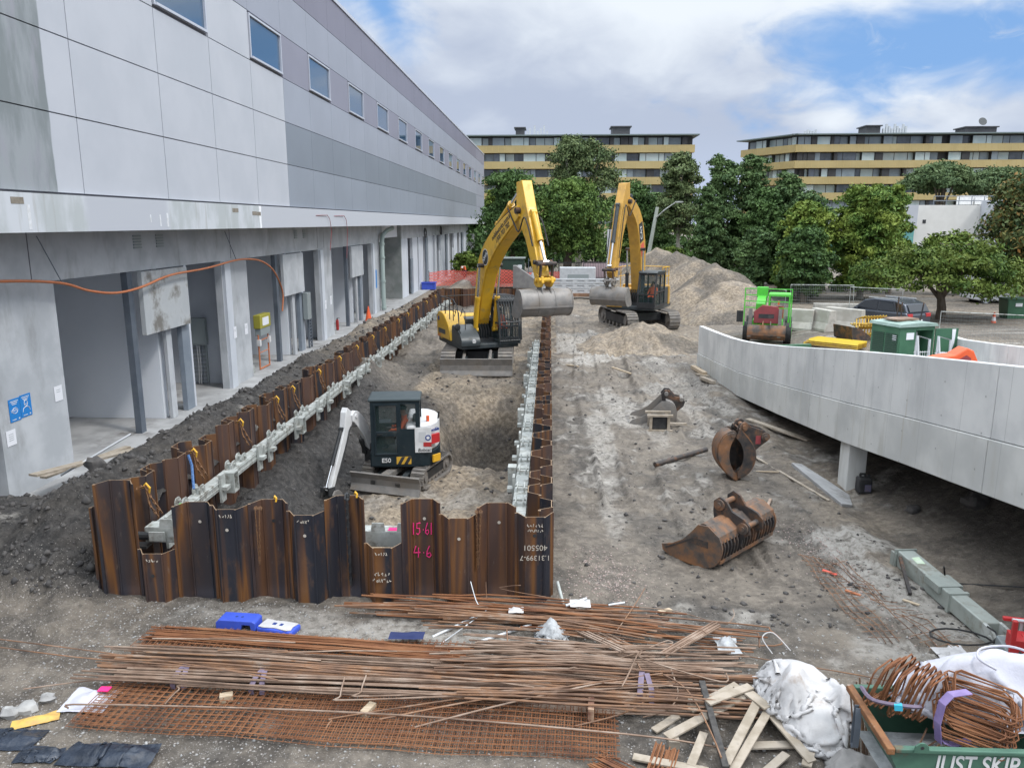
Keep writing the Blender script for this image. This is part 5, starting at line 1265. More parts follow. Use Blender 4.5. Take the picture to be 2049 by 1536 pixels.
def build_excavators():
    # the bright yellow machine
    C = (-3.05, 33.9, float(pit_z(np.array([-3.05]), np.array([33.9]))[0])+.02)
    zo = -C[2]
    hu = (.43, -.903); hn = (.03, -1)
    bc = [(.22, 1.75), (.75, 3.35), (1.25, 4.35), (2.4, 5.25), (3.7, 5.9), (4.95, 6.42)]
    cfg = dict(col=M['yellow'], cowl=True, blade=True, guard=True, bw=.56, boom=[(a, c+zo) for a, c in bc], bh=[(0, .22), (.3, .46), (.45, .48), (.8, .34), (1, .22)],
               lift=((.75, 1.5+zo), (1.35, 4.25+zo)), cyl=M['yellow'], cyl2=M['yellow'], armcyl=((2.35, 5.92+zo), (4.75, 7.32+zo)),
               stick=[(4.62, 7.45+zo), (5.12, 7.5+zo), (5.55, 6.55+zo), (6.05, 5.6+zo), (6.72, 4.15+zo), (6.6, 3.95+zo), (6.28, 4.05+zo), (5.45, 5.4+zo), (4.85, 6.0+zo), (4.62, 6.5+zo)],
               bkcyl=((5.72, 6.35+zo), (6.78, 4.62+zo)), bkf=.58, pin=(6.55, 3.98+zo), hitch=M['yellow'], bkw=1.98, bkr=.98)
    root, mu, boom, stick, cab = excavator('excavator', C, hu, hn, cfg, 'bright yellow excavator in the trench with a barred black cab and a dozer blade')
    # lettering on the boom side facing left of the picture (right hand side of the machine)
    d = Vector((4.95-1.9, 6.42-4.88)).normalized(); h = Vector((hu[0], hu[1], 0)).normalized(); lf = Vector((-h.y, h.x, 0))
    def P(s, t, z): return Vector(C)+h*s+lf*t+Vector((0, 0, z))
    ex = (h*d.x+Vector((0, 0, d.y))).normalized(); ez = -lf; ey = ez.cross(ex)
    q0 = P(3.35, -.285, 5.78+zo); text('lettering', 'nobleworks.com.au', .30, frame(q0+ey*.07, ex, ey, ez), M['black'], boom, .003, 0, .92, .004)
    text('phone_number', '1300 703 782', .28, frame(q0-ey*.20, ex, ey, ez), M['black'], boom, .003, 0, 1.0, .004)
    d2 = Vector((1.9-1.15, 4.85-4.2)).normalized(); ex = (h*d2.x+Vector((0, 0, d2.y))).normalized(); ey = ez.cross(ex); q1 = P(1.55, -.283, 4.60+zo)
    MB(frame(q1, ex, ey, ez)).lathe([(.34, 0), (.34, .004)], 24).build('emblem', M['white'], boom)
    MB(frame(q1, ex, ey, ez)).lathe([(.31, .0045), (.31, .007)], 24).build('emblem_disc', M['black'], boom)
    text('emblem_letters', 'NWA', .24, frame(q1+ez*.0085, ex, ey, ez), M['white'], boom, .002, 0, .95, .004)
    MB(frame(P(-1.45, -1.386*1, 2.05), h, Vector((0, 0, 1)), -lf)).lathe([(.1, 0), (.1, .012)], 16).build('round_badge', M['blue_dk'], root)
    pp = P(.18, .87, 1.66); person(root, pp, seated(h.x, h.y), 'driver in an orange shirt behind the bars of the yellow excavator cab', look=tuple(h), loose=None)
    # the amber machine beyond
    C = (5.25, 46.2, float(hz(5.25, 46.2))+.02); zo = -C[2]
    hu = (-.413, -.911); hn = (.30, -.95)
    cfg = dict(col=M['amber'], cowl=False, bw=.62, sc=1.08, boom=[(a, c+zo) for a, c in [(.15, 2.0), (.25, 3.4), (.55, 4.9), (1.2, 6.1), (2.1, 6.75), (2.95, 7.1)]], bh=[(0, .25), (.3, .5), (.45, .52), (.8, .38), (1, .25)], col2=M['amber'],
               lift=((.75, 1.7+zo), (.85, 4.5+zo)), cyl=M['black'], cyl2=M['dark'], armcyl=((1.2, 6.75+zo), (2.8, 8.0+zo)),
               stick=[(2.75, 8.1+zo), (3.35, 8.05+zo), (3.85, 7.0+zo), (4.3, 5.6+zo), (4.9, 3.4+zo), (4.75, 3.1+zo), (4.4, 3.2+zo), (3.7, 5.2+zo), (3.05, 6.3+zo), (2.7, 7.1+zo)],
               bkcyl=((4.02, 6.9+zo), (5.0, 3.75+zo)), bkf=.62, pin=(4.78, 2.95+zo), hitch=M['steel'], bkw=2.0, bkr=1.0)
    root, mu, boom, stick, cab = excavator('excavator', C, hu, hn, cfg, 'worn amber excavator with a black open cab and yellow handrails beyond the trench')
    h = Vector((hu[0], hu[1], 0)).normalized(); lf = Vector((-h.y, h.x, 0))
    def P(s, t, z): return Vector(C)+h*s+lf*t+Vector((0, 0, z))
    ex = (h*.3+Vector((0, 0, .95))).normalized(); ez = lf; ey = ez.cross(ex)
    q = P(.85, .315, 5.45+zo); MB(frame(q, ex, ey, ez)).bx(-.55, .55, -.32, .32, 0, .006).build('emblem_plate', M['black'], boom)
    text('emblem_letters', 'CAT', .42, frame(q+ez*.009, ex, ey, ez), M['white'], boom, .002, 0, 1.0, .006)
    MB(frame(P(.5, .315, 4.5+zo), ex, ey, ez)).bx(-.35, .35, -.28, .28, 0, .006).build('red_decal', pm('red decal', (.62, .12, .08), None, rough=.5), boom)
    pp = P(.2, .94, 1.72); person(root, pp, seated(h.x, h.y), 'driver in an orange vest sitting in the black cab of the amber excavator', look=tuple(h))
build_excavators()
def build_mini():
    zg = -1.2; C = (-4.02, 21.4, zg)
    root = empty('mini_excavator', C, 'small white and dark excavator with a closed cab working inside the trench', 'excavator')
    hu = Vector((-.985, -.12, 0)).normalized(); hn = Vector((-.27, -.963, 0)).normalized()
    def m4(h): return Matrix(((h.x, -h.y, 0, C[0]), (h.y, h.x, 0, C[1]), (0, 0, 1, C[2]), (0, 0, 0, 1)))
    mu, mn = m4(hu), m4(hn)
    for s in (-1, 1): track(root, mn, 2.05, s*.76, .38, .54, M['mudsteel'], .12)
    MB(mn).bx(-.5, .5, -.62, .62, .22, .5).cyl((0, 0, .5), (0, 0, .6), .42, n=20).build('car_body', M['black'], root)
    b = MB(mn).strip([(1.52, .0), (1.42, .18), (1.42, .34), (1.50, .50)], -1.04, 1.04, .05).build('blade', M['steel'], root)
    MB(mn).prism([(.6, .25), (1.42, .12), (1.42, .3), (.6, .45)], -.45, -.3).prism([(.6, .25), (1.42, .12), (1.42, .3), (.6, .45)], .3, .45).build('blade_arm', M['dark'], b)
    MB(mn).bx(.5, 1.42, -.12, .12, .38, .52).build('blade_cylinder', M['mudsteel'], b)
    # upper: rounded skirt, white engine cover, cab
    q = mu @ Matrix(((1, 0, 0, 0), (0, 0, 1, 0), (0, 1, 0, 0), (0, 0, 0, 1)))
    plan = smooth_line([(.97, -.8), (.97, .8), (.90, .93), (.75, .965), (.3, .97), (-.45, .97), (-.76, .75), (-.92, .3), (-.92, -.3), (-.76, -.75), (-.45, -.97), (.3, -.97), (.75, -.965), (.90, -.93)], 3)
    plan = [(p.x, p.y) for p in plan]
    MB(q).prism(plan, .60, 1.0).build('skirt', M['mini_dark'], root, smooth=40, bevel=.03)
    plan2 = [(min(a*.985, -.02), c*.985) for a, c in plan if a < .1]
    cov = MB(q).prism(plan2, 1.002, 1.80).build('engine_cover', M['white'], root, smooth=40, bevel=.07)
    # cab on the left (towards the camera)
    s0, s1, t0, t1, z0, z1 = -.42, .92, -.02, .985, 1.0, 2.52
    m = MB(mu)
    def win(m, t, wins, th=.05):
        # side wall with rectangular window openings given as (sa, sb, za, zb)
        ss = sorted({s0, s1, *[w[0] for w in wins], *[w[1] for w in wins]}); zs = sorted({z0-.35, z1-.08, *[w[2] for w in wins], *[w[3] for w in wins]})
        for a, c in zip(ss, ss[1:]):
            for u, v in zip(zs, zs[1:]):
                if any(w[0] <= a+.001 and c <= w[1]+.001 and w[2] <= u+.001 and v <= w[3]+.001 for w in wins): continue
                m.bx(a, c, t, t+th, u, v)
    W1 = (.22, .78, 1.62, 2.34); W2 = (.22, .78, .98, 1.48); W3 = (-.30, .10, 1.68, 2.38)
    win(m, t1-.05, (W1, W2, W3)); win(m, t0, (W1, W2, W3))
    m.bx(s1-.05, s1, t0+.05, t0+.14, z0-.35, z1-.08); m.bx(s1-.05, s1, t1-.14, t1-.05, z0-.35, z1-.08); m.bx(s1-.05, s1, t0+.14, t1-.14, z0-.35, z0+.1); m.bx(s1-.05, s1, t0+.14, t1-.14, z1-.2, z1-.08); m.bx(s1-.05, s1, t0+.14, t1-.14, 1.5, 1.56)
    m.bx(s0, s0+.05, t0+.05, t1-.05, z0-.35, 1.7); m.bx(s0, s0+.05, t0+.05, t0+.14, 1.7, z1-.08); m.bx(s0, s0+.05, t1-.14, t1-.05, 1.7, z1-.08); m.bx(s0, s0+.05, t0+.14, t1-.14, z1-.2, z1-.08)
    cab = m.build('cab', M['mini_dark'], root)
    MB(mu).bx(s0-.03, s1+.06, t0-.03, t1+.03, z1-.078, z1+.01).build('cab_roof', pm('grey green cab roof', (.035, .05, .055), (.045, .06, .065), 2, .5, spec=.3), cab, bevel=.06)
    d = MB(mu); d.bx(.17, .83, t1, t1+.018, .95, 1.0); d.bx(.17, .83, t1, t1+.018, 2.34, 2.39); d.bx(.17, .22, t1, t1+.018, 1.0, 2.34); d.bx(.78, .83, t1, t1+.018, 1.0, 2.34); d.bx(.22, .78, t1, t1+.018, 1.48, 1.62)
    dr = d.build('door', M['mini_dark'], cab, bevel=.01); MB(mu).bx(.6, .74, t1+.019, t1+.05, 1.54, 1.57).build('handle', M['black'], dr)
    g = MB(mu)
    for w in (W1, W2, W3):
        for t in (t1-.03, t0+.03): g.add([(w[0], t, w[2]), (w[1], t, w[2]), (w[1], t, w[3]), (w[0], t, w[3])], [(0, 1, 2, 3)])
    g.add([(s1-.02, t0+.14, 1.1), (s1-.02, t1-.14, 1.1), (s1-.02, t1-.14, z1-.2), (s1-.02, t0+.14, z1-.2)], [(0, 1, 2, 3)]); g.add([(s0+.02, t0+.14, 1.7), (s0+.02, t1-.14, 1.7), (s0+.02, t1-.14, z1-.2), (s0+.02, t0+.14, z1-.2)], [(0, 1, 2, 3)])
    g.build('glass', M['glass_clear'], cab)
    se = MB(mu); se.bx(-.2, .25, .24, .72, 1.2, 1.34); se.bx(-.30, -.2, .24, .72, 1.34, 1.95); se.build('seat', M['black'], cab, bevel=.04)
    MB(mu).bx(.3, .55, .2, .3, 1.2, 1.55).bx(.3, .55, .68, .78, 1.2, 1.55).build('console', M['black'], cab)
    def P(s, t, z): return Vector(C)+hu*s+Vector((-hu.y, hu.x, 0))*t+Vector((0, 0, z))
    lf = Vector((-hu.y, hu.x, 0))
    # white side panel in front of the cover with decals (left side), rear red decal
    MB(mu).bx(-.72, -.27, .986, 1.0, 1.01, 1.72).build('side_panel', M['white'], cov, bevel=.006)
    MB(mu).bx(-.58, -.38, 1.001, 1.006, 1.32, 1.6).build('panel_door', pm('pale grey panel', (.55, .56, .57), None, rough=.5), cov)
    MB(mu).bx(-.72, -.50, 1.001, 1.008, 1.18, 1.30).build('red_decal', M['red'], cov)
    MB(frame(P(-.63, 1.001, 1.43), -hu, (0, 0, 1), lf)).lathe([(.08, 0), (.08, .008)], 18).build('round_badge', M['blue_dk'], cov)
    MB(frame(P(-.63, 1.001, 1.43), -hu, (0, 0, 1), lf)).lathe([(.05, .0085), (.05, .011)], 6).build('badge_centre', M['white'], cov)
    text('maker_lettering', 'Bobcat', .13, frame(P(-.52, 1.001, 1.08), -hu, (0, 0, 1), lf), M['black'], cov, .004, .2, .95, .002)
    text('model_lettering', 'E50', .17, frame(P(.52, 1.0, .80), -hu, (0, 0, 1), lf), M['white'], root, .01, 0, 1.0, .001)
    MB(mu).bx(-.16, .24, .968, .996, .69, .90).build('hazard_plate', pm('hazard amber', (.62, .36, .04), None, rough=.5), root)
    hs = MB(mu)
    for i in range(2): hs.add([(.12-.18*i, .998, .69), (.22-.18*i, .998, .69), (.10-.18*i, .998, .90), (.0-.18*i, .998, .90)], [(0, 1, 2, 3)])
    hs.build('hazard_stripes', M['black'], root)
    n = (hu*-.72+lf*.69).normalized(); tdir = Vector((0, 0, 1)).cross(n)
    qf = frame(P(-.80, .80, 1.36), tdir, (0, 0, 1), n); MB(qf).bx(-.16, .16, -.13, .13, -.02, .045).build('red_decal', M['red'], cov)
    text('owner_lettering', 'noble', .14, frame(P(-.80, .80, 1.62)+n*.035, tdir, (0, 0, 1), n), M['blue_dk'], cov, .008, 0, .95, .002)
    MB(frame(P(-.84, .80, .8), tdir, (0, 0, 1), n)).bx(-.14, .14, -.1, .1, -.02, .03).build('hazard_plate', M['hook'], root)
    MB(mu).cyl((-.62, .62, 1.80), (-.62, .62, 1.96), .045, n=10).build('beacon', M['orange'], cov)
    MB(mu).tube([(-.9, .3, 1.8), (-.92, .3, 2.0)], .03, 6).build('exhaust', M['black'], cov)
    MB(mu).bx(.5, .97, -.93, -.05, 1.002, 1.5).build('front_cover', M['mini_dark'], root, bevel=.05)
    # swing boom: plane turned towards the camera
    piv = P(1.08, .05, .85); hb = Vector((-.30, -.954, 0)).normalized(); mb_ = Matrix(((hb.x, -hb.y, 0, piv.x), (hb.y, hb.x, 0, piv.y), (0, 0, 1, piv.z), (0, 0, 0, 1)))
    MB(mu).bx(.9, 1.2, -.16, .26, .55, 1.1).build('swing_post', M['black'], root, bevel=.03)
    bc = smooth_line([(.05, .05), (.25, .50), (.52, .88), (.82, 1.16), (1.02, 1.16)], 4); hh = [interp(i/(len(bc)-1), [(0, .10), (.45, .19), (.8, .17), (1, .09)]) for i in range(len(bc))]
    m = MB(mb_); plate_arm(m, bc, hh, -.13, .13); boom = m.build('boom', M['white'], root, bevel=.012)
    cylinder(mb_, boom, (.25, .02), (.56, .72), .06, 'lift_cylinder', M['black'], .55)
    cylinder(mb_, boom, (.50, 1.10), (1.14, 1.42), .055, 'arm_cylinder', M['black'], .62)
    m = MB(mb_); m.prism([(.96, 1.34), (1.18, 1.50), (1.27, 1.38), (1.36, .95), (2.16, -.52), (2.04, -.60), (1.18, .75), (.92, 1.10)], -.085, .085); st = m.build('stick', M['white'], root, bevel=.012)
    cylinder(mb_, st, (1.40, .95), (2.24, -.42), .052, 'bucket_cylinder', M['black'], .62, .0)
    m = MB(mb_)
    for t in (-.11, .11): m.tube(smooth_line([(.5, t, 1.0), (.8, t, .9), (1.1, t, .95), (1.3, t, .6), (1.6, t, .1), (1.85, t, -.25)], 3), .018, 5)
    m.build('hoses', M['rubber'], boom, smooth=60)
    m = MB(mb_)
    for t in (-.13, .09): m.prism([(1.98, -.45), (2.30, -.40), (2.30, -.62), (2.04, -.72)], t, t+.04)
    m.build('linkage', M['black'], st)
    big_bucket(mb_, root, 2.08, -.72, .7, .62, M['steel'], back=-1)
    MB(mb_).cyl((.84, -.16, 1.2), (.84, .16, 1.2), .06, n=10).build('work_lamp', M['white'], boom)
    pp = P(.02, .48, 1.36); person(root, pp, seated(hu.x, hu.y), 'driver in an orange shirt inside the small excavator in the trench', look=tuple(hu), scale=.95)
build_mini()
# ================================================================ BUCKETS AND LOOSE ITEMS ON THE HAUL ROAD
def gz(x, y): return float(hz(np.array([x]), np.array([y]))[0])
def ears(mb, s, z, t_list, th, big=1.0, flip=1):
    for t in t_list:
        pr = [(s-.10*flip*big, z), (s-.14*flip*big, z+.22*big), (s-.05*flip*big, z+.33*big), (s+.08*flip*big, z+.33*big), (s+.24*flip*big, z+.16*big), (s+.44*flip*big, z+.12*big), (s+.52*flip*big, z+.02*big), (s+.48*flip*big, z-.12*big), (s+.30*flip*big, z-.28*big)]
        mb.prism(pr, t, t+th)
def build_road_items():
    # --- grey toothed bucket on its back
    x, y = 2.45, 23.2; z = gz(3, 23.6)-.02; root = empty('digger_bucket', (3.1, 23.6, z), 'grey steel digging bucket with teeth lying on the haul road', 'bucket')
    q = Matrix.Translation((x, y, z)) @ Matrix.Rotation(R(-6), 4, 'Z')
    pr = [tuple(p) for p in smooth_line([(.0, .06), (.25, .0), (1.0, .02), (1.32, .14), (1.42, .42), (1.32, .70), (1.10, .80)], 4)]
    MB(q).strip(pr, 0, 1.0, -.03).build('shell', M['steel'], root, smooth=40)
    side = pr+[(.98, .80), (.80, .62), (.60, .42), (.40, .30), (.12, .20)]
    for t in (-.02, .99): MB(q).prism(side, t, t+.03).build('side_plate', M['steel'], root)
    m = MB(q)
    for k in range(5): m.prism([(-.26, .06), (.02, .0), (.10, .05), (.02, .12)], .02+.21*k, .13+.21*k)
    m.build('teeth', M['steel'], root, bevel=.01)
    m = MB(q); ears(m, 1.12, .72, (.30, .60), .05, 1.1)
    e = m.build('hinge_ear', M['rustdark'], root, bevel=.01)
    m = MB(q)
    for s, c in ((1.12, .98), (1.58, .82)): m.cyl((s, .2, c), (s, .75, c), .06, n=12)
    m.build('pin', M['steel'], e, smooth=40); MB(q).bx(.55, .95, -.026, -.0205, .38, .46).build('weld_plate', M['steel'], root)
    # --- timber crate in front of it
    x, y = 3.0, 22.45; z = gz(x, y); root = empty('timber_crate', (x+.3, y+.2, z), 'small timber framed crate with a black centre in front of the grey bucket', 'crate'); q = Matrix.Translation((x, y, z))
    m = MB(q)
    for s in (0, .52): m.bx(s, s+.08, 0, .08, .06, .46); m.bx(s, s+.08, .42, .5, .06, .46)
    m.bx(-.08, .68, -.03, .06, .46, .52); m.bx(-.08, .68, .44, .53, .46, .52); m.bx(-.08, .68, -.03, .06, 0, .06); m.bx(-.08, .68, .44, .53, 0, .06); m.build('frame', M['oldtimber'], root)
    MB(q).bx(.08, .52, .05, .45, .06, .44).build('core', M['rubber'], root, bevel=.03)
    MB(q).bar((.6, .3, .18), (1.15, .42, .14), .1, .06).build('timber_batten', M['oldtimber'], root)
    # --- rusty grapple
    x, y = 4.02, 17.75; z = gz(x, y)+.02; root = empty('grapple_bucket', (x+.4, y+.4, z), 'rusty clamshell grab bucket with two curved jaws standing on its tips', 'bucket')
    q = Matrix.Translation((x, y, z)) @ Matrix.Rotation(R(4), 4, 'Z') @ Matrix.Diagonal((1, .78, 1, 1))
    outA = smooth_line([(.28, 1.16), (.10, 1.06), (-.02, .80), (.0, .50), (.16, .22), (.44, -.02)], 4); inA = smooth_line([(.50, .06), (.32, .30), (.24, .56), (.26, .84), (.36, 1.06)], 4)
    MB(q).prism([tuple(p) for p in outA+inA], 0, .05).prism([tuple(p) for p in outA+inA], .62, .67).build('jaw', M['rustbucket'], root)
    MB(q).strip([tuple(p) for p in outA], .05, .62, -.025).build('jaw_shell', M['rustbucket'], root, smooth=40)
    outB = smooth_line([(.44, 1.24), (.62, 1.05), (.80, .78), (.84, .48), (.70, .18), (.46, .05)], 4); inB = smooth_line([(.44, .22), (.54, .40), (.56, .66), (.48, .90), (.36, 1.04)], 4)
    MB(q).prism([tuple(p) for p in outB+inB], -.06, .0).prism([tuple(p) for p in outB+inB], .67, .73).build('jaw', M['rustdark'], root)
    MB(q).prism([tuple(p) for p in outA[::4]+inA[::4]]+[], .50, .54).prism([(.24, .30), (.52, .22), (.58, .66), (.44, 1.02), (.26, .9), (.18, .6)], .545, .57).build('back_plate', M['rustdark'], root)
    MB(q).strip([tuple(p) for p in outB], .0, .67, .03).build('jaw_shell', M['rustbucket'], root, smooth=40)
    m = MB(q)
    for k in range(4): m.prism([(.66, .16), (.78, .0), (.70, -.02), (.50, .04)], .0+.19*k, .10+.19*k)
    m.build('teeth', M['steel'], root)
    m = MB(q)
    for t in (.10, .50): m.prism([(.40, 1.20), (.48, 1.36), (.60, 1.40), (.74, 1.28), (1.05, 1.18), (1.18, 1.10), (1.16, .94), (.98, .80), (.78, .62)], t, t+.06)
    e = m.build('hinge_ear', M['rustdark'], root, bevel=.01)
    m = MB(q)
    for s, c in ((.56, 1.28), (1.08, 1.04), (.30, 1.10)): m.cyl((s, -.03, c), (s, .70, c), .055, n=12); m.cyl((s, .04, c), (s, .09, c), .10, n=14); m.cyl((s, .57, c), (s, .62, c), .10, n=14)
    m.build('pin', M['rustbucket'], e, smooth=40)
    MB(q).bx(.86, .98, .094, .099, .86, 1.06).build('red_plate', M['dullred'], e)
    # pipe beside it
    MB().cyl((2.68, 18.78, gz(2.7, 18.8)+.07), (4.18, 20.0, gz(4.2, 20)+.16), .065, n=14).build('steel_pipe', M['rustdark'], None, 'dark rusty steel pipe lying beside the grab bucket', 'pipe', smooth=50)
    # --- rusty skeleton bucket
    x, y = 2.92, 12.98; z = gz(3.2, 13.6)-.01; root = empty('skeleton_bucket', (x, y, z), 'rusty brown skeleton bucket with slotted back lying on the haul road', 'bucket')
    q = frame((x, y, z), (-.735, .678, 0), (.678, .735, 0), (0, 0, 1))
    pr = [tuple(p) for p in smooth_line([(1.02, .10), (.80, .02), (.35, .0), (.05, .04), (-.14, .20), (-.20, .46), (-.12, .66)], 4)]
    side = pr+[(.10, .80), (.30, .78), (.44, .60), (.60, .42), (.82, .28), (1.04, .20)]
    for t in (-.035, 1.9): MB(q).prism(side, t, t+.035).build('side_plate', M['rustbucket'], root)
    m = MB(q); k = 0
    bp = [tuple(p) for p in smooth_line([(.45, .0), (.05, .04), (-.14, .20), (-.20, .44), (-.15, .58)], 4)]
    for k in range(17): m.strip(bp, .06+.11*k, .095+.11*k, -.075)
    m.build('back_bars', M['rustdark'], root)
    m = MB(q); m.strip([(1.02, .10), (.80, .02), (.42, .0)], 0, 1.9, .03); m.strip([(-.16, .54), (-.12, .66), (.08, .80), (.28, .78), (.36, .70)], 0, 1.9, -.03); m.bx(-.16, .02, 0, 1.9, .16, .22)
    m.build('lip_and_top', M['rustbucket'], root)
    m = MB(q); m.cyl((.20, 0, .72), (.20, 1.9, .72), .10, n=14); m.build('torque_tube', M['rustbucket'], root, smooth=40)
    m = MB(q)
    for t in (.62, 1.10): m.prism([(.36, .62), (.40, .84), (.40, 1.04), (.28, 1.14), (.14, 1.08), (.02, .92), (-.22, .84), (-.34, .74), (-.34, .58), (-.22, .46), (-.20, .30), (-.10, .30), (.10, .62)], t, t+.05)
    e = m.build('hinge_ear', M['rustdark'], root, bevel=.01)
    for s, c in ((.27, .99), (-.22, .67)):
        m = MB(q); m.cyl((s, .56, c), (s, 1.22, c), .05, n=12)
        for t in (.585, 1.155): m.cyl((s, t, c), (s, t+.035, c), .105, n=16)
        m.build('pin', M['rustbucket'], e, smooth=40)
    w = MB(q); w.bx(.08, .42, -.040, -.0355, .40, .52); w.build('weld_plate', M['rustdark'], root)
    m = MB(q); m.bar((.95, -.04, .16), (.30, -.04, .55), .006, .03); m.build('stiffener', M['rustdark'], root)
    # --- jerrycan by the ramp column
    x, y = 7.28, 17.48; z = gz(x, y); root = empty('jerrycan', (x, y, z), 'black plastic jerrycan standing in front of the ramp column', 'jerrycan'); q = Matrix.Translation((x, y, z))
    MB(q).bx(-.15, .15, -.13, .13, 0, .36).build('body', M['rubber'], root, bevel=.035)
    MB(q).bar((-.10, 0, .44), (.02, 0, .44), .04, .04).bx(-.11, -.07, -.02, .02, .33, .44).bx(-.0, .04, -.02, .02, .33, .44).build('handle', M['rubber'], root)
    MB(q).cyl((.10, 0, .355), (.10, 0, .42), .035, n=10).build('cap', M['black'], root); MB(q).bx(-.02, .12, -.1345, -.131, .06, .22).build('label', pm('dull label', (.16, .12, .13), (.08, .10, .2), 30, .6), root)
    # --- planks, timber, slab fragment
    def plank(a, c, w, h, label, mat='timber', cat='timber'):
        (x0, y0), (x1, y1) = a, c
        return MB().bar((x0, y0, gz(x0, y0)+h*.6), (x1, y1, gz(x1, y1)+h*.6), w, h).build('plank' if cat == 'plank' else 'timber_offcut', M[mat], None, label, cat, bevel=.006)
    plank((6.15, 23.6), (7.35, 21.5), .2, .05, 'long pale plank lying under the edge of the ramp', 'oldtimber', 'plank')
    plank((5.92, 29.9), (6.12, 28.6), .16, .12, 'short squared timber near the foot of the ramp wall, nearer one', 'oldtimber')
    plank((6.0, 32.2), (6.15, 30.4), .18, .14, 'short yellowish timber at the foot of the ramp wall, farther one', 'timber')
    plank((5.98, 31.0), (6.2, 30.2), .22, .06, 'flat brown board between the two timbers by the ramp wall', 'oldtimber')
    plank((4.55, 15.65), (4.9, 16.5), .06, .05, 'thin orange brown stick near the skeleton bucket', 'rebar2')
    plank((5.35, 19.9), (6.2, 16.6), .07, .03, 'long thin white strip beside the concrete slab fragment', 'oldtimber')
    plank((5.15, 18.7), (5.65, 18.5), .05, .03, 'small pale batten right of the grab bucket', 'timber')
    plank((4.72, 19.9), (5.3, 19.7), .05, .04, 'thin split stick beyond the grab bucket', 'timber')
    for i, (a, c) in enumerate((((1.75, 11.2), (1.95, 11.35)), ((2.6, 31.5), (3.3, 30.8)), ((.75, 33), (1.25, 32.2)))): plank(a, c, .08, .05, ('tiny pale offcut on bare mud near the rebar pile', 'pale plank lying in the mud beyond the grey bucket', 'pale timber lying beside the far right piles')[i], 'timber')
    pts = [(6.05, 18.95), (6.35, 19.1), (6.75, 18.2), (6.95, 17.4), (6.72, 16.6), (6.42, 16.45), (6.30, 17.3)]; m = MB()
    vs = [(a, c, gz(a, c)-.05) for a, c in pts]+[(a*.97+.19, c*.98+.3, gz(a, c)+.07) for a, c in pts]; n = len(pts)
    m.add(vs, [tuple(range(n-1, -1, -1)), tuple(range(n, 2*n))]+[(i, (i+1) % n, n+(i+1) % n, n+i) for i in range(n)]); m.build('concrete_fragment', M['slab'], None, 'broken flat piece of pale concrete left of the ramp column', 'concrete slab', bevel=.02)
    # bags and litter, stones under the ramp
    rocks = [(8.6, 15.2, .28, 'dusty boulder under the ramp, larger one'), (7.75, 16.0, .16, 'smaller boulder under the ramp'), (9.3, 13.4, .22, 'boulder deep in the ramp shade on the right'), (-6.62, 8.33, .12, 'grey stone at the left frame edge, first of three'), (-6.46, 8.42, .13, 'pale stone in the middle of the three at left'), (-6.33, 8.62, .10, 'pale stone nearest the pink bag'), (-7.75, 13.6, .30, 'big dark clod on the spoil bank by the tall corner pile'), (-8.9, 14.3, .22, 'dark clod on top of the spoil bank near the first column')]
    for i, (x, y, r, lab) in enumerate(rocks): MB(Matrix.Translation((x, y, gz(x, y)))).ell((0, 0, r*.35), (r, r*.8, r*.65), 9, 7, noise=.25, seed=i).build('boulder' if i < 6 else 'clod', M['clod'] if i < 3 or i > 5 else M['stone'], None, lab, 'rock', smooth=35)
    # --- strut beam on the right
    root = empty('strut_beam', (6.4, 12, gz(6.4, 12)), 'long galvanised hydraulic strut lying on the ground below the ramp', 'strut beam')
    a = Vector((6.36, 13.25, gz(6.3, 13.2)+.17)); c = Vector((6.62, 10.72, gz(6.6, 10.7)+.17)); q = frame(a, c-a); L = (c-a).length
    MB(q).bx(0, L*.60, -.15, .15, -.15, .15).build('outer_box', M['galv_s'], root, bevel=.02); MB(q).bx(L*.60, L*.93, -.135, .135, -.14, .135).build('inner_box', M['galv_s'], root, bevel=.02)
    m = MB(q)
    for t in (-.2, .16): m.bx(L*.36, L*.52, t, t+.045, .05, .155)
    m.bx(L*.38, L*.52, -.20, .20, .155, .165); m.bx(-.12, .02, -.2, -.16, -.17, .1); m.bx(-.12, .02, .16, .2, -.17, .1); m.bx(-.02, .0, -.2, .2, -.17, .17); m.bx(L*.585, L*.61, -.165, .165, -.16, .162)
    m.build('bracket', M['galv_s'], root)
    m = MB(q)
    for t in (-.15, .10): m.prism([(L*.92, -.14), (L*1.03, -.10), (L*1.04, .05), (L*1.0, .13), (L*.92, .14)], t, t+.05)
    m.cyl((L*1.0, -.16, .0), (L*1.0, .16, 0), .045, n=10); m.build('fork_end', M['galv'], root, bevel=.01)
    MB(q).add([(.28, -.06, .151), (.50, -.08, .151), (.52, .05, .152), (.30, .06, .175)], [(0, 1, 2, 3)]).build('tag_label', pm('pale green tag', (.42, .60, .36), (.6, .65, .55), 8, .7), root)
    MB().bar((6.2, 13.1, gz(6.2, 13.1)+.22), (5.98, 12.15, gz(6, 12.2)+.03), .05, .05).build('steel_bar', M['rustdark'], None, 'short dark steel bar leaning off the end of the galvanised strut', 'bar')
    m = MB(); m.tube([(6.0+.45*math.cos(i*.45), 10.55+.30*math.sin(i*.45), gz(6, 10.5)+.05+.012*i) for i in range(16)], .014, 6); MB().tube(smooth_line([(6.6, 12.4, .4), (7.0, 12.9, gz(7, 12.9)+.05), (7.5, 12.6, gz(7.5, 12.6)+.05), (8.1, 12.1, gz(8.1, 12.1)+.04)], 5), .014, 6).build('hose', M['rubber'], None, 'thin black hose running under the ramp from the galvanised strut', 'hose', smooth=60)
    m.build('hose', M['rubber'], None, 'thin black hose looped around the end of the galvanised strut', 'hose', smooth=60)
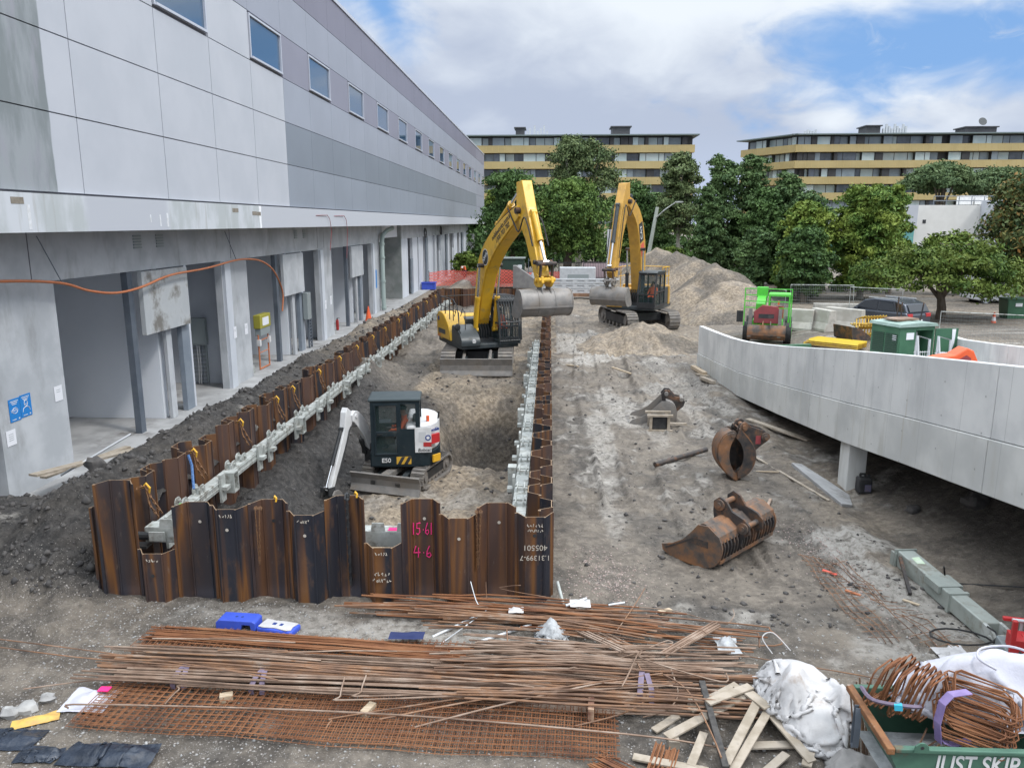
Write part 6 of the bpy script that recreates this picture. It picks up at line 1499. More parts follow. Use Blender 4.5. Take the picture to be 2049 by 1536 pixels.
    # --- red and grey pump unit at the right edge
    x, y = 6.35, 9.65; z = gz(x, y); root = empty('pump_unit', (x, y, z), 'grey steel tank with a red motor on top at the right edge of the picture', 'pump unit'); q = Matrix.Translation((x, y, z)) @ Matrix.Rotation(R(-12), 4, 'Z')
    MB(q).bx(-.3, .5, -.3, .3, .0, .52).build('tank', pm('blue grey tank', (.16, .19, .20), (.20, .23, .24), 4, .5, dirt=(.12, .11, .10), dscale=4), root, bevel=.02)
    MB(q).cyl((-.12, -.05, .60), (.4, -.05, .60), .14, n=14).bx(-.25, -.05, -.2, .1, .521, .72).build('motor', M['red'], root, bevel=.01); MB(q).bx(-.29, -.23, -.2, -.14, .52, .98).bx(-.28, .3, .16, .22, .80, .85).build('handle', M['red'], root, bevel=.01)
    MB(q).tube([(-.05, .19, .52), (-.05, .19, .80)], .02, 6).tube([(-.2, .1, .86), (.3, .1, .86)], .022, 8).build('gauge_tube', M['galv_b'], root)
    MB(q).tube(smooth_line([(-.2, -.1, .6), (-.1, -.32, .5), (.2, -.36, .42), (.4, -.3, .55)], 5), .018, 6).build('hose', M['rubber'], root)
    # --- light trench mesh lying on the ground
    for i, (x0, y0, x1, y1, w, lab) in enumerate(((4.78, 13.55, 4.95, 10.55, .32, 'rusty trench mesh strip lying on the haul road, left of the pair'), (5.12, 13.35, 5.78, 10.45, .34, 'rusty trench mesh strip lying on the haul road, right of the pair'))):
        a = Vector((x0, y0, 0)); c = Vector((x1, y1, 0)); d = (c-a).normalized(); nn = Vector((-d.y, d.x, 0)); m = MB()
        for k in range(4):
            o = nn*(k/3-.5)*w; P = [a+o+(c-a)*(j/12)+nn*.04*math.sin(j*.7+k*.3+i) for j in range(13)]
            m.tube([(p.x, p.y, gz(p.x, p.y)+.035+.02*math.sin(j*1.3+k)) for j, p in enumerate(P)], .0075, 5)
        for j in range(15):
            p = a+(c-a)*(j+.5)/15; e = nn*(.5*w+.08); p0, p1 = p-e, p+e; m.tube([(p0.x, p0.y, gz(p0.x, p0.y)+.05), (p1.x, p1.y, gz(p1.x, p1.y)+.05)], .006, 4)
        m.build('trench_mesh', M['rebar'], None, lab, 'steel mesh')
    for i, (x, y, r, m_, lab) in enumerate(((5.4, 9.75, .05, 'red', 'small red plastic cap on the ground behind the skip'), (6.05, 10.2, .05, 'orange', 'small orange scrap near the pump unit'), (4.95, 12.9, .07, 'meshred', 'red brick scrap lying in the left trench mesh'), (5.05, 12.1, .07, 'cable', 'orange scrap lying between the trench meshes'), (5.9, 11.9, .07, 'timber', 'small yellow stick scrap beside the galvanised strut'))):
        MB(Matrix.Translation((x, y, gz(x, y)+.01))).cyl((0, 0, 0), (0, 0, .03), r, n=10).build('scrap', M[m_], None, lab, 'scrap') if i < 2 else MB().bar((x-.1, y+.1, gz(x, y)+.03), (x+.08, y-.08, gz(x, y)+.03), .05, .02).build('scrap', M[m_], None, lab, 'scrap')
    lump('plastic_scrap', (5.75, 10.35), (.16, .12, .08), M['bagwhite'], 'crumpled white plastic scrap near the end of the trench mesh', 'plastic bag', 41)
def lump(name, xy, r, mat, label, cat, seed, n=28, rough=.55, zoff=0., parent=None, z=None, rot=0, fold=2.6, flat=.0, slack=.80):
    """crumpled cloth: a slack square sheet falls on a small heap and folds (position based dynamics)"""
    q = np.random.RandomState(seed); rx, ry, rz = r; tuck = rz > .25; A, B = (2.35*rx+1.6*rz, 2.35*ry+1.6*rz) if tuck else (2.3*rx+rz, 2.3*ry+rz)
    nx = n; ny = max(10, int(n*B/A)) if A > 0 else n; ny = min(ny, int(n*1.7)); c, s_ = math.cos(rot), math.sin(rot)
    bm = [(0, 0, .92, .92, .8)]+[(q.uniform(-.6, .6), q.uniform(-.6, .6), q.uniform(.14, .40), q.uniform(.14, .40), q.uniform(.6, 1.12)) for _ in range(8)]
    gmx, gmy = 1.9*max(rx, ry), 1.9*max(rx, ry)
    gxs = np.linspace(-gmx, gmx, 41); GX, GY = np.meshgrid(gxs, gxs); base = np.zeros_like(GX)
    if z is None: base = hz((GX*c-GY*s_+xy[0]).ravel(), (GX*s_+GY*c+xy[1]).ravel()).reshape(41, 41)-gz(*xy)
    def ground(x, y):
        i = np.clip((y+gmy)/(2*gmy)*40, 0, 39.99); j = np.clip((x+gmx)/(2*gmx)*40, 0, 39.99); i0 = i.astype(int); j0 = j.astype(int); h = base[i0, j0]
        for bx_, by_, sx_, sy_, k in bm:
            d2 = ((x/rx-bx_)/sx_)**2+((y/ry-by_)/sy_)**2; h = np.maximum(h, rz*k*np.sqrt(np.maximum(0, 1-d2*.8))*.93)
        return h+(.006 if z is not None else .02)
    u = np.linspace(-.5, .5, nx); v = np.linspace(-.5, .5, ny); U, V_ = np.meshgrid(u, v); P = np.zeros((ny, nx, 3)); dx = A/(nx-1); dy = B/(ny-1)
    P[..., 0] = U*A*slack; P[..., 1] = V_*B*slack; P[..., 2] = ground(P[..., 0], P[..., 1])+.08+.10*max(rz, .06)*fbm(U*7+seed, V_*7, 3, seed)+.02*q.rand(ny, nx)
    P[..., 0] += .10*A*fbm(U*3, V_*3+seed, 2, seed+1)*.4; P[..., 1] += .10*B*fbm(U*3+seed, V_*3, 2, seed+2)*.4
    O = P.copy(); dg = math.hypot(dx, dy); G = []
    for k in (0, 1):
        G.append((np.s_[:, k:nx-1:2], np.s_[:, k+1:nx:2], dx, 1.)); G.append((np.s_[k:ny-1:2, :], np.s_[k+1:ny:2, :], dy, 1.))
        G.append((np.s_[k:ny-1:2, :-1], np.s_[k+1:ny:2, 1:], dg, .5)); G.append((np.s_[k:ny-1:2, 1:], np.s_[k+1:ny:2, :-1], dg, .5))
        for m_ in (0, 1): G.append((np.s_[:, 2*k+m_:nx-2:4], np.s_[:, 2*k+m_+2:nx:4], 2*dx, .06)); G.append((np.s_[2*k+m_:ny-2:4, :], np.s_[2*k+m_+2:ny:4, :], 2*dy, .06))
    for step in range(95):
        Vl = (P-O)*.92; O = P.copy(); P = P+Vl; P[..., 2] -= .0035
        for it in range(4):
            for a_, b_, L0, st in G:
                pa, pb = P[a_], P[b_]
                if pa.shape != pb.shape: mn = (min(pa.shape[0], pb.shape[0]), min(pa.shape[1], pb.shape[1])); pa = pa[:mn[0], :mn[1]]; pb = pb[:mn[0], :mn[1]]
                d = pb-pa; l = np.sqrt((d*d).sum(-1, keepdims=True))+1e-9; k = d*(.5*st*(1-L0/l)); pa += k; pb -= k
        if tuck:
            e = np.sqrt((P[..., 0]/(rx*1.22))**2+(P[..., 1]/(ry*1.22))**2); w = np.where((e > 1) & (P[..., 2] < rz*.6), .12*(1/np.maximum(e, 1)-1), 0)[..., None]; P[..., :2] += P[..., :2]*w
        h = ground(P[..., 0], P[..., 1]); hit = P[..., 2] < h; P[..., 2] = np.where(hit, h, P[..., 2])
        for ax in (0, 1): P[..., ax] = np.where(hit, O[..., ax]+(P[..., ax]-O[..., ax])*.45, P[..., ax])
    x, y = P[..., 0].ravel(), P[..., 1].ravel(); Z = P[..., 2].ravel()+(gz(*xy) if z is None else z)+zoff
    return npmesh(name, np.stack([x*c-y*s_+xy[0], x*s_+y*c+xy[1], Z], 1), grid_faces(nx, ny), mat, parent=parent, smooth=True, **({} if parent is not None else dict(label=label, cat=cat)))
build_road_items()
# ================================================================ FOREGROUND: BARS, MESH, SKIP
def mesh_sheet(name, label, o, ex, L, W_, pitch, layers, seed, mat='meshrust', r=.0052):
    q = random.Random(seed); m = MB(); ex = Vector((ex[0], ex[1], 0)).normalized(); ey = Vector((-ex.y, ex.x, 0)); o = Vector((o[0], o[1], 0))
    for l in range(layers):
        dx, dy = q.uniform(-.06, .06), q.uniform(-.05, .05); z0 = .035+.022*l; sag = q.uniform(0, 6)
        def P(a, c, dz=0):
            p = o+ex*(a+dx)+ey*(c+dy); return (p.x, p.y, gz(p.x, p.y)*.6+z0+dz+.012*math.sin(a*1.7+sag)+.008*math.sin(c*5+a))
        nL = int(L/pitch); nW = int(W_/pitch)
        for i in range(nW+1): m.tube([P(k*L/10, i*pitch) for k in range(11)], r, 4)
        for i in range(nL+1): m.tube([P(i*pitch, -.03, .009), P(i*pitch, W_*.5, .009), P(i*pitch, W_+.03, .009)], r, 4)
    return m.build(name, M[mat], None, label, 'steel mesh')
def barset(bars, mat):
    m = MB()
    for pts, r in bars: m.tube(pts, r, 6)
    return m
def rods(n, x0, x1, y0, y1, z0, z1, seed, dx=.35, r=(.0105, .014), skew=0., fan=.05):
    q = random.Random(seed); out = []
    for i in range(n):
        f = (i+q.random())/n; ya = y0+(y1-y0)*f; z = z0+(z1-z0)*q.random(); a = x0+q.uniform(0, dx); c = x1-q.uniform(0, dx); yb = ya+skew+q.uniform(-fan, fan); w = q.uniform(-.02, .02); yo = q.uniform(-fan, fan)*.6
        P = []
        for k in range(6):
            t = k/5; x = a+(c-a)*t; y = ya+yo+(yb-ya)*t+w*math.sin(t*6+i); P.append((x, y, z+.035*math.sin(t*3.14)*q.uniform(.2, 1)+gz(x, y)*.5))
        out.append((P, q.uniform(*r)))
    return out
def build_bars():
    mesh_sheet('reinforcing_mesh', 'rusty reinforcing mesh stack lying just in front of the blue blocks', (-5.85, 9.72), (1, -.075), 4.7, .72, .10, 3, 5)
    mesh_sheet('reinforcing_mesh', 'long rusty reinforcing mesh stack along the bottom of the picture', (-5.72, 8.14), (1, -.055), 6.55, .86, .10, 4, 6)
    def bundle(lab, sets, straps, mat, name='bar_bundle'):
        P = sets[0][0][0]; e = empty(name, (sum(b[0][0][0] for b in sets)/len(sets)+2, sum(b[0][0][1] for b in sets)/len(sets), 0), lab, 'steel bars')
        n = len(sets)//2; barset(sets[:n], None).build('bars', M[mat[0]], e); barset(sets[n:], None).build('bars', M[mat[1]], e)
        for (x, y, w, h, z) in straps:
            s = MB(); s.strip([(-w/2, -.0), (-w/2-.02, h*.6), (-w*.2, h), (w*.3, h+.01), (w/2+.02, h*.5), (w/2, 0)], -.035, .035, .006, Matrix.Translation((x, y, z)) @ Matrix.Rotation(R(80), 4, 'Z')); s.strip([(-w/2, 0), (-w*.45, h*.8), (w*.1, h+.03), (w*.5, h*.6), (w*.55, 0)], -.02, .045, .006, Matrix.Translation((x+.09, y, z)) @ Matrix.Rotation(R(98), 4, 'Z'))
            s.build('strap', M['purple'], e)
        return e
    bundle('wide flat row of straight rusty bars lying over the front mesh', rods(46, -6.15, 1.5, 9.22, 9.70, .06, .28, 11, .7, skew=-.42, fan=.10), [], ('rebar', 'rebar2'))
    bundle('tangled bundle of thinner bars tied with two mauve straps at the left', rods(34, -6.2, .4, 8.88, 9.24, .08, .25, 12, 1.4, skew=-.10, fan=.16), [(-4.78, 9.05, .36, .17, .09), (-3.72, 8.98, .36, .17, .09)], ('rebar2', 'rebar'))
    bundle('fan of bars running to the white bag, tied with a mauve strap', rods(58, -1.6, 2.95, 8.62, 9.72, .05, .38, 13, .9, skew=.02, fan=.24), [(1.22, 9.02, .44, .22, .12)], ('rebar', 'rebar2'))
    bundle('dark lower layer of bars under the fan of bars', rods(26, -.9, 3.05, 8.62, 9.0, .02, .08, 14, .6, skew=.0, fan=.1), [], ('rebar2', 'rebar'))
    bundle('messy pile of rusty bars in front of the right end of the sheet piles', rods(56, -3.3, 2.2, 10.65, 11.45, .03, .24, 15, 1.9, skew=-.35, fan=.42), [], ('rebar', 'meshrust'))
    bundle('thin bars trailing right from the messy pile towards the haul road', rods(16, -.6, 3.3, 10.5, 11.1, .05, .2, 16, .9, r=(.0075, .011), skew=-.35, fan=.25), [], ('meshrust', 'rebar'))
    bundle('thin rusty bars laid along the back mesh beside the blue blocks', rods(24, -5.9, -.9, 10.0, 10.42, .06, .12, 17, .3, r=(.0075, .011), skew=-.42, fan=.05), [], ('meshrust', 'meshrust'))
    bundle('short row of bright bar ends left of the clear plastic bag', rods(22, -1.25, 1.6, 9.62, 10.12, .10, .26, 18, .5, skew=-.30, fan=.05), [], ('rebar2', 'rebar2'))
    # loose bars, each its own
    G_ = 'loose bars lying across the steel'
    L = [('pair of thin bars reaching in from the left frame edge, upper bar', [(-8.2, 9.95, .10), (-6.2, 9.5, .2), (-4.1, 8.95, .32), (-3.4, 8.8, .3)], .009, 'rebar'),
         ('pair of thin bars reaching in from the left frame edge, lower bar', [(-8.2, 9.78, .08), (-6.4, 9.38, .16), (-4.8, 9.05, .3), (-3.2, 8.95, .26)], .009, 'rebar'),
         ('thin bar pointing left past the pink and white bag', [(-6.75, 8.78, .08), (-5.6, 8.95, .16), (-4.0, 8.98, .25), (-2.0, 8.95, .2)], .009, 'rebar2'),
         ('hooked bar over the lower mesh near the first mauve strap', [(-4.75, 8.52, .10), (-4.66, 8.72, .17), (-4.5, 8.80, .18), (-2.2, 8.66, .2)], .0105, 'rebar2'),
         ('long single bar crossing the whole lower mesh', [(-5.85, 8.30, .14), (-5.6, 8.42, .14), (-2.2, 8.40, .14), (.9, 8.12, .15), (2.1, 8.0, .1)], .0115, 'rebar2'),
         ('long hooked bar whose end turns up left of centre', [(-2.55, 8.85, .32), (-2.55, 8.62, .22), (-2.45, 8.56, .2), (-.5, 8.66, .26), (1.6, 8.9, .3)], .0105, 'rebar2'),
         ('hooked bar with its end turned up beside the long hooked bar', [(-2.28, 8.88, .34), (-2.30, 8.68, .24), (-2.2, 8.62, .22), (.2, 8.8, .28)], .0105, 'rebar2'),
         ('bar slanting down left out of the fan onto the lower mesh', [(-1.55, 8.20, .10), (-.4, 8.55, .22), (.9, 8.98, .3)], .011, 'rebar2'),
         ('second bar slanting down left out of the fan', [(-2.0, 8.34, .10), (-.6, 8.62, .24), (1.5, 9.1, .33)], .011, 'rebar'),
         ('third bar slanting out of the fan with a hooked tip', [(-2.62, 8.14, .08), (-2.58, 8.30, .10), (-2.4, 8.36, .12), (-.3, 8.78, .26)], .010, 'rebar'),
         ('bent bar curling down from the strap to the lower mesh', [(1.20, 9.3, .36), (1.30, 8.95, .28), (1.22, 8.7, .2), (.9, 8.5, .15), (.3, 8.28, .1)], .011, 'rebar'),
         ('long bent bar curving down over the broken pallet', [(1.5, 9.05, .34), (1.72, 8.85, .32), (1.84, 8.5, .3), (1.92, 8.0, .25), (1.95, 7.7, .2)], .011, 'rebar'),
         ('curled bar end between the fan and the pallet', [(1.62, 9.2, .34), (1.66, 8.85, .22), (1.5, 8.66, .1), (1.2, 8.6, .06)], .010, 'rebar2'),
         ('hooked bar rising right of the strap, hook open to the right', [(.2, 9.15, .30), (1.1, 9.6, .32), (1.62, 9.95, .34), (1.72, 9.98, .34), (1.74, 9.9, .33), (1.5, 9.75, .33)], .010, 'rebar2'),
         ('bar with an upturned bend in the middle of the fan', [(.95, 8.75, .36), (1.05, 9.0, .40), (1.22, 9.42, .46), (1.26, 9.45, .44), (1.30, 9.3, .42), (2.2, 8.95, .34), (2.3, 9.1, .38)], .0105, 'rebar2'),
         ('short upturned hook left of the crossed stakes', [(-.55, 10.05, .34), (-.52, 9.85, .24), (-.45, 9.78, .22), (.6, 9.62, .25)], .0105, 'rebar'),
         ('thin pale bar sticking up out of the messy pile', [(-1.18, 11.25, .5), (-1.05, 11.0, .25), (-.9, 10.95, .2), (-1.05, 10.75, .15), (-1.55, 10.1, .03)], .009, 'galv_b'),
         ('thin bar bent up against the right corner sheet piles', [(-.95, 11.35, .45), (-.93, 11.3, .2), (-.85, 11.28, .18), (.8, 11.05, .15)], .007, 'rebar'),
         ('thin hooked bar at the far side of the messy pile', [(-.4, 11.42, .38), (-.62, 11.40, .36), (-.62, 11.35, .32), (.9, 11.1, .2)], .007, 'rebar'),
         ('U bend bar closing at the right end of the messy pile, outer one', [(.6, 11.05, .18), (2.3, 10.85, .16), (3.18, 10.72, .15), (3.28, 10.62, .15), (3.24, 10.25, .12), (1.5, 10.45, .1)], .011, 'rebar'),
         ('U bend bar closing at the right end of the messy pile, inner one', [(.2, 10.95, .2), (2.2, 10.62, .18), (2.98, 10.50, .16), (3.06, 10.42, .16), (3.02, 10.2, .12)], .013, 'rebar'),
         ('thin bar with an upturned end on the haul road', [(.2, 11.3, .12), (1.8, 11.25, .1), (2.62, 10.95, .08), (2.85, 11.05, .12), (2.86, 11.15, .2)], .007, 'rebar2'),
         ('thin diagonal rod crossing the right part of the messy pile', [(1.0, 10.4, .2), (1.35, 11.0, .3), (1.55, 11.45, .34)], .008, 'rebar'),
         ('thin bar from the messy pile to the white bag', [(1.6, 10.6, .1), (2.6, 10.1, .06), (4.2, 9.65, .05), (4.9, 9.4, .05)], .008, 'rebar')]
    for lab, P, r, mt in L:
        P = [(x, y, z+gz(x, y)*.5) for x, y, z in P]
        MB().tube(smooth_line(P, 5), r, 6).build('loose_bar', M[mt], None, lab, 'steel bar', G_, smooth=60)
    q = random.Random(77)
    base = None
    for i in range(16):
        x = -5.6+8.0*q.random(); y = 9.0+.7*q.random()-.05*(x+5); z = .30+.06*q.random(); a = q.uniform(-.14, .10); ln = q.uniform(.9, 2.4); d = Vector((math.cos(a), math.sin(a), 0))
        MB().tube([Vector((x, y, z)), Vector((x, y, z+.01))+d*ln*.5, Vector((x, y, z-.02))+d*ln], q.uniform(.008, .0115), 6).build('loose_bar', M[q.choice(('rebar', 'rebar2'))], None, 'straight loose bar lying on top of the front bar bundles', 'steel bar', 'straight loose bars on top of the bundles', smooth=60)
    for lab, a, c, n, w in (('tied group of square stakes leaning left over the bars', (.32, 10.75, .10), (1.02, 9.62, .38), 5, .022), ('tied group of square stakes leaning right over the bars', (1.62, 9.62, .34), (2.42, 10.42, .32), 6, .020), ('short stakes fanned out below the clear plastic bag', (.85, 10.45, .12), (1.45, 9.95, .08), 5, .026)):
        e = empty('stake_bundle', a, lab, 'stakes'); m = MB(); a = Vector(a); c = Vector(c); d = (c-a).normalized(); s = Vector((-d.y, d.x, 0)); qq = random.Random(n)
        for k in range(n): o = s*(k-n/2)*w*1.25+Vector((0, 0, .012*(k % 2))); m.bar(a+o-d*qq.uniform(0, .12)+s*qq.uniform(-.02, .02), c+o+d*qq.uniform(0, .1), w, w)
        m.build('stakes', M['rebar2'], e); t = MB(); p = a.lerp(c, .72); t.tube([p+s*.07+Vector((0, 0, .03)), p+Vector((0, 0, .045)), p-s*.07+Vector((0, 0, .03))], .006, 5); t.build('tie_wire', M['rebar'], e)
    for i, (a, c, r, m_, lab) in enumerate((((-1.66, 10.38, .05), (-1.02, 10.86, .16), .022, 'galv_b', 'pale grey conduit tube left of the clear plastic bag, farther one'), ((-.96, 10.28, .05), (-.22, 10.68, .12), .024, 'galv_b', 'pale blue grey conduit tube touching the clear plastic bag'), ((.28, 11.45, .04), (.18, 11.75, .3), .028, 'galv', 'short grey tube standing at the right corner sheet pile'), ((.3, 10.95, .3), (.62, 11.08, .36), .022, 'galv_b', 'short pale tube lying on the messy bar pile'), ((.95, 11.0, .3), (1.2, 11.05, .32), .018, 'galv_b', 'tiny pale tube at the right of the messy bar pile'))):
        MB().cyl(a, c, r, n=10).build('tube', M[m_], None, lab, 'tube', smooth=50)
    # timber packers
    for i, (x, y, z, a, s, lab) in enumerate(((-2.18, 8.52, .10, 70, (.22, .10, .10), 'pale timber packer under the bars left of centre'), (.56, 8.55, .18, 86, (.30, .075, .20), 'reddish brown timber packer standing under the fan of bars'), (-4.05, 8.72, .08, 20, (.16, .10, .10), 'mossy timber packer under the strapped bundle'), (2.85, 9.35, .12, 40, (.2, .12, .10), 'short timber block at the end of the fan by the white bag'))):
        MB(Matrix.Translation((x, y, z+gz(x, y)*.5)) @ Matrix.Rotation(R(a), 4, 'Z')).box((0, 0, 0), s).build('timber_block', M['timber'] if i != 1 else pm('brown stained timber', (.16, .07, .045), (.40, .28, .19), 8, .8), None, lab, 'timber block', bevel=.006)
    # blue blocks
    for i, (x, y, rot, lab) in enumerate(((-4.62, 10.58, -4, 'blue plastic fence block lying flat near the front sheet piles'), (-4.0, 10.52, -13, 'blue plastic fence block with a white crusted top'))):
        z = gz(x, y); e = empty('fence_block', (x, y, z), lab, 'fence block'); q = Matrix.Translation((x, y, z)) @ Matrix.Rotation(R(rot), 4, 'Z')
        if i == 0:
            MB(q).prism([(-.31, 0), (-.31, .10), (-.26, .15), (.26, .15), (.31, .12), (.31, .0), (.24, 0), (.22, .08), (.10, .08), (.08, 0)], -.13, .13).build('body', M['blue_pl'], e, bevel=.012)
            MB(q).cyl((-.03, 0, .14), (-.03, 0, .152), .022, n=10).cyl((.06, 0, .14), (.06, 0, .152), .022, n=10).build('socket', M['blue_dk'], e)
        else:
            MB(q).bx(-.30, .30, -.14, .14, 0, .10).build('body', M['blue_pl'], e, bevel=.03)
            MB(q).prism([(-.27, -.12), (-.18, -.13), (.0, -.10), (.2, -.13), (.27, -.10), (.25, .0), (.28, .11), (.1, .12), (-.1, .10), (-.26, .12)], 0, .02, Matrix(((1, 0, 0, 0), (0, 0, 1, 0), (0, 1, 0, .10), (0, 0, 0, 1)))).build('crust', M['bagwhite'], e, bevel=.01)
            MB(q).bx(-.09, -.03, -.03, .03, .12, .123).bx(.03, .08, -.03, .03, .12, .123).build('socket', M['blue_dk'], e)
    lump('glove', (-2.0, 10.18), (.20, .07, .05), pm('navy rag', (.02, .03, .10), None, rough=.9), 'dark blue rag lying on the back mesh', 'rag', 51, 14, 1.0, .10)
    lump('plastic_bag', (.08, 10.42), (.20, .18, .28), M['film'], 'crumpled clear plastic bag beside the messy bar pile', 'plastic bag', 52, 26, 1.0)
    lump('paper_scrap', (.52, 11.02), (.11, .08, .07), M['bagwhite'], 'crumpled white scrap on top of the messy bar pile', 'scrap', 53, 12, 1.2, .26)
    lump('paper_scrap', (-.45, 10.82), (.08, .06, .05), M['bagwhite'], 'small crumpled white scrap left on the messy bar pile', 'scrap', 54, 12, 1.2, .22)
    lump('plastic_bag', (2.55, 10.12), (.10, .16, .10), M['film'], 'grey plastic scrap hanging at the tip of the right stakes', 'plastic bag', 55, 14, 1.2, .12)
    lump('plastic_bag', (-5.78, 8.62), (.22, .17, .09), M['bagwhite2'], 'white and pink torn cement bag at the left end of the lower mesh', 'bag', 56, 24, .9); 
    o = bpy.data.objects['plastic_bag.002'] if 'plastic_bag.002' in bpy.data.objects else None
    if o: MB().bx(-5.72, -5.58, 8.70, 8.80, .085+gz(-5.7, 8.75), .098+gz(-5.7, 8.75)).build('pink_print', M['pink'], o)
    lump('plastic_wrapper', (-6.22, 8.22), (.20, .07, .06), pm('yellow wrapper', (.60, .42, .10), (.5, .3, .1), 6, .5), 'crumpled yellow wrapper by the pale stones', 'wrapper', 57, 14, 1.2, 0, rot=.5)
    for i, (x, y, a, c, h, lab) in enumerate(((-6.35, 7.85, .42, .15, .07, 'black plastic sheet crumpled at the left frame edge'), (-4.95, 7.62, .55, .15, .09, 'long black plastic sheet crumpled along the bottom edge'), (-5.75, 7.58, .24, .11, .07, 'small black plastic sheet between the two larger ones'))):
        lump('plastic_sheet', (x, y), (a, c, h), M['blackfilm'], lab, 'plastic sheet', 60+i, 46, slack=.66)
    # stubs of bars at the bottom edge
    for x0, y0, a, lab in ((.78, 7.62, 150, 'short bundle of rusty bar ends at the bottom edge, left one'), (1.32, 7.78, 70, 'short bundle of rusty bar ends at the bottom edge, right one')):
        m = MB(); d = Vector((math.cos(R(a)), math.sin(R(a)), .1)); s = Vector((-d.y, d.x, 0)); qq = random.Random(a)
        for k in range(18): p = Vector((x0, y0, .06+.05*qq.random()))+s*(k-9)*.016; m.tube([p-d*.35, p+d*qq.uniform(.18, .28)], .0085, 5)
        m.build('bar_bundle', M['meshrust'], None, lab, 'steel bars')
    # broken pallet
    e = empty('broken_pallet', (2.1, 8.2, 0), 'broken grey timber pallet in front of the white bag', 'pallet'); q = random.Random(5)
    B = [((1.42, 8.16, .12), (2.45, 8.76, .30), .13), ((1.75, 8.55, .22), (2.42, 8.98, .30), .12), ((1.95, 8.52, .34), (2.55, 8.86, .36), .12), ((1.0, 7.85, .08), (1.8, 7.62, .10), .11), ((2.0, 7.7, .14), (2.6, 8.64, .34), .11), ((2.08, 7.65, .10), (2.72, 8.55, .30), .10), ((2.62, 8.62, .30), (2.98, 7.8, .12), .12), ((2.5, 8.75, .34), (2.66, 8.45, .34), .14), ((2.35, 8.1, .08), (2.9, 8.15, .08), .12), ((1.62, 7.7, .10), (1.86, 8.2, .16), .10), ((2.9, 7.75, .1), (3.12, 8.2, .14), .11), ((2.45, 7.7, .06), (2.75, 7.98, .08), .10), ((1.3, 8.35, .06), (1.62, 8.6, .10), .10)]
    for a, c, w in B: MB().bar(a, c, w, .026).build('board', M['oldtimber'], e, bevel=.004)
    for p in ((1.5, 8.14, .06), (1.82, 8.66, .22), (2.42, 8.86, .27)): MB().box(p, (.13, .12, .11)).build('block', M['oldtimber'], e, bevel=.006)
    MB().bar((1.96, 8.92, .36), (1.98, 7.6, .16), .075, .06).build('black_stake', pm('charred timber', (.035, .033, .032), (.07, .065, .06), 12, .8), None, 'charred black timber stake leaning over the broken pallet', 'stake', bevel=.006)
    # big white bag on the ground
    bg = empty('bulk_bag', (3.1, 8.9, 0), 'large stained white bulk bag slumped on the ends of the bars', 'bulk bag')
    lump('cloth', (3.16, 8.76), (.50, .78, .80), M['bagwhite'], None, None, 71, 62, parent=bg, rot=.12)
    MB().tube(smooth_line([(2.90, 9.22, .60), (2.80, 9.36, .74), (2.95, 9.42, .78), (3.12, 9.20, .66)], 5), .007, 6).build('lifting_loop', M['bagwhite'], bg, smooth=60)
    lump('bulk_bag', (3.45, 7.75), (.26, .30, .30), pm('dirty grey bag', (.27, .26, .25), (.20, .195, .19), 4, .85, bump=.5, bscale=9, bdist=.02), 'dirty grey bag wedged between the skip and the large white bag', 'bag', 72, 26, 1.0)
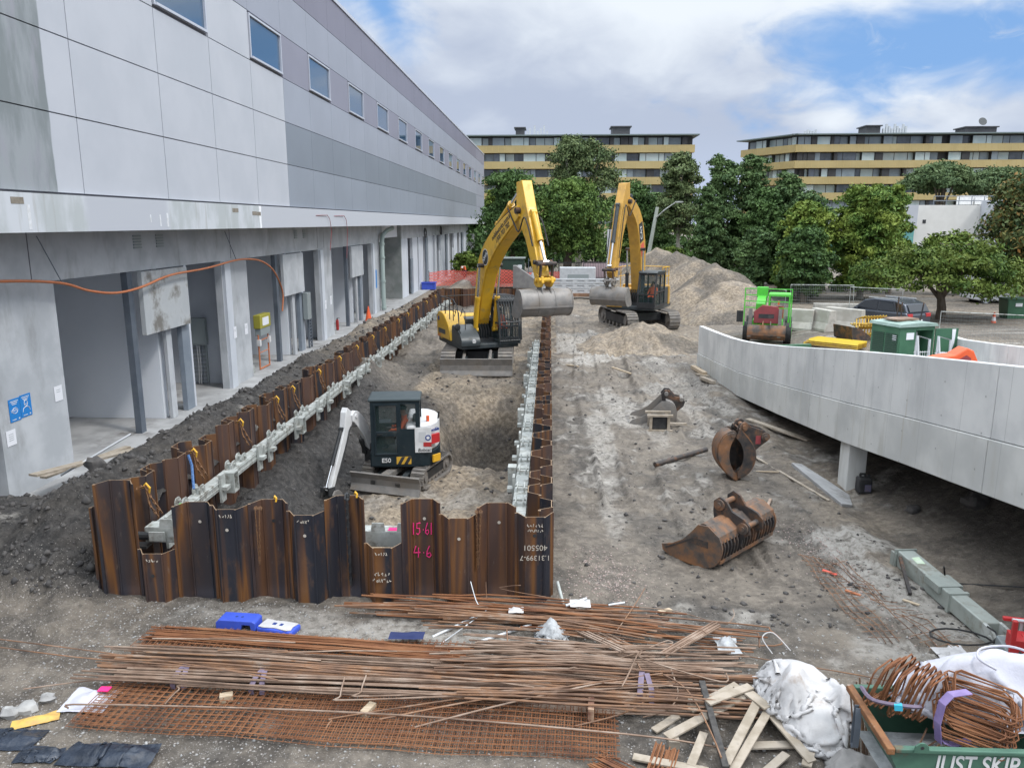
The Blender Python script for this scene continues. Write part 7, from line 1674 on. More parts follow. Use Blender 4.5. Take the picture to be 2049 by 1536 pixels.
def build_skip():
    zt = 1.12; x0, x1, y0, y1 = 3.27, 6.6, 6.70, 7.70; b = .16
    e = empty('skip_bin', (4.8, 7.1, 0), 'green waste skip with a rusty rim and stencilled lettering', 'skip bin')
    def quad(a, c, d, f, th, nm, mat): 
        a, c, d, f = map(Vector, (a, c, d, f)); n = (c-a).cross(f-a).normalized()*th; MB().add([a, c, d, f, a+n, c+n, d+n, f+n], [(0, 1, 2, 3), (7, 6, 5, 4), (0, 4, 5, 1), (1, 5, 6, 2), (2, 6, 7, 3), (3, 7, 4, 0)]).build(nm, M[mat], e)
    quad((x0, y0, zt), (x1, y0, zt), (x1, y0+.03, .0), (x0+.55, y0+.03, .0), .02, 'front_wall', 'skip_green'); quad((x0, y1, zt), (x1, y1, zt), (x1, y1-.03, 0), (x0+.55, y1-.03, 0), .02, 'back_wall', 'skip_green')
    quad((x0, y0, zt), (x0, y1, zt), (x0+.55, y1-.03, 0), (x0+.55, y0+.03, 0), .02, 'end_wall', 'skip_green'); MB().bx(x0+.55, x1, y0+.03, y1-.03, 0.01, .04).build('base', M['skip_green'], e)
    MB().bx(x0-.035, x0+.04, y0-.03, y1+.03, zt-.05, zt+.02).build('rim', M['skip_rim'], e, bevel=.012)
    MB().bx(x0+.041, x1, y0-.035, y0+.035, zt-.025, zt+.02).bx(x0+.041, x1, y1-.035, y1+.035, zt-.05, zt+.02).build('rim', M['skip_green'], e, bevel=.012)
    MB().prism([(x0+.20, zt+.0), (x0+.34, zt+.0), (x0+.33, zt+.07), (x0+.29, zt+.10), (x0+.25, zt+.10), (x0+.21, zt+.07)], y0-.055, y0-.037).build('lifting_lug', M['skip_green'], e)
    MB().add(disc((x0+.27, y0-.057, zt+.055), .018), [tuple(range(10))]).build('lug_hole', M['black'], e)
    text('stencil_lettering', 'JUST SKIP BINS', .25, frame((x0+1.03, y0-.003, .965), (1, 0, 0), (0, .02, 1), (0, -1, .02)), M['white'], e, .002, .12, .74, .004)
    # filling inside the skip
    lump('bulk_bag', (4.8, 7.62), (.98, .46, .66), M['bagwhite2'], 'large clean white bulk bag heaped in the back of the skip', 'bulk bag', 81, 64, 1.8, z=1.06, fold=2.4)
    o = [k for k in bpy.data.objects if k.name.startswith('bulk_bag') and k.type == 'MESH' and k.location.x > 4][0]
    MB().tube(smooth_line([(4.55, 7.35, 1.58), (4.4, 7.42, 1.66), (4.5, 7.55, 1.70), (4.8, 7.6, 1.70), (5.0, 7.5, 1.66), (4.9, 7.36, 1.60)], 5), .012, 6).build('lifting_loop', M['bagwhite2'], o, smooth=60)
    lump('plastic_sheet', (4.05, 7.05), (.62, .34, .12), M['film'], 'pale crumpled plastic at the bottom of the skip', 'plastic sheet', 83, 24, 1., z=.74)
    q = random.Random(3)
    def loopbar(c, ex, ey, w, h, r=.0085):
        ex, ey, c = Vector(ex).normalized(), Vector(ey).normalized(), Vector(c); k = .05
        P = [(-w+k, -h), (w-k, -h), (w, -h+k), (w, h-k), (w-k, h), (-w+k, h), (-w, h-k), (-w, -h+k)]
        return [c+ex*a+ey*b_ for a, b_ in P]
    e1 = empty('stirrup_bundle', (3.55, 7.25, .8), 'upright bundle of square rusty stirrups standing in the left end of the skip', 'stirrups'); m = MB()
    for k in range(22):
        t = k/21; c = (3.47+.42*t+q.uniform(-.02, .02), 7.50-.26*t+q.uniform(-.05, .05), 1.34+q.uniform(-.05, .05)); m.tube(loopbar(c, (.75+q.uniform(-.12, .12), .66, q.uniform(-.1, .1)), (.12+q.uniform(-.12, .12), -.28+q.uniform(-.12, .12), 1), .19, .27), .0088, 6, closed=True)
    m.build('stirrups', M['meshrust'], e1, smooth=60); MB().tube(smooth_line([(3.3, 7.5, 1.25), (3.3, 7.2, 1.3), (3.6, 7.08, 1.32), (3.75, 7.12, 1.3)], 5), .022, 5).build('strap', M['purple'], e1)
    MB().bar((3.46, 7.1, 1.30), (3.53, 7.08, 1.31), .05, .06).build('tag', pm('cyan tape', (.05, .45, .62), None, rough=.5), e1)
    e2 = empty('stirrup_bundle', (4.2, 6.85, .95), 'lying bundle of rusty stirrups with a violet strap spilling over the skip edge', 'stirrups'); m = MB()
    for k in range(30):
        t = k/29; c = (4.16+.22*t*q.uniform(.3, 1)+q.uniform(-.06, .06), 6.98+q.uniform(-.05, .05)+.14*t, 1.10+.36*t); a = -.38+q.uniform(-.14, .14); m.tube(loopbar(c, (math.cos(a), math.sin(a), q.uniform(-.14, .02)-.10), (-math.sin(a), math.cos(a), .34+q.uniform(-.12, .12)), .30, .17), .0088, 6, closed=True)
    m.build('stirrups', M['meshrust'], e2, smooth=60)
    s = MB(); s.strip([(-.02, .0), (-.06, .22), (-.03, .42), (.05, .50), (.26, .50)], -.045, .045, .008, Matrix.Translation((3.86, 6.94, 1.04)) @ Matrix.Rotation(R(15), 4, 'Z')); s.strip([(.0, .02), (.10, -.03), (.30, .0)], -.045, .045, .008, Matrix.Translation((3.86, 6.92, 1.04)) @ Matrix.Rotation(R(8), 4, 'Z')); s.build('strap', M['straphot'], e2)
    m = MB()
    for k in range(14): x = 3.55+.06*k+q.uniform(-.05, .05); m.tube([(x-.1, 6.75+q.uniform(0, .5), .82), (x+q.uniform(.1, .5), 6.9+q.uniform(-.15, .4), .90+q.uniform(0, .1))], .009, 5)
    m.build('bar_offcuts', M['rebar'], None, 'dark bar offcuts lying in the bottom of the skip', 'steel bars')
    MB().strip([(-.03, .02), (-.05, -.2), (-.04, -.42), (.0, -.46), (.04, -.42), (.05, -.2), (.02, .03)], -.03, .03, .006, Matrix.Translation((3.22, 7.35, 1.10)) @ Matrix.Rotation(R(85), 4, 'Z')).build('webbing_strap', M['post'], None, 'dark webbing strap hanging over the end of the skip', 'strap')
    m = MB()
    for k in range(9): m.cyl((3.55+.03*k, 8.05+.02*(k % 3), .02), (3.40+.03*k, 8.0, .9+.05*(k % 4)), .0095, n=6)
    m.build('bar_bundle', M['rebar'], None, 'upright bar ends standing behind the left end of the skip', 'steel bars')
build_bars()
build_skip()
# ================================================================ BEHIND THE RAMP
def barrier(name, x, y, z, rot, L, label):
    q = Matrix.Translation((x, y, z)) @ Matrix.Rotation(R(rot), 4, 'Z')
    pr = [(-.44, 0), (-.44, .14), (-.26, .46), (-.17, 1.1), (.17, 1.1), (.26, .46), (.44, .14), (.44, 0)]
    return MB(q).prism(pr, -L/2, L/2).build(name, M['barrier'], None, label, 'barrier', bevel=.03)
def tube_panel(o, ex, L, h, lean, label, mat, seed=0):
    """a temporary fence panel: tube frame and wire mesh, standing on two feet"""
    ex = Vector((ex[0], ex[1], 0)).normalized(); n = Vector((-ex.y, ex.x, 0)); o = Vector(o); up = (Vector((0, 0, 1))+n*lean).normalized()
    e = empty('temporary_fence', tuple(o+ex*L/2), label, 'fence panel', 'temporary mesh fence panels'); P = lambda a, c: o+ex*a+up*c
    MB().tube([P(0, .05), P(0, h), P(L, h), P(L, .05)], .022, 6).tube([P(0, .2), P(L, .2)], .018, 6).build('frame', M[mat], e, smooth=60)
    m = MB()
    for k in range(1, int(L/.10)): m.tube([P(k*.10, .2), P(k*.10, h)], .0035, 3)
    for k in range(1, int(h/.16)): m.tube([P(0, .2+k*.16*.95), P(L, .2+k*.16*.95)], .0035, 3)
    m.build('wire_mesh', M['fencewire'], e); return e
def build_behind_ramp():
    M['barrier'] = pm('weathered barrier concrete', (.36, .34, .30), (.50, .48, .44), 1.6, .85, bump=.3, bscale=14, dirt=(.23, .22, .20), dscale=1.6, dlo=.5, dhi=.75)
    M['fencewire'] = pm('galvanised fence wire', (.22, .24, .24), None, rough=.6, metal=.2)
    G = .22
    for x, y, rot, L, lab in ((13.0, 41.3, 62, 1.6, 'concrete road barrier behind the lime green loader'), (14.1, 40.7, 18, 1.5, 'concrete road barrier with its end towards the ramp, left of the pair'), (15.3, 41.0, 40, 2.0, 'stained concrete road barrier with its end towards the ramp, right of the pair'), (16.2, 43.6, 82, 3.2, 'concrete road barrier lying crosswise behind the other barriers')): barrier('road_barrier', x, y, gz(x, y)-.02, rot, L, lab)
    # dark open bucket box
    z = gz(14.4, 37.6); e = empty('steel_bucket', (14.4, 37.6, z), 'dark brown open steel bucket between the barriers and the yellow panels', 'bucket'); q = Matrix.Translation((14.4, 37.6, z)) @ Matrix.Rotation(R(20), 4, 'Z')
    MB(q).strip([(-.55, .85), (-.45, .25), (-.1, .05), (.5, .3)], -.6, .6, .03).build('shell', M['rustdark'], e)
    for t in (-.63, .6): MB(q).prism([(-.55, .85), (-.45, .25), (-.1, .05), (.6, .32), (.0, .75)], t, t+.03).build('side_plate', M['rustdark'], e)
    # yellow props stacked and corrugated trench panels
    M['prop'] = pm('worn yellow prop', (.55, .36, .04), (.45, .27, .04), 6, .6, dirt=(.20, .11, .06), dscale=4, dlo=.5, dhi=.7)
    for lv, (n, lab) in enumerate(((9, 'bottom layer stack of worn yellow frames beside the green kiosk'), (9, 'upper layer stack of worn yellow frames beside the green kiosk'))):
        e = empty('prop_stack', (15.2, 38.6, G+lv*.6), lab, 'prop stack'); m = MB(); q = random.Random(lv)
        for k in range(n):
            x = 14.65+.16*k; z = gz(15, 38.6)+.15+lv*.5+.03*q.random(); y = 38.2+.05*k
            m.tube([(x, y-.5, z), (x+.15, y-.1, z+.35), (x+.35, y-.3, z+.5)], .035, 6); m.tube([(x, y, z+.1), (x+.5, y-.5, z+.15)], .03, 6); m.tube([(x+.1, y-.4, z+.02), (x+.15, y+.6, z+.05)], .035, 6)
        m.build('frames', M['prop'], e)
    e = empty('shoring_stack', (13.7, 36.9, G), 'stack of yellow corrugated trench panels lying by the ramp wall', 'trench panels'); d = Vector((1.95, -1.75, 0)).normalized()
    q = frame((12.6, 37.6, gz(12.6, 37.6)+.05), d); zz = []
    for l in range(3):
        pts = []; 
        for k in range(9): pts += [(-.5+.125*k, .09*l), (-.5+.125*k+.06, .09*l+.10)]
        MB(q @ Matrix(((0, 1, 0, 0), (1, 0, 0, 0), (0, 0, 1, 0), (0, 0, 0, 1)))).strip(pts, -.2+.12*l, 2.35, .015).build('panel', M['prop'] if l < 2 else pm('fresh yellow panel', (.70, .50, .03), (.62, .44, .03), 4, .5), e)
    MB().bar((12.5, 37.3, gz(12.5, 37.3)+.08), (13.9, 35.9, gz(13.9, 35.9)+.08), .22, .12).build('timber_block', M['timber'], None, 'pale timber under the yellow trench panels', 'timber block')
    # green steel beam lying by the loader
    MB().bar((10.1, 36.2, gz(10, 36)+.12), (12.2, 36.6, gz(12, 36)+.12), .2, .2).build('steel_beam', M['green'], None, 'green steel beam lying in front of the lime green loader', 'beam', bevel=.01)
    # lime green telehandler, seen from the front
    C = (10.6, 38.2, gz(10.6, 38.2)); e = empty('telehandler', C, 'lime green telescopic loader with a red fork carriage and a guard rack', 'telehandler'); q = Matrix.Translation(C) @ Matrix.Rotation(R(-17), 4, 'Z')
    MB(q).bx(-.7, .7, -.2, 3.4, .55, 1.15).build('chassis', M['lime'], e, bevel=.05)
    for x in (-.95, .95):
        for y in (.25, 2.9):
            w = MB(q).cyl((x-.17, y, .5), (x+.17, y, .5), .5, n=22).build('wheel', M['rubber'], e, smooth=40); MB(q).cyl((x-.18, y, .5), (x+.18, y, .5), .26, n=16).build('rim', M['lime'], w, smooth=40)
    cb = MB(q)
    for x in (.02, .95):
        for y in (.35, 1.55): cb.bx(x-.04, x+.04, y-.04, y+.04, 1.0, 2.25)
    cb.bx(-.02, .99, .31, 1.6, 2.25, 2.35); cb = cb.build('cab', M['lime'], e)
    MB(q).add([(.06, .36, 1.0), (.91, .36, 1.0), (.91, .36, 2.25), (.06, .36, 2.25)], [(0, 1, 2, 3)]).add([(.96, .39, 1.0), (.96, 1.51, 1.0), (.96, 1.51, 2.25), (.96, .39, 2.25)], [(0, 1, 2, 3)]).build('glass', M['glass_clear'], cb)
    MB(q).bx(.3, .7, .9, 1.3, 1.0, 1.7).build('seat', M['orange'], cb, bevel=.05)
    bm_ = MB(q).bar((-.35, 3.0, 2.2), (-.35, -.6, 1.75), .42, .46).build('telescopic_boom', M['lime'], e, bevel=.03); MB(q).bx(-.62, -.1, 1.2, 1.7, 2.1, 2.6).build('boom_head', M['lime'], bm_)
    fc = MB(q).prism([(-.62, 1.05), (.62, 1.05), (.62, 1.55), (.45, 1.85), (-.25, 1.92), (-.62, 1.6)], -.78, -.62).build('fork_carriage', M['dullred'], e, bevel=.02); MB(q).bx(-.4, .3, -.79, -.775, 1.3, 1.5).build('carriage_opening', M['black'], fc)
    for x in (-.85, .5): MB(q).bx(x, x+.16, -.86, -.79, .5, 1.75).bx(x, x+.16, -1.3, -.79, .45, .53).build('fork', M['timber'] if 0 else M['steel'], fc)
    gr = MB(q)
    for z in (1.75, 2.05, 2.35, 2.65): gr.bx(-1.08, 1.02, -.60, -.56, z, z+.045)
    for x in (-1.1, 1.02): gr.bx(x, x+.05, -.61, -.55, .9, 2.7)
    gr.build('guard_rack', M['lime'], e)
    MB(q).bx(.42, .5, -.3, -.2, 1.9, 2.08).build('beacon', M['orange'], e); MB(q).bx(-1.45, -1.15, -.1, -.05, 1.0, 1.55).build('mirror', M['black'], e)
    MB(q).bx(.55, .8, -.81, -.80, .62, .74).build('number_plate', M['white'], e)
    bk = big_bucket(q @ Matrix(((0, 1, 0, 0), (-1, 0, 0, 0), (0, 0, 1, 0), (0, 0, 0, 1))), e, 1.0, 1.0, 1.7, .7, M['rustbucket'])
    # green kiosk substation with its door open, on the deck
    zz = 1.30; e = empty('electrical_kiosk', (10.6, 23.8, zz), 'dark green electrical kiosk with louvred side and an open door', 'kiosk'); a = Vector((10.17, 22.95, zz)); fx = Vector((.94, .34, 0)).normalized(); q = frame(a, fx)
    # local: x along the front to the right, y into the depth (left side face recedes)
    D = 1.12
    MB(q).bx(0, .60, 0, D, 0, 1.72).bx(.60, 1.28, .5, D, 0, 1.72).bx(1.22, 1.28, 0, .5, 0, 1.72).bx(.6, 1.22, 0, .5, 1.6, 1.72).build('cabinet', M['green'], e, bevel=.012)
    MB(q).prism([(-.06, 1.722), (1.34, 1.722), (1.3, 1.80), (.64, 1.84), (-.02, 1.80)], -.06, D+.06).build('roof', pm('faded green roof', (.30, .40, .36), (.22, .31, .27), 3, .5), e)
    LVM = pm('louvre shade green', (.025, .06, .04), None, rough=.6)
    for t0 in (.06, .58):
        for zb in (.12, .92):
            lv = MB(q)
            for k in range(11): lv.bx(-.02, -.001, t0, t0+.46, zb+.055*k, zb+.055*k+.03)
            lv.build('louvre', LVM, e)
    MB(q).bx(.25, .52, -.012, -.001, 1.35, 1.55).build('notice_plate', M['paper'], e); MB(q).bx(-.014, -.001, .10, .25, 1.3, 1.5).build('notice_plate', M['paper'], e)
    MB(q).bx(.02, .58, -.012, -.002, .05, 1.30).build('door_panel', M['green'], e)
    MB(q).bx(.66, .80, .36, .48, .3, 1.25).bx(.86, 1.05, .40, .49, .2, 1.5).build('switchgear', M['white'], e); MB(q).bx(.64, .84, .33, .36, .95, 1.3).build('switch_panel', M['board'], e); MB(q).bx(.66, .74, .34, .35, 1.35, 1.42).build('indicator', M['orange'], e)
    dq = q @ Matrix.Translation((1.30, -.02, 0)) @ Matrix.Rotation(R(-12), 4, 'Z'); dr = MB(dq).bx(0, .70, 0, .04, .06, 1.64).build('door', M['green'], e); MB(dq).prism([(.12, .95), (.34, .95), (.36, .6), (.28, .3), (.22, .5), (.14, .6)], -.012, -.002).build('torn_poster', M['paper'], dr); MB(dq).prism([(.50, 1.62), (.62, 1.62), (.60, 1.2), (.54, 1.0)], -.012, -.002).build('torn_sticker', M['paper'], dr)
    MB(q @ Matrix.Translation((.55, .7, 1.85))).bx(-.3, .5, -.3, .25, 0, .05).build('cardboard', M['rebar2'], None, 'flat brown board lying on the kiosk roof', 'board')
    for i, (o, lab) in enumerate((((9.72, 20.9, 1.6), 'pale tubular trolley frame leaning against the kiosk, left one'), ((10.22, 20.8, 1.6), 'pale tubular trolley frame with a mesh basket, right one'))):
        e2 = empty('trolley', o, lab, 'trolley'); q2 = Matrix.Translation(o) @ Matrix.Rotation(R(15), 4, 'Z')
        MB(q2).tube([(-.1, -.1, 0), (.12, .12, 1.45), (.50, .12, 1.35), (.36, -.1, 0)], .035, 7).tube([(-.02, 0, .6), (.44, 0, .55)], .03, 6).tube([(.0, -.3, 0), (.12, .12, 1.45)], .03, 6).build('frame', M['galv_b'], e2, smooth=60)
        b2 = MB(q2)
        for k in range(7): b2.tube([(.0+.07*k, -.05, .3), (.06+.07*k, .06, 1.05)], .008, 4); b2.tube([(-.02, -.05+.015*k, .3+.12*k), (.48, -.05+.015*k, .3+.12*k)], .008, 4)
        b2.build('wire_basket', M['galv_b'], e2)
    e2 = empty('barrier_board', (9.8, 19.0, 1.75), 'orange plastic barrier lying on the ramp deck behind the wall', 'barrier'); q2 = Matrix.Translation((9.35, 19.0, 1.9)) @ Matrix.Rotation(R(5), 4, 'Z')
    MB(q2).prism([(-.35, .85), (.0, .95), (.35, 1.0), (.62, 1.17), (.78, 1.10), (.98, .72), (.85, .5), (-.1, .55)], -.2, .2).build('body', M['orange'], e2, bevel=.03); MB(q2).prism([(.4, .88), (.6, 1.0), (.72, .92), (.68, .72), (.48, .70)], -.215, -.201).build('recess', M['dullred'], e2); MB(q2).bx(-.2, .8, -.15, .15, .0, .55).build('foot', M['rubber'], e2)
    # temporary fences
    for i, (o, ex, L, h, ln, lab) in enumerate((((11.9, 47.0, gz(12, 47)), (.55, -.83), 2.6, 2.0, .02, 'temporary fence panel behind the lime green loader'), ((13.3, 43.6, gz(13.3, 43.6)), (.93, -.1), 3.3, 2.1, .16, 'sagging temporary fence panel beside the grey car'), ((16.4, 43.4, gz(16, 43)), (.75, -.5), 2.6, 2.0, -.05, 'temporary fence panel standing in front of the grey car'), ((12.3, 60, .3), (.35, -.94), 3.4, 2.0, .0, 'temporary fence panel at the right foot of the long soil heap, nearer'), ((10.9, 63.5, .3), (.38, -.92), 3.4, 2.0, .0, 'temporary fence panel at the right foot of the long soil heap, farther'),
                                                    ((20.2, 33.5, .42), (.9, -.42), 3.3, 1.75, .0, 'temporary fence panel along the car park right of the kiosk'), ((17.2, 35.0, .42), (.9, -.42), 3.3, 1.75, .0, 'temporary fence panel along the car park behind the kiosk'))): tube_panel(o, ex, L, h, ln, lab, 'galv')
    for i, (x, y, h, t, lab) in enumerate(((17.3, 37.4, 1.9, .25, 'dark steel star post leaning right behind the kiosk'), (16.2, 37.0, 2.2, 0, 'dark steel star post beside the grey car, taller one'), (16.6, 37.5, 1.9, .0, 'dark steel star post beside the grey car, shorter one'))): MB().bar((x, y, .2), (x+t, y, .42+h), .05, .05).build('star_post', M['rustdark'], None, lab, 'post')
def car(C, rot, label, paint, kind='suv'):
    e = empty('parked_car' if kind == 'suv' else 'parked_van', C, label, 'car' if kind == 'suv' else 'van'); q = Matrix.Translation(C) @ Matrix.Rotation(R(rot), 4, 'Z')
    if kind == 'suv': L, W_, Hh, body, cab = 4.7, 1.9, 1.72, [(-2.35, .38), (-2.35, .72), (-2.25, 1.0), (-1.0, 1.06), (-.9, 1.08), (2.25, 1.12), (2.35, .95), (2.35, .4), (1.8, .28), (-1.9, .28)], [(-1.05, 1.04), (-.35, 1.58), (.2, 1.70), (1.5, 1.68), (2.05, 1.52), (2.3, 1.08)]
    else: L, W_, Hh, body, cab = 5.0, 1.9, 2.0, [(-2.5, .38), (-2.5, .8), (-2.3, 1.1), (-1.6, 1.25), (2.48, 1.25), (2.5, .4), (1.8, .3), (-1.9, .3)], [(-1.75, 1.23), (-1.05, 1.85), (-.6, 1.98), (2.35, 1.98), (2.48, 1.23)]
    sb = [tuple(p) for p in body]; MB(q).prism(sb, -W_/2, W_/2).build('body', M[paint], e, bevel=.08)
    m = MB(q); n = len(cab); vs = [(a, -W_/2+.06+.16*(c-1.05), c) for a, c in cab]+[(a, W_/2-.06-.16*(c-1.05), c) for a, c in cab]
    m.add(vs, [tuple(range(n)), tuple(range(2*n-1, n-1, -1))]+[(i, n+i, n+(i+1) % n, (i+1) % n) for i in range(n)]); cb = m.build('cabin', M[paint], e, bevel=.05)
    g = MB(q)
    for s in (-1, 1):
        f = lambda a, c: (a, s*(W_/2-.045-.16*(c-1.05)), c)
        if kind == 'suv': g.add([f(-.72, 1.12), f(.5, 1.13), f(.5, 1.60), f(-.25, 1.56)], [(0, 1, 2, 3)]); g.add([f(.56, 1.13), f(1.55, 1.15), f(1.35, 1.60), f(.56, 1.61)], [(0, 1, 2, 3)]); g.add([f(1.65, 1.15), f(2.1, 1.18), f(1.9, 1.5), f(1.5, 1.58)], [(0, 1, 2, 3)])
        else: g.add([f(-1.45, 1.3), f(-.5, 1.3), f(-.5, 1.85), f(-1.0, 1.82)], [(0, 1, 2, 3)])
    x = cab[-1][0]; g.add([(x+.02, -.72, 1.15), (x+.02, .72, 1.15), (x-.20, .66, 1.5), (x-.20, -.66, 1.5)], [(0, 1, 2, 3)])
    a, c = cab[0], cab[1]; g.add([(a[0]-.01, -.72, a[1]+.06), (a[0]-.01, .72, a[1]+.06), (c[0]-.06, .64, c[1]), (c[0]-.06, -.64, c[1])], [(0, 1, 2, 3)]); g.build('window', M['carglass'], cb)
    for a in (-L*.31, L*.30):
        for s in (-1, 1):
            w = MB(q).cyl((a, s*(W_/2-.22), .34), (a, s*(W_/2+.01), .34), .34, n=20).build('wheel', M['rubber'], e, smooth=40); MB(q).cyl((a, s*(W_/2-.2), .34), (a, s*(W_/2+.02), .34), .21, n=14).build('rim', M['galv_b'], w, smooth=40)
    for s in (-1, 1): MB(q).bx(L/2-.08, L/2+.02, s*.70-.18, s*.70+.18, .86, 1.05).build('tail_light', M['red'], e, bevel=.02); MB(q).bx(-.75, -.6, s*(W_/2+.05)-.08, s*(W_/2+.05)+.08, 1.05, 1.2).build('mirror', M[paint], e, bevel=.03)
    if kind == 'suv': MB(q).bx(-.2, 1.6, -.68, -.63, 1.70, 1.75).bx(-.2, 1.6, .63, .68, 1.70, 1.75).build('roof_rail', M['galv_b'], e)
    MB(q).bx(L/2+.005, L/2+.02, -.25, .25, .62, .74).build('number_plate', M['white'], e)
    return e
def wheelie(x, y, z, label, w=1.25, d=1.0, h=1.25):
    e = empty('wheelie_bin', (x, y, z), label, 'bin'); q = Matrix.Translation((x, y, z))
    vs = [(-w/2*.85, -d/2*.85, .16), (w/2*.85, -d/2*.85, .16), (w/2*.85, d/2*.85, .16), (-w/2*.85, d/2*.85, .16), (-w/2, -d/2, h), (w/2, -d/2, h), (w/2, d/2, h), (-w/2, d/2, h)]
    MB(q).add(vs, [(3, 2, 1, 0), (4, 5, 6, 7), (0, 1, 5, 4), (1, 2, 6, 5), (2, 3, 7, 6), (3, 0, 4, 7)]).build('body', M['green'], e, bevel=.03); MB(q).bx(-w/2-.04, w/2+.04, -d/2-.05, d/2+.04, h+.002, h+.08).build('lid', M['green'], e, bevel=.02)
    for sx in (-1, 1):
        for sy in (-1, 1): MB(q).cyl((sx*w*.36-.03, sy*d*.3, .08), (sx*w*.36+.03, sy*d*.3, .08), .08, n=10).build('wheel', M['rubber'], e)
    MB(q).bx(-w*.15, w*.15, -d/2-.012, -d/2+.05, h*.7, h*.85).build('label_plate', M['paper'], e)
def build_car_park():
    car((17.7, 42.6, .40), -60, 'dark grey car parked nose away behind the ramp, seen past the fence', 'carpaint'); car((31.6, 56, .42), 176, 'white van parked under the bright green tree on the right', 'vanwhite', 'van')
    cone('traffic_cone', (24.6, 44.2, .42), .72, 'orange and white traffic cone on the car park beside the wheelie bin'); wheelie(26.8, 46.3, .42, 'green four wheeled rubbish bin at the right edge by the dark tree')
    MB().bx(17.9, 17.98, 36.2, 36.28, .42, .62).build('marker_stub', M['red'], None, 'small red marker by the kiosk at the edge of the car park', 'marker')
    # far end of the site
    e = empty('barrier_mesh', (-5, 74, .3), 'orange plastic barrier mesh strung across the far end of the site', 'barrier mesh'); m = MB()
    P = [(-11.0+1.1*k, 71.5+.9*math.sin(k*.8)+.3*k*.3, 1.05+.12*math.sin(k*1.3)+.5*max(0, 1-abs(k-5)/8)) for k in range(12)]
    nb = NB('perforated barrier mesh'); v = nb.coord('Object', (9, 9, 7)); w = nb.n('ShaderNodeTexChecker'); nb.L.new(v, w.inputs['Vector']); nb.put(w.inputs['Scale'], 1.); nb.done((.72, .13, .10), .7); nb.put(nb.b.inputs['Alpha'], nb.math('ADD', nb.math('MULTIPLY', w.outputs['Fac'], .45), .40)); 
    vs = []; 
    for x, y, h in P: vs += [(x, y, .25), (x, y, h*.65+.2), (x, y, h+.25)]
    fs = []
    for i in range(11): fs += [(3*i, 3*i+3, 3*i+4, 3*i+1), (3*i+1, 3*i+4, 3*i+5, 3*i+2)]
    m.add(vs, fs).build('mesh', nb.m, e); m = MB()
    for x, y, h in P[::2]: MB().cyl((x, y+.03, .2), (x, y+.03, h+.45), .03, n=6).build('post', M['rustdark'], e)
    # stooping worker
    def wk(P):
        pose = dict(pelvis=(0, 0, .92), belly=(-.05, -.12, 1.08), chest=(-.10, -.30, 1.20), neck=(-.13, -.46, 1.20), head=(-.15, -.56, 1.18), crown=(-.16, -.64, 1.16), ls=(.08, -.34, 1.22), le=(.10, -.42, .95), lw=(.06, -.50, .72), lh=(.05, -.53, .64), rs=(-.28, -.34, 1.20), re=(-.30, -.45, .95), rw=(-.24, -.52, .72), rh=(-.22, -.54, .64), lp=(.1, 0, .88), lk=(.12, -.06, .48), la=(.12, .02, .09), lt=(.13, -.13, .05), rp=(-.1, 0, .88), rk=(-.12, -.05, .48), ra=(-.12, .03, .09), rt=(-.13, -.12, .05))
        person(None, P, pose, 'worker in orange stooping beside the far orange barrier mesh', look=(0, -1, -.3), loose=1)
    wk((-8.2, 76, float(hz(-8.2, 76))))
    # galvanised beam stack
    for i, (z, lab) in enumerate(((.45, 'lower galvanised waler beam of the stack at the far end'), (.85, 'middle galvanised waler beam of the stack at the far end'), (1.25, 'top galvanised waler beam of the stack at the far end'))):
        m = MB(); m.bx(-.9, 7.2, 63-.2, 63+.2, z, z+.12); m.bx(-.9, 7.2, 63-.2, 63+.2, z+.24, z+.34); m.bx(-.9, 7.2, 63-.1, 63+.2, z+.12, z+.24)
        for k in range(9): m.bx(-.8+.9*k, -.45+.9*k, 63-.2, 63-.1, z+.12, z+.24)
        m.build('stacked_beam', M['galv_b'], None, lab, 'waler beam')
    MB().bx(-1.2, 7.5, 62.5, 63.5, .2, .44).build('bearer', M['rebar'], None, 'rusty red bearer under the galvanised beam stack', 'bearer')
    MB().bx(.9, 4.0, 68, 69, .3, 2.2).build('steel_tank', M['galv_b'], None, 'grey steel tank with a label behind the galvanised beam stack', 'tank', bevel=.04)
    o = bpy.data.objects['steel_tank']; MB().bx(1.6, 3.4, 67.97, 67.99, 1.0, 1.6).build('label_plate', M['board'], o)
    m = MB(); m.bx(5.05, 5.45, 69.6, 70.0, .3, 5.4); m.build('steel_column', M['galv_b'], None, 'tall galvanised steel column standing left of the amber excavator', 'column')
    # picket fence at the street, pink board behind it
    def street_fence(x0, x1, y, label):
        e = empty('picket_fence', ((x0+x1)/2, y, .42), label, 'fence'); m = MB(); m.bx(x0, x1, y-.02, y+.02, 2.05, 2.12); m.bx(x0, x1, y-.02, y+.02, .62, .69); m.build('rail', M['black'], e)
        m = MB(); k = x0
        while k < x1: m.bx(k, k+.035, y-.045, y-.021, .45, 2.25); k += .16
        m.build('pickets', M['black'], e); k = x0
        while k <= x1+.01: MB().bx(k-.05, k+.05, y-.06, y+.06, .42, 2.4).build('post', M['black'], e); k += 2.45
    street_fence(-1.5, 3.2, 78, 'black steel picket fence at the street, left stretch'); street_fence(3.4, 9.0, 78, 'black steel picket fence in front of the pink board')
    M['pinkboard'] = pm('pale pink board', (.52, .40, .43), None, rough=.8); MB().bx(3.3, 8.6, 78.6, 78.7, .42, 2.1).build('board_wall', M['pinkboard'], None, 'pale pink board wall behind the black picket fence', 'wall')
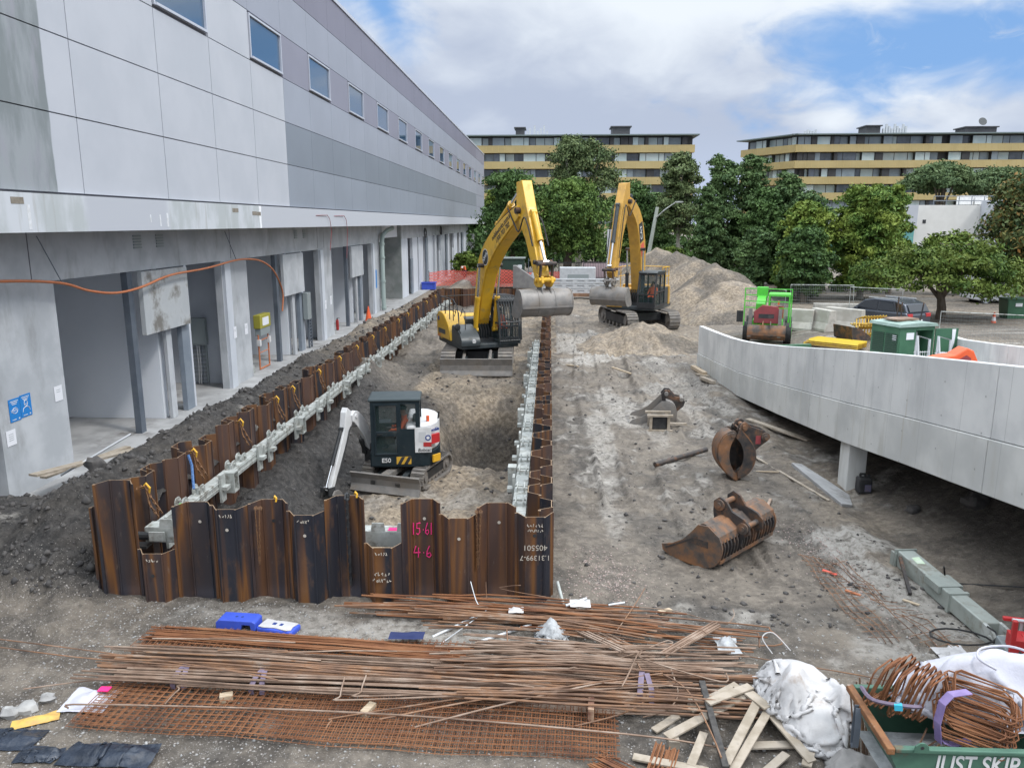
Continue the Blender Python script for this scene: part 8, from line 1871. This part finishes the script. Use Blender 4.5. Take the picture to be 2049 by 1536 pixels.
    M['dump'] = pm('very dark green steel', (.025, .05, .035), (.03, .06, .045), 3, .5); e = empty('dumpster', (-3.6, 73, .35), 'dark green dumpster behind the raised yellow boom', 'dumpster'); MB().prism([(-4.9, .5), (-4.9, 2.5), (-4.7, 2.75), (-2.5, 2.75), (-2.3, 2.5), (-2.3, .5)], 72, 74).build('body', M['dump'], e, bevel=.04); MB().bx(-5.0, -2.2, 71.9, 74.1, 2.751, 2.83).build('lid', pm('grey lid', (.25, .28, .27), None, rough=.5), e); MB().bx(-2.9, -2.5, 71.97, 71.995, 1.9, 2.2).build('label_plate', M['paper'], e)
    # grey gravel ramp and grey bollard
    MB().prism([(-3.2, .3), (-3.2, 2.25), (-2.95, 2.25), (-.3, .4), (-.3, .3)], 69.4, 70.6).build('rubble_ramp', M['asphalt'], None, 'grey sloping concrete slab leaning at the far end behind the yellow boom', 'concrete slab'); MB(Matrix.Translation((-1.35, 70.6, .3))).lathe([(.34, 0), (.34, 1.0), (.26, 1.15), (.2, 1.3)], 12).build('concrete_bollard', M['conc'], None, 'pale grey concrete bollard at the far end left of the yellow arm', 'bollard', smooth=40)
    # scaffold frame
    m = MB()
    for x in (-1.9, -1.0, .3): m.cyl((x, 72, .3), (x, 72, 3.6 if x > -1.5 and x < 0 else 2.8), .035, n=6)
    for z in (1.6, 2.6): m.cyl((-1.9, 72, z), (.3, 72, z), .03, n=6)
    m.build('scaffold_frame', M['post'], None, 'slim grey scaffold frame beside the dumpster', 'scaffold')
    # timber power pole with a lamp arm
    e = empty('street_lamp', (9.0, 75, .3), 'grey timber street pole with a curved lamp arm above the soil heap', 'street lamp'); M['polewood'] = pm('weathered pole', (.34, .37, .33), (.42, .45, .40), 2, .9, st=(1, 1, .2))
    MB().cyl((8.9, 75, .2), (10.0, 75, 7.4), .21, .15, n=10).build('pole', M['polewood'], e, smooth=50); MB().tube(smooth_line([(9.9, 74.9, 6.4), (10.6, 74.6, 7.1), (11.5, 74.3, 7.75)], 4), .06, 6).build('arm', M['galv'], e, smooth=60); MB().box((11.85, 74.2, 7.82), (.75, .25, .14)).build('lamp_head', M['galv'], e, bevel=.03)
build_behind_ramp(); build_car_park()
# ================================================================ BUILDINGS BEHIND
def apartments(name, label, pts, z0, nf, fh, seed):
    """storeys of charcoal walls and windows, wrapped by gold balcony bands; pts: plan polyline of the street front"""
    e = empty(name, (pts[0][0], pts[0][1], z0), label, 'apartment building'); q = random.Random(seed); top = z0+nf*fh; nwin = 0; PK = ('winpale', 'winmid', 'windark')
    for i in range(len(pts)-1):
        a, c = Vector((*pts[i], 0)), Vector((*pts[i+1], 0)); L = (c-a).length; F_ = frame((a.x, a.y, 0), c-a)      # local x along the wall, -y towards the viewer
        MB(F_).bx(0, L, 1.6, 14, z0, top-.12).build('wall', M['apt'], e); MB(F_).bx(-.9, L+.9, -.7, 14, top-.06-.012*i, top+.14-.012*i).build('roof', M['aptroof'], e)
        for f in reversed(range(nf)):
            zb = z0+f*fh; MB(F_).bx(-.2, L+.2, -.1, 1.7, zb-.18+.006*i, zb+1.15-.006*i).build('balcony_band', M['gold'], e)
            j = MB(F_); k = .8
            while k < L: j.bx(k, k+.05, -.125, -.1, zb-.15, zb+1.12); k += 1.15
            j.build('cladding_joints', M['goldline'], e)
            x = .6; pier = MB(F_); rest = [MB(F_), MB(F_), MB(F_)]
            while x < L-1.2:
                w = min(q.choice((.9, 1.0, 2.2, 2.3, 1.1, 1.6)), L-.5-x); t = q.random()
                if q.random() < .16: pier.bx(x, x+w*.6, .5, 1.6, zb+1.1, zb+fh-.25); x += w*.6+.1; continue
                dep = 1.56 if q.random() < .6 else .75; k = 0 if t < .50 else (1 if t < .78 else 2)
                if dep < 1: pier.bx(x-.05, x+w+.05, .8, 1.6, zb+1.1, zb+fh-.25)
                own = f > 1 and nwin < 100; m = MB(F_) if own else rest[k]; nwin += own
                m.cur = 1; m.bx(x-.04, x, dep-.05, dep+.03, zb+1.1, zb+fh-.28); m.bx(x+w, x+w+.04, dep-.05, dep+.03, zb+1.1, zb+fh-.28); m.cur = 0
                m.bx(x, x+w, dep-.02, dep+.02, zb+1.1, zb+fh-.30); x += w+.10
                if own: m.build('window', [M[PK[k]], M['black']], e)
            if pier.v: pier.build('pier', M['apt'], e)
            for k, m in enumerate(rest):
                if m.v: m.build('further_windows', [M[PK[k]], M['black']], e, kind='stuff')
    return e
def build_buildings():
    e = apartments('apartment_building', 'charcoal and gold apartment block in the middle distance behind the warehouse end', [(-22, 151), (26.4, 151.0)], 4.5, 6, 2.87, 4)
    for (x0, x1, z1, m) in ((-6.6, -5.0, 23.4, 'apt'), (11.6, 14.9, 23.5, 'apt')): MB().bx(x0, x1, 154, 158, 21.75, z1).bx(x0-.3, x1+.3, 153.7, 158.3, z1+.002, z1+.2).build('plant_room', M[m], e)
    m = MB()
    for i, x in enumerate((-4.6, -4.1, -3.2, -2.6, -2.0, -1.4, -.8)): m.bx(x, x+.35, 154, 154.4, 21.75, 22.9+.5*((i*7) % 3))
    m.build('roof_antennas', M['galv_b'], e); m = MB()
    for i in range(9): m.bx(3.0+1.3*i, 4.0+1.3*i, 153, 154, 21.75, 22.15)
    m.build('roof_panels', M['galv_b'], e)
    e = apartments('apartment_building', 'charcoal and gold apartment block on the right behind the trees, with an angled left end', [(38.0, 163), (45.0, 151.5), (72, 150.8), (103, 150.1)], 4.5, 6, 2.87, 9)
    for (x0, x1, z1) in ((58.5, 61.0, 23.4), (76.5, 82, 23.1)): MB().bx(x0, x1, 154, 158, 21.75, z1).bx(x0-.3, x1+.3, 153.7, 158.3, z1+.002, z1+.2).build('plant_room', M['apt'], e)
    m = MB()
    for i in range(9): m.bx(61.5+.5*i, 61.85+.5*i, 154, 154.4, 21.75, 23.0+.4*((i*5) % 3))
    for i in range(5): m.bx(47.5+.5*i, 47.8+.5*i, 155, 155.4, 21.75, 22.7+.15*((i*5) % 3))
    m.build('roof_antennas', M['galv_b'], e); m = MB()
    for i in range(18): m.bx(73+1.5*i, 74.1+1.5*i, 153, 154, 21.75, 22.15)
    m.build('roof_panels', M['galv_b'], e); MB(Matrix.Translation((79, 153.6, 24.0)) @ Matrix.Rotation(R(70), 4, 'X')).lathe([(.1, 0), (.7, .2), (.75, .25)], 16).build('satellite_dish', M['dark'], e)
    # white office
    e = empty('office_building', (45, 92, .4), 'white rendered office building with a teal glass corner behind the right trees', 'office')
    MB().bx(41.0, 58, 91.9, 110, .43, 7.9).build('wall', M['cream'], e); M['lilacwall'] = pm('pale grey wall', (.43, .45, .49), (.48, .50, .54), .6, .7); MB().bx(37.6, 40.99, 91, 110, 5.5, 7.9).build('corner_band', M['lilacwall'], e); MB().bx(38.0, 40.9, 91.3, 109, .43, 5.49).build('corner_glazing', M['teal'], e); MB().bx(48.2, 66, 88.5, 91.89, .43, 8.4).build('front_wall', M['lilacwall'], e); MB().bx(49, 52, 88.46, 88.49, 2.3, 3.6).bx(54, 58, 88.46, 88.49, 2.3, 3.6).build('window', M['teal'], e)
    MB().bx(58.5, 63, 88, 90.5, 7.5, 10.2).build('yellow_panel', M['hook'], e); MB().bx(42.0, 42.35, 91.86, 91.89, 5.9, 6.3).build('vent', M['black'], e)
    for i, x in enumerate((47.0, 48.6, 53.5, 55.2)): MB().bx(x, x+1.4, 94, 95, 8.0 if x < 48 else 8.0, 9.0).build('air_conditioner', M['white'], e, bevel=.04)
    m = MB(); m.tube([(43.5, 93, 8.9), (52, 93, 8.9)], .05, 6); m.tube([(43.5, 93, 8.4), (52, 93, 8.4)], .05, 6)
    for k in range(7): m.tube([(43.5+1.4*k, 93, 7.9), (43.5+1.4*k, 93, 8.9)], .04, 6)
    m.build('roof_rail', M['post'], e)
build_buildings()
# ================================================================ TREES
def leafmat(name, cols, warm=None):
    b = NB(name); g = b.n('ShaderNodeNewGeometry'); c = b.cramp(g.outputs['Random Per Island'], [(i/(len(cols)-1)*.98+.01, q) for i, q in enumerate(cols)])
    v = b.coord('Object'); x = b.ramp(b.noise(v, .55, 4), .40, .62); c2 = b.mix(b.math('MULTIPLY', x, .55), c, warm or tuple(min(1, q*1.5) for q in cols[-1]))
    b.done(c2, .65, 0, .18); b.put(b.b.inputs['Transmission Weight'], 0.); 
    try: b.put(b.b.inputs['Subsurface Weight'], 0.)
    except Exception: pass
    return b.m
def tree(name, label, base, trunk_h, blobs, n, leaf, mat, bark='bark', seed=0, tr=.25, cat='tree', group=None, droop=0., limbs=6, hollow=.5):
    q = np.random.RandomState(seed); e = empty(name, base, label, cat, group); b0 = np.array(base, float)
    n = int(n*2.3); leaf = leaf*.62; vol = np.array([r[3]*r[4]*r[5] for r in blobs])**.75; cnt = (vol/vol.sum()*n).astype(int); C = []; Nn = []
    for (x, y, z, rx, ry, rz), k in zip(blobs, cnt):
        m = max(3, int(k/26)); d = q.normal(size=(m, 3)); d /= np.linalg.norm(d, axis=1)[:, None]; d[:, 2] = np.where(d[:, 2] < -.35, -d[:, 2]*.6, d[:, 2]); rad = hollow+(1.05-hollow)*q.rand(m)**.6
        cl = d*rad[:, None]; per = 26; off = q.normal(size=(m, per, 3))*np.array([.19, .19, .14]); p = (cl[:, None]+off).reshape(-1, 3)
        p[:, 2] -= droop*np.abs(q.normal(size=len(p)))
        C.append(p*np.array([rx, ry, rz])+np.array([x, y, z])); Nn.append(np.repeat(d, per, 0)+q.normal(size=(m*per, 3))*.75)
    C = np.concatenate(C); Nn = np.concatenate(Nn); Nn /= np.linalg.norm(Nn, axis=1)[:, None]; k = len(C)
    t = q.normal(size=(k, 3)); t -= Nn*(t*Nn).sum(1)[:, None]; t /= np.linalg.norm(t, axis=1)[:, None]; u = np.cross(Nn, t); s = leaf*q.uniform(.6, 1.35, k)[:, None]
    tl = t*s; ul = u*s*.55; V = np.stack([C-tl, C+ul*.9-tl*.1, C+tl, C-ul*.9-tl*.1], 1)+b0
    npmesh('crown', V.reshape(-1, 3), np.arange(4*k).reshape(-1, 4), mat, parent=e)
    m = MB(); B = Vector(base); rr = random.Random(seed); tx = [(0, 0, -.3), (rr.uniform(-.1, .1), 0, trunk_h*.5), (rr.uniform(-.2, .2), rr.uniform(-.2, .2), trunk_h)]
    m.tube([B+Vector(p) for p in tx], tr, 8, taper=(1.25, 1., .8)); top = B+Vector(tx[-1]); st = sorted(blobs, key=lambda r: -r[3]*r[5])[:limbs]
    for x, y, z, rx, ry, rz in st:
        tg = B+Vector((x, y, z+rz*.35)); md = top.lerp(tg, .5)+Vector((rr.uniform(-.3, .3)*rx*.5, 0, .12*rz)); m.tube(smooth_line([top-Vector((0, 0, tr)), md, tg], 4), tr*.55, 6, taper=[1-.09*i for i in range(9)])
        for _ in range(3):
            t2 = tg+Vector((rr.uniform(-1, 1)*rx*.8, rr.uniform(-1, 1)*ry*.8, rr.uniform(-.2, .7)*rz)); m.tube([md.lerp(tg, .5), tg.lerp(t2, .5)+Vector((0, 0, .1)), t2], tr*.2, 5, taper=(1, .7, .3))
    m.build('trunk', M[bark], e, smooth=60); return e
def blobs(n, w, d, z0, z1, seed, r=(.28, .42), top=.6):
    """random clumps filling an ovoid crown"""
    q = random.Random(seed); out = []
    for i in range(n):
        f = (i+.5)/n; z = z0+(z1-z0)*f; k = math.sqrt(max(.12, 1-((f-.42)/.62)**2)); a = i*2.4+q.uniform(-.5, .5); rr = q.uniform(.25, .75)*k
        s = q.uniform(*r)*w*(.55+.45*k); out.append((math.cos(a)*w*rr*.62, math.sin(a)*d*rr*.62, z, s, s*d/w, s*.72))
    return out
def build_trees():
    fig = leafmat('fig leaves', [(0.037, 0.072, 0.023), (0.070, 0.127, 0.031), (0.112, 0.182, 0.045)], (0.174, 0.254, 0.057)); dark = leafmat('dark leaves', [(0.033, 0.067, 0.025), (0.059, 0.113, 0.038), (0.091, 0.161, 0.048)], (0.117, 0.195, 0.058)); cas = leafmat('fine blue green leaves', [(0.049, 0.091, 0.039), (0.075, 0.132, 0.053), (0.107, 0.173, 0.064)], (0.122, 0.186, 0.063))
    olive = leafmat('olive leaves', [(0.055, 0.118, 0.029), (0.095, 0.179, 0.041), (0.139, 0.224, 0.050)], (0.247, 0.276, 0.043)); bright = leafmat('bright green leaves', [(0.034, 0.072, 0.018), (0.062, 0.115, 0.024), (0.115, 0.175, 0.034)], (0.17, 0.2, 0.04)); gum = leafmat('grey green leaves', [(0.065, 0.103, 0.045), (0.101, 0.146, 0.062), (0.147, 0.189, 0.078)], (0.166, 0.205, 0.084)); pine = leafmat('umbrella pine needles', [(0.054, 0.094, 0.044), (0.086, 0.137, 0.061), (0.122, 0.175, 0.075)], (0.146, 0.196, 0.081)); rust = leafmat('dark leaves with brown tips', [(0.029, 0.058, 0.031), (0.054, 0.098, 0.042), (0.086, 0.127, 0.046), (0.342, 0.167, 0.050)], (0.122, 0.137, 0.042)); light = leafmat('mid green leaves', [(0.061, 0.101, 0.023), (0.106, 0.163, 0.033), (0.163, 0.228, 0.042)], (0.204, 0.260, 0.047))
    # street trees behind the yellow boom
    tree('fig_tree', 'broad dark fig tree behind the two excavator booms, with a dividing trunk', (1.9, 81, .4), 2.6, blobs(26, 5.6, 4.5, 2.6, 9.2, 1, (.30, .42)), 15000, .26, fig, seed=1, tr=.42)
    tree('gum_tree', 'pale loose gum tree rising behind the broad fig tree', (3.2, 90, .4), 4.5, blobs(18, 6.8, 4, 7.5, 14.2, 2, (.20, .30)), 8500, .25, gum, 'palebark', 2, .3)
    tree('street_tree', 'dark street tree between the warehouse end and the yellow boom', (-3.9, 84, .4), 2.6, blobs(20, 4.6, 4, 2.4, 10.4, 3), 9000, .28, dark, seed=3)
    tree('street_tree', 'yellow green topped street tree beside the warehouse end', (-9.0, 135, .4), 2.6, blobs(18, 4.8, 4, 2.6, 10.6, 4), 7500, .34, light, seed=4)
    tree('street_tree', 'very dark street tree left of the dumpster under the warehouse overhang', (-13.0, 134, .4), 2.4, blobs(16, 4.6, 4, 2, 7.6, 5), 6500, .34, dark, seed=5)
    tree('street_tree', 'dark street tree behind the amber excavator arm', (9.2, 88, .4), 2.6, blobs(18, 4.4, 4, 2, 9.4, 6), 7500, .28, dark, seed=6)
    tree('gum_tree', 'grey gum tree with bare pale limbs right of the amber boom', (13.6, 84, .4), 4.0, blobs(20, 3.7, 3.5, 4.5, 12.2, 7, (.26, .38)), 8500, .25, gum, 'palebark', 7, .22, hollow=.6)
    tree('street_tree', 'dark bushy tree behind the lamp pole', (12.0, 92, .4), 2.0, blobs(16, 5.0, 4, 1.4, 8.0, 8), 7000, .30, dark, seed=8)
    # tall wall of casuarinas right of the soil heap
    for i, (x, y, w, h, lab) in enumerate(((14.8, 70, 3.5, 10.6, 'tall dark casuarina left of the group, with a pointed top'), (17.9, 71, 3.9, 11.0, 'tallest casuarina in the group behind the soil heap'), (21.2, 72, 4.1, 9.4, 'casuarina right of the tallest one'), (13.0, 66, 2.4, 8.0, 'lower casuarina in front of the tall group, beside the soil heap'), (17.0, 64, 3.3, 7.9, 'broad dark casuarina low behind the fence'))):
        tree('casuarina_tree', lab, (x, y, .3), 3, blobs(44, w, w, .8, h+.3, 20+i, (.17, .30)), 12000, .22, cas if i != 4 else dark, 'bark', 20+i, .24, droop=.08)
    for i, (x, y, w, h, lab) in enumerate(((18.3, 58, 3.6, 6.9, 'olive yellow topped tree left of the pair behind the kiosk'), (22.6, 58, 4.2, 8.0, 'large olive tree with a pale fork trunk behind the kiosk'), (17.6, 55, 3.0, 5.2, 'low dark tree behind the road barriers'))):
        tree('olive_tree', lab, (x, y, .3), 3.0, blobs(40, w, w*.9, .8, h, 40+i, (.18, .32)), 12000, .22, olive if i < 2 else dark, 'palebark' if i == 1 else 'bark', 40+i, .22)
    tree('olive_tree', 'slim green tree with a bare palm crown right of the large olive tree', (26.3, 62, .3), 3.0, blobs(16, 2.2, 2.2, 1.4, 8.4, 47, (.30, .42)), 5500, .24, olive, 'bark', 47, .2)
    rq = random.Random(50); bl = []
    for i in range(38):
        f = math.sqrt((i+.5)/38); a = i*2.4; x = math.cos(a)*4.3*f; bl.append((x, math.sin(a)*2.8*f, 3.75-1.5*f*f+rq.uniform(-.5, .4)-(.35 if x > 2 else 0), 1.25, 1.2, .72))
    tree('spreading_tree', 'low wide bright green tree spreading over the car park fence', (22.6, 46.0, .42), 1.5, bl, 13000, .17, bright, 'bark', 50, .26, limbs=10)
    for i, (x, y, w, h, lab) in enumerate(((25.2, 66, 3.6, 8.0, 'slender casuarina between the olive trees and the white office'), (15.6, 60.5, 2.4, 5.2, 'small casuarina at the foot of the tall group behind the fence'), (20.4, 64, 3.7, 7.8, 'casuarina filling the gap behind the two olive trees'))):
        tree('casuarina_tree', lab, (x, y, .3), 3, blobs(38, w, w, .8, h, 30+i, (.18, .30)), 10000, .22, cas, 'bark', 30+i, .22, droop=.08)
    tree('hedge_shrub', 'rounded mid green shrub tree between the bright tree and the white office', (30.5, 62, .4), 1.4, blobs(14, 3.6, 3, 1.2, 4.4, 51), 5500, .24, light, 'bark', 51, .2)
    tree('dark_tree', 'dark tree with rusty brown leaf tips at the right edge', (32.2, 54.5, .42), 3.0, blobs(22, 4.4, 4, 2.6, 8.2, 52, (.30, .44)), 10000, .24, rust, 'bark', 52, .36)
    for i, (x, y, w, lab) in enumerate(((57, 120, 6.5, 'blue green umbrella pine left of the pair above the white office'), (66.5, 122, 7.0, 'blue green umbrella pine right of the pair above the white office'))):
        tree('umbrella_pine', lab, (x, y, .4), 7, [(math.cos(k*2.4)*w*.72*(k/20)**.5, math.sin(k*2.4)*w*.5*(k/20)**.5, 13.2-3.0*(k/20)-.6*i, w*.30, w*.28, w*.16) for k in range(20)], 9000, .36, pine, 'bark', 60+i, .4)
    tree('street_tree', 'small green tree above the far right roof', (92, 124, .4), 6, blobs(12, 5, 4, 5, 13, 65), 3500, .4, pine, seed=65)
    # hedges and shrubs
    for i, (x, y, w, h, m, lab) in enumerate(((8.6, 84, 3.4, 3.2, bright, 'bright green shrub behind the pink board'), (12.2, 82, 3.0, 2.6, light, 'mid green clipped hedge behind the amber excavator'), (-1.2, 88, 2.6, 2.6, dark, 'dark shrub behind the picket fence'), (-8.6, 80, 2.0, 2.4, light, 'light shrub beside the end of the warehouse'))):
        tree('shrub', lab, (x, y, .4), .5, blobs(9, w, 1.4, .5, h, 70+i, (.34, .46)), 3000, .22, m, seed=70+i, tr=.08, cat='shrub')
    # dark wood far behind everything at ground level, too dense to count
    q = np.random.RandomState(90); n = 22000; x = q.uniform(-30, 110, n); z = .4+np.abs(q.normal(size=n))*2.6+1.0*fbm(x*.15, x*0, 3, 5); y = 112+q.uniform(-2, 3, n); C = np.stack([x, y, np.clip(z, .5, 8)], 1); N_ = q.normal(size=(n, 3)); N_ /= np.linalg.norm(N_, axis=1)[:, None]; t = q.normal(size=(n, 3)); t -= N_*(t*N_).sum(1)[:, None]; t /= np.linalg.norm(t, axis=1)[:, None]; u = np.cross(N_, t); s = .42*q.uniform(.6, 1.3, n)[:, None]
    npmesh('undergrowth', np.stack([C-t*s, C+u*s*.6, C+t*s, C-u*s*.6], 1).reshape(-1, 3), np.arange(4*n).reshape(-1, 4), dark, kind='stuff')
build_trees()
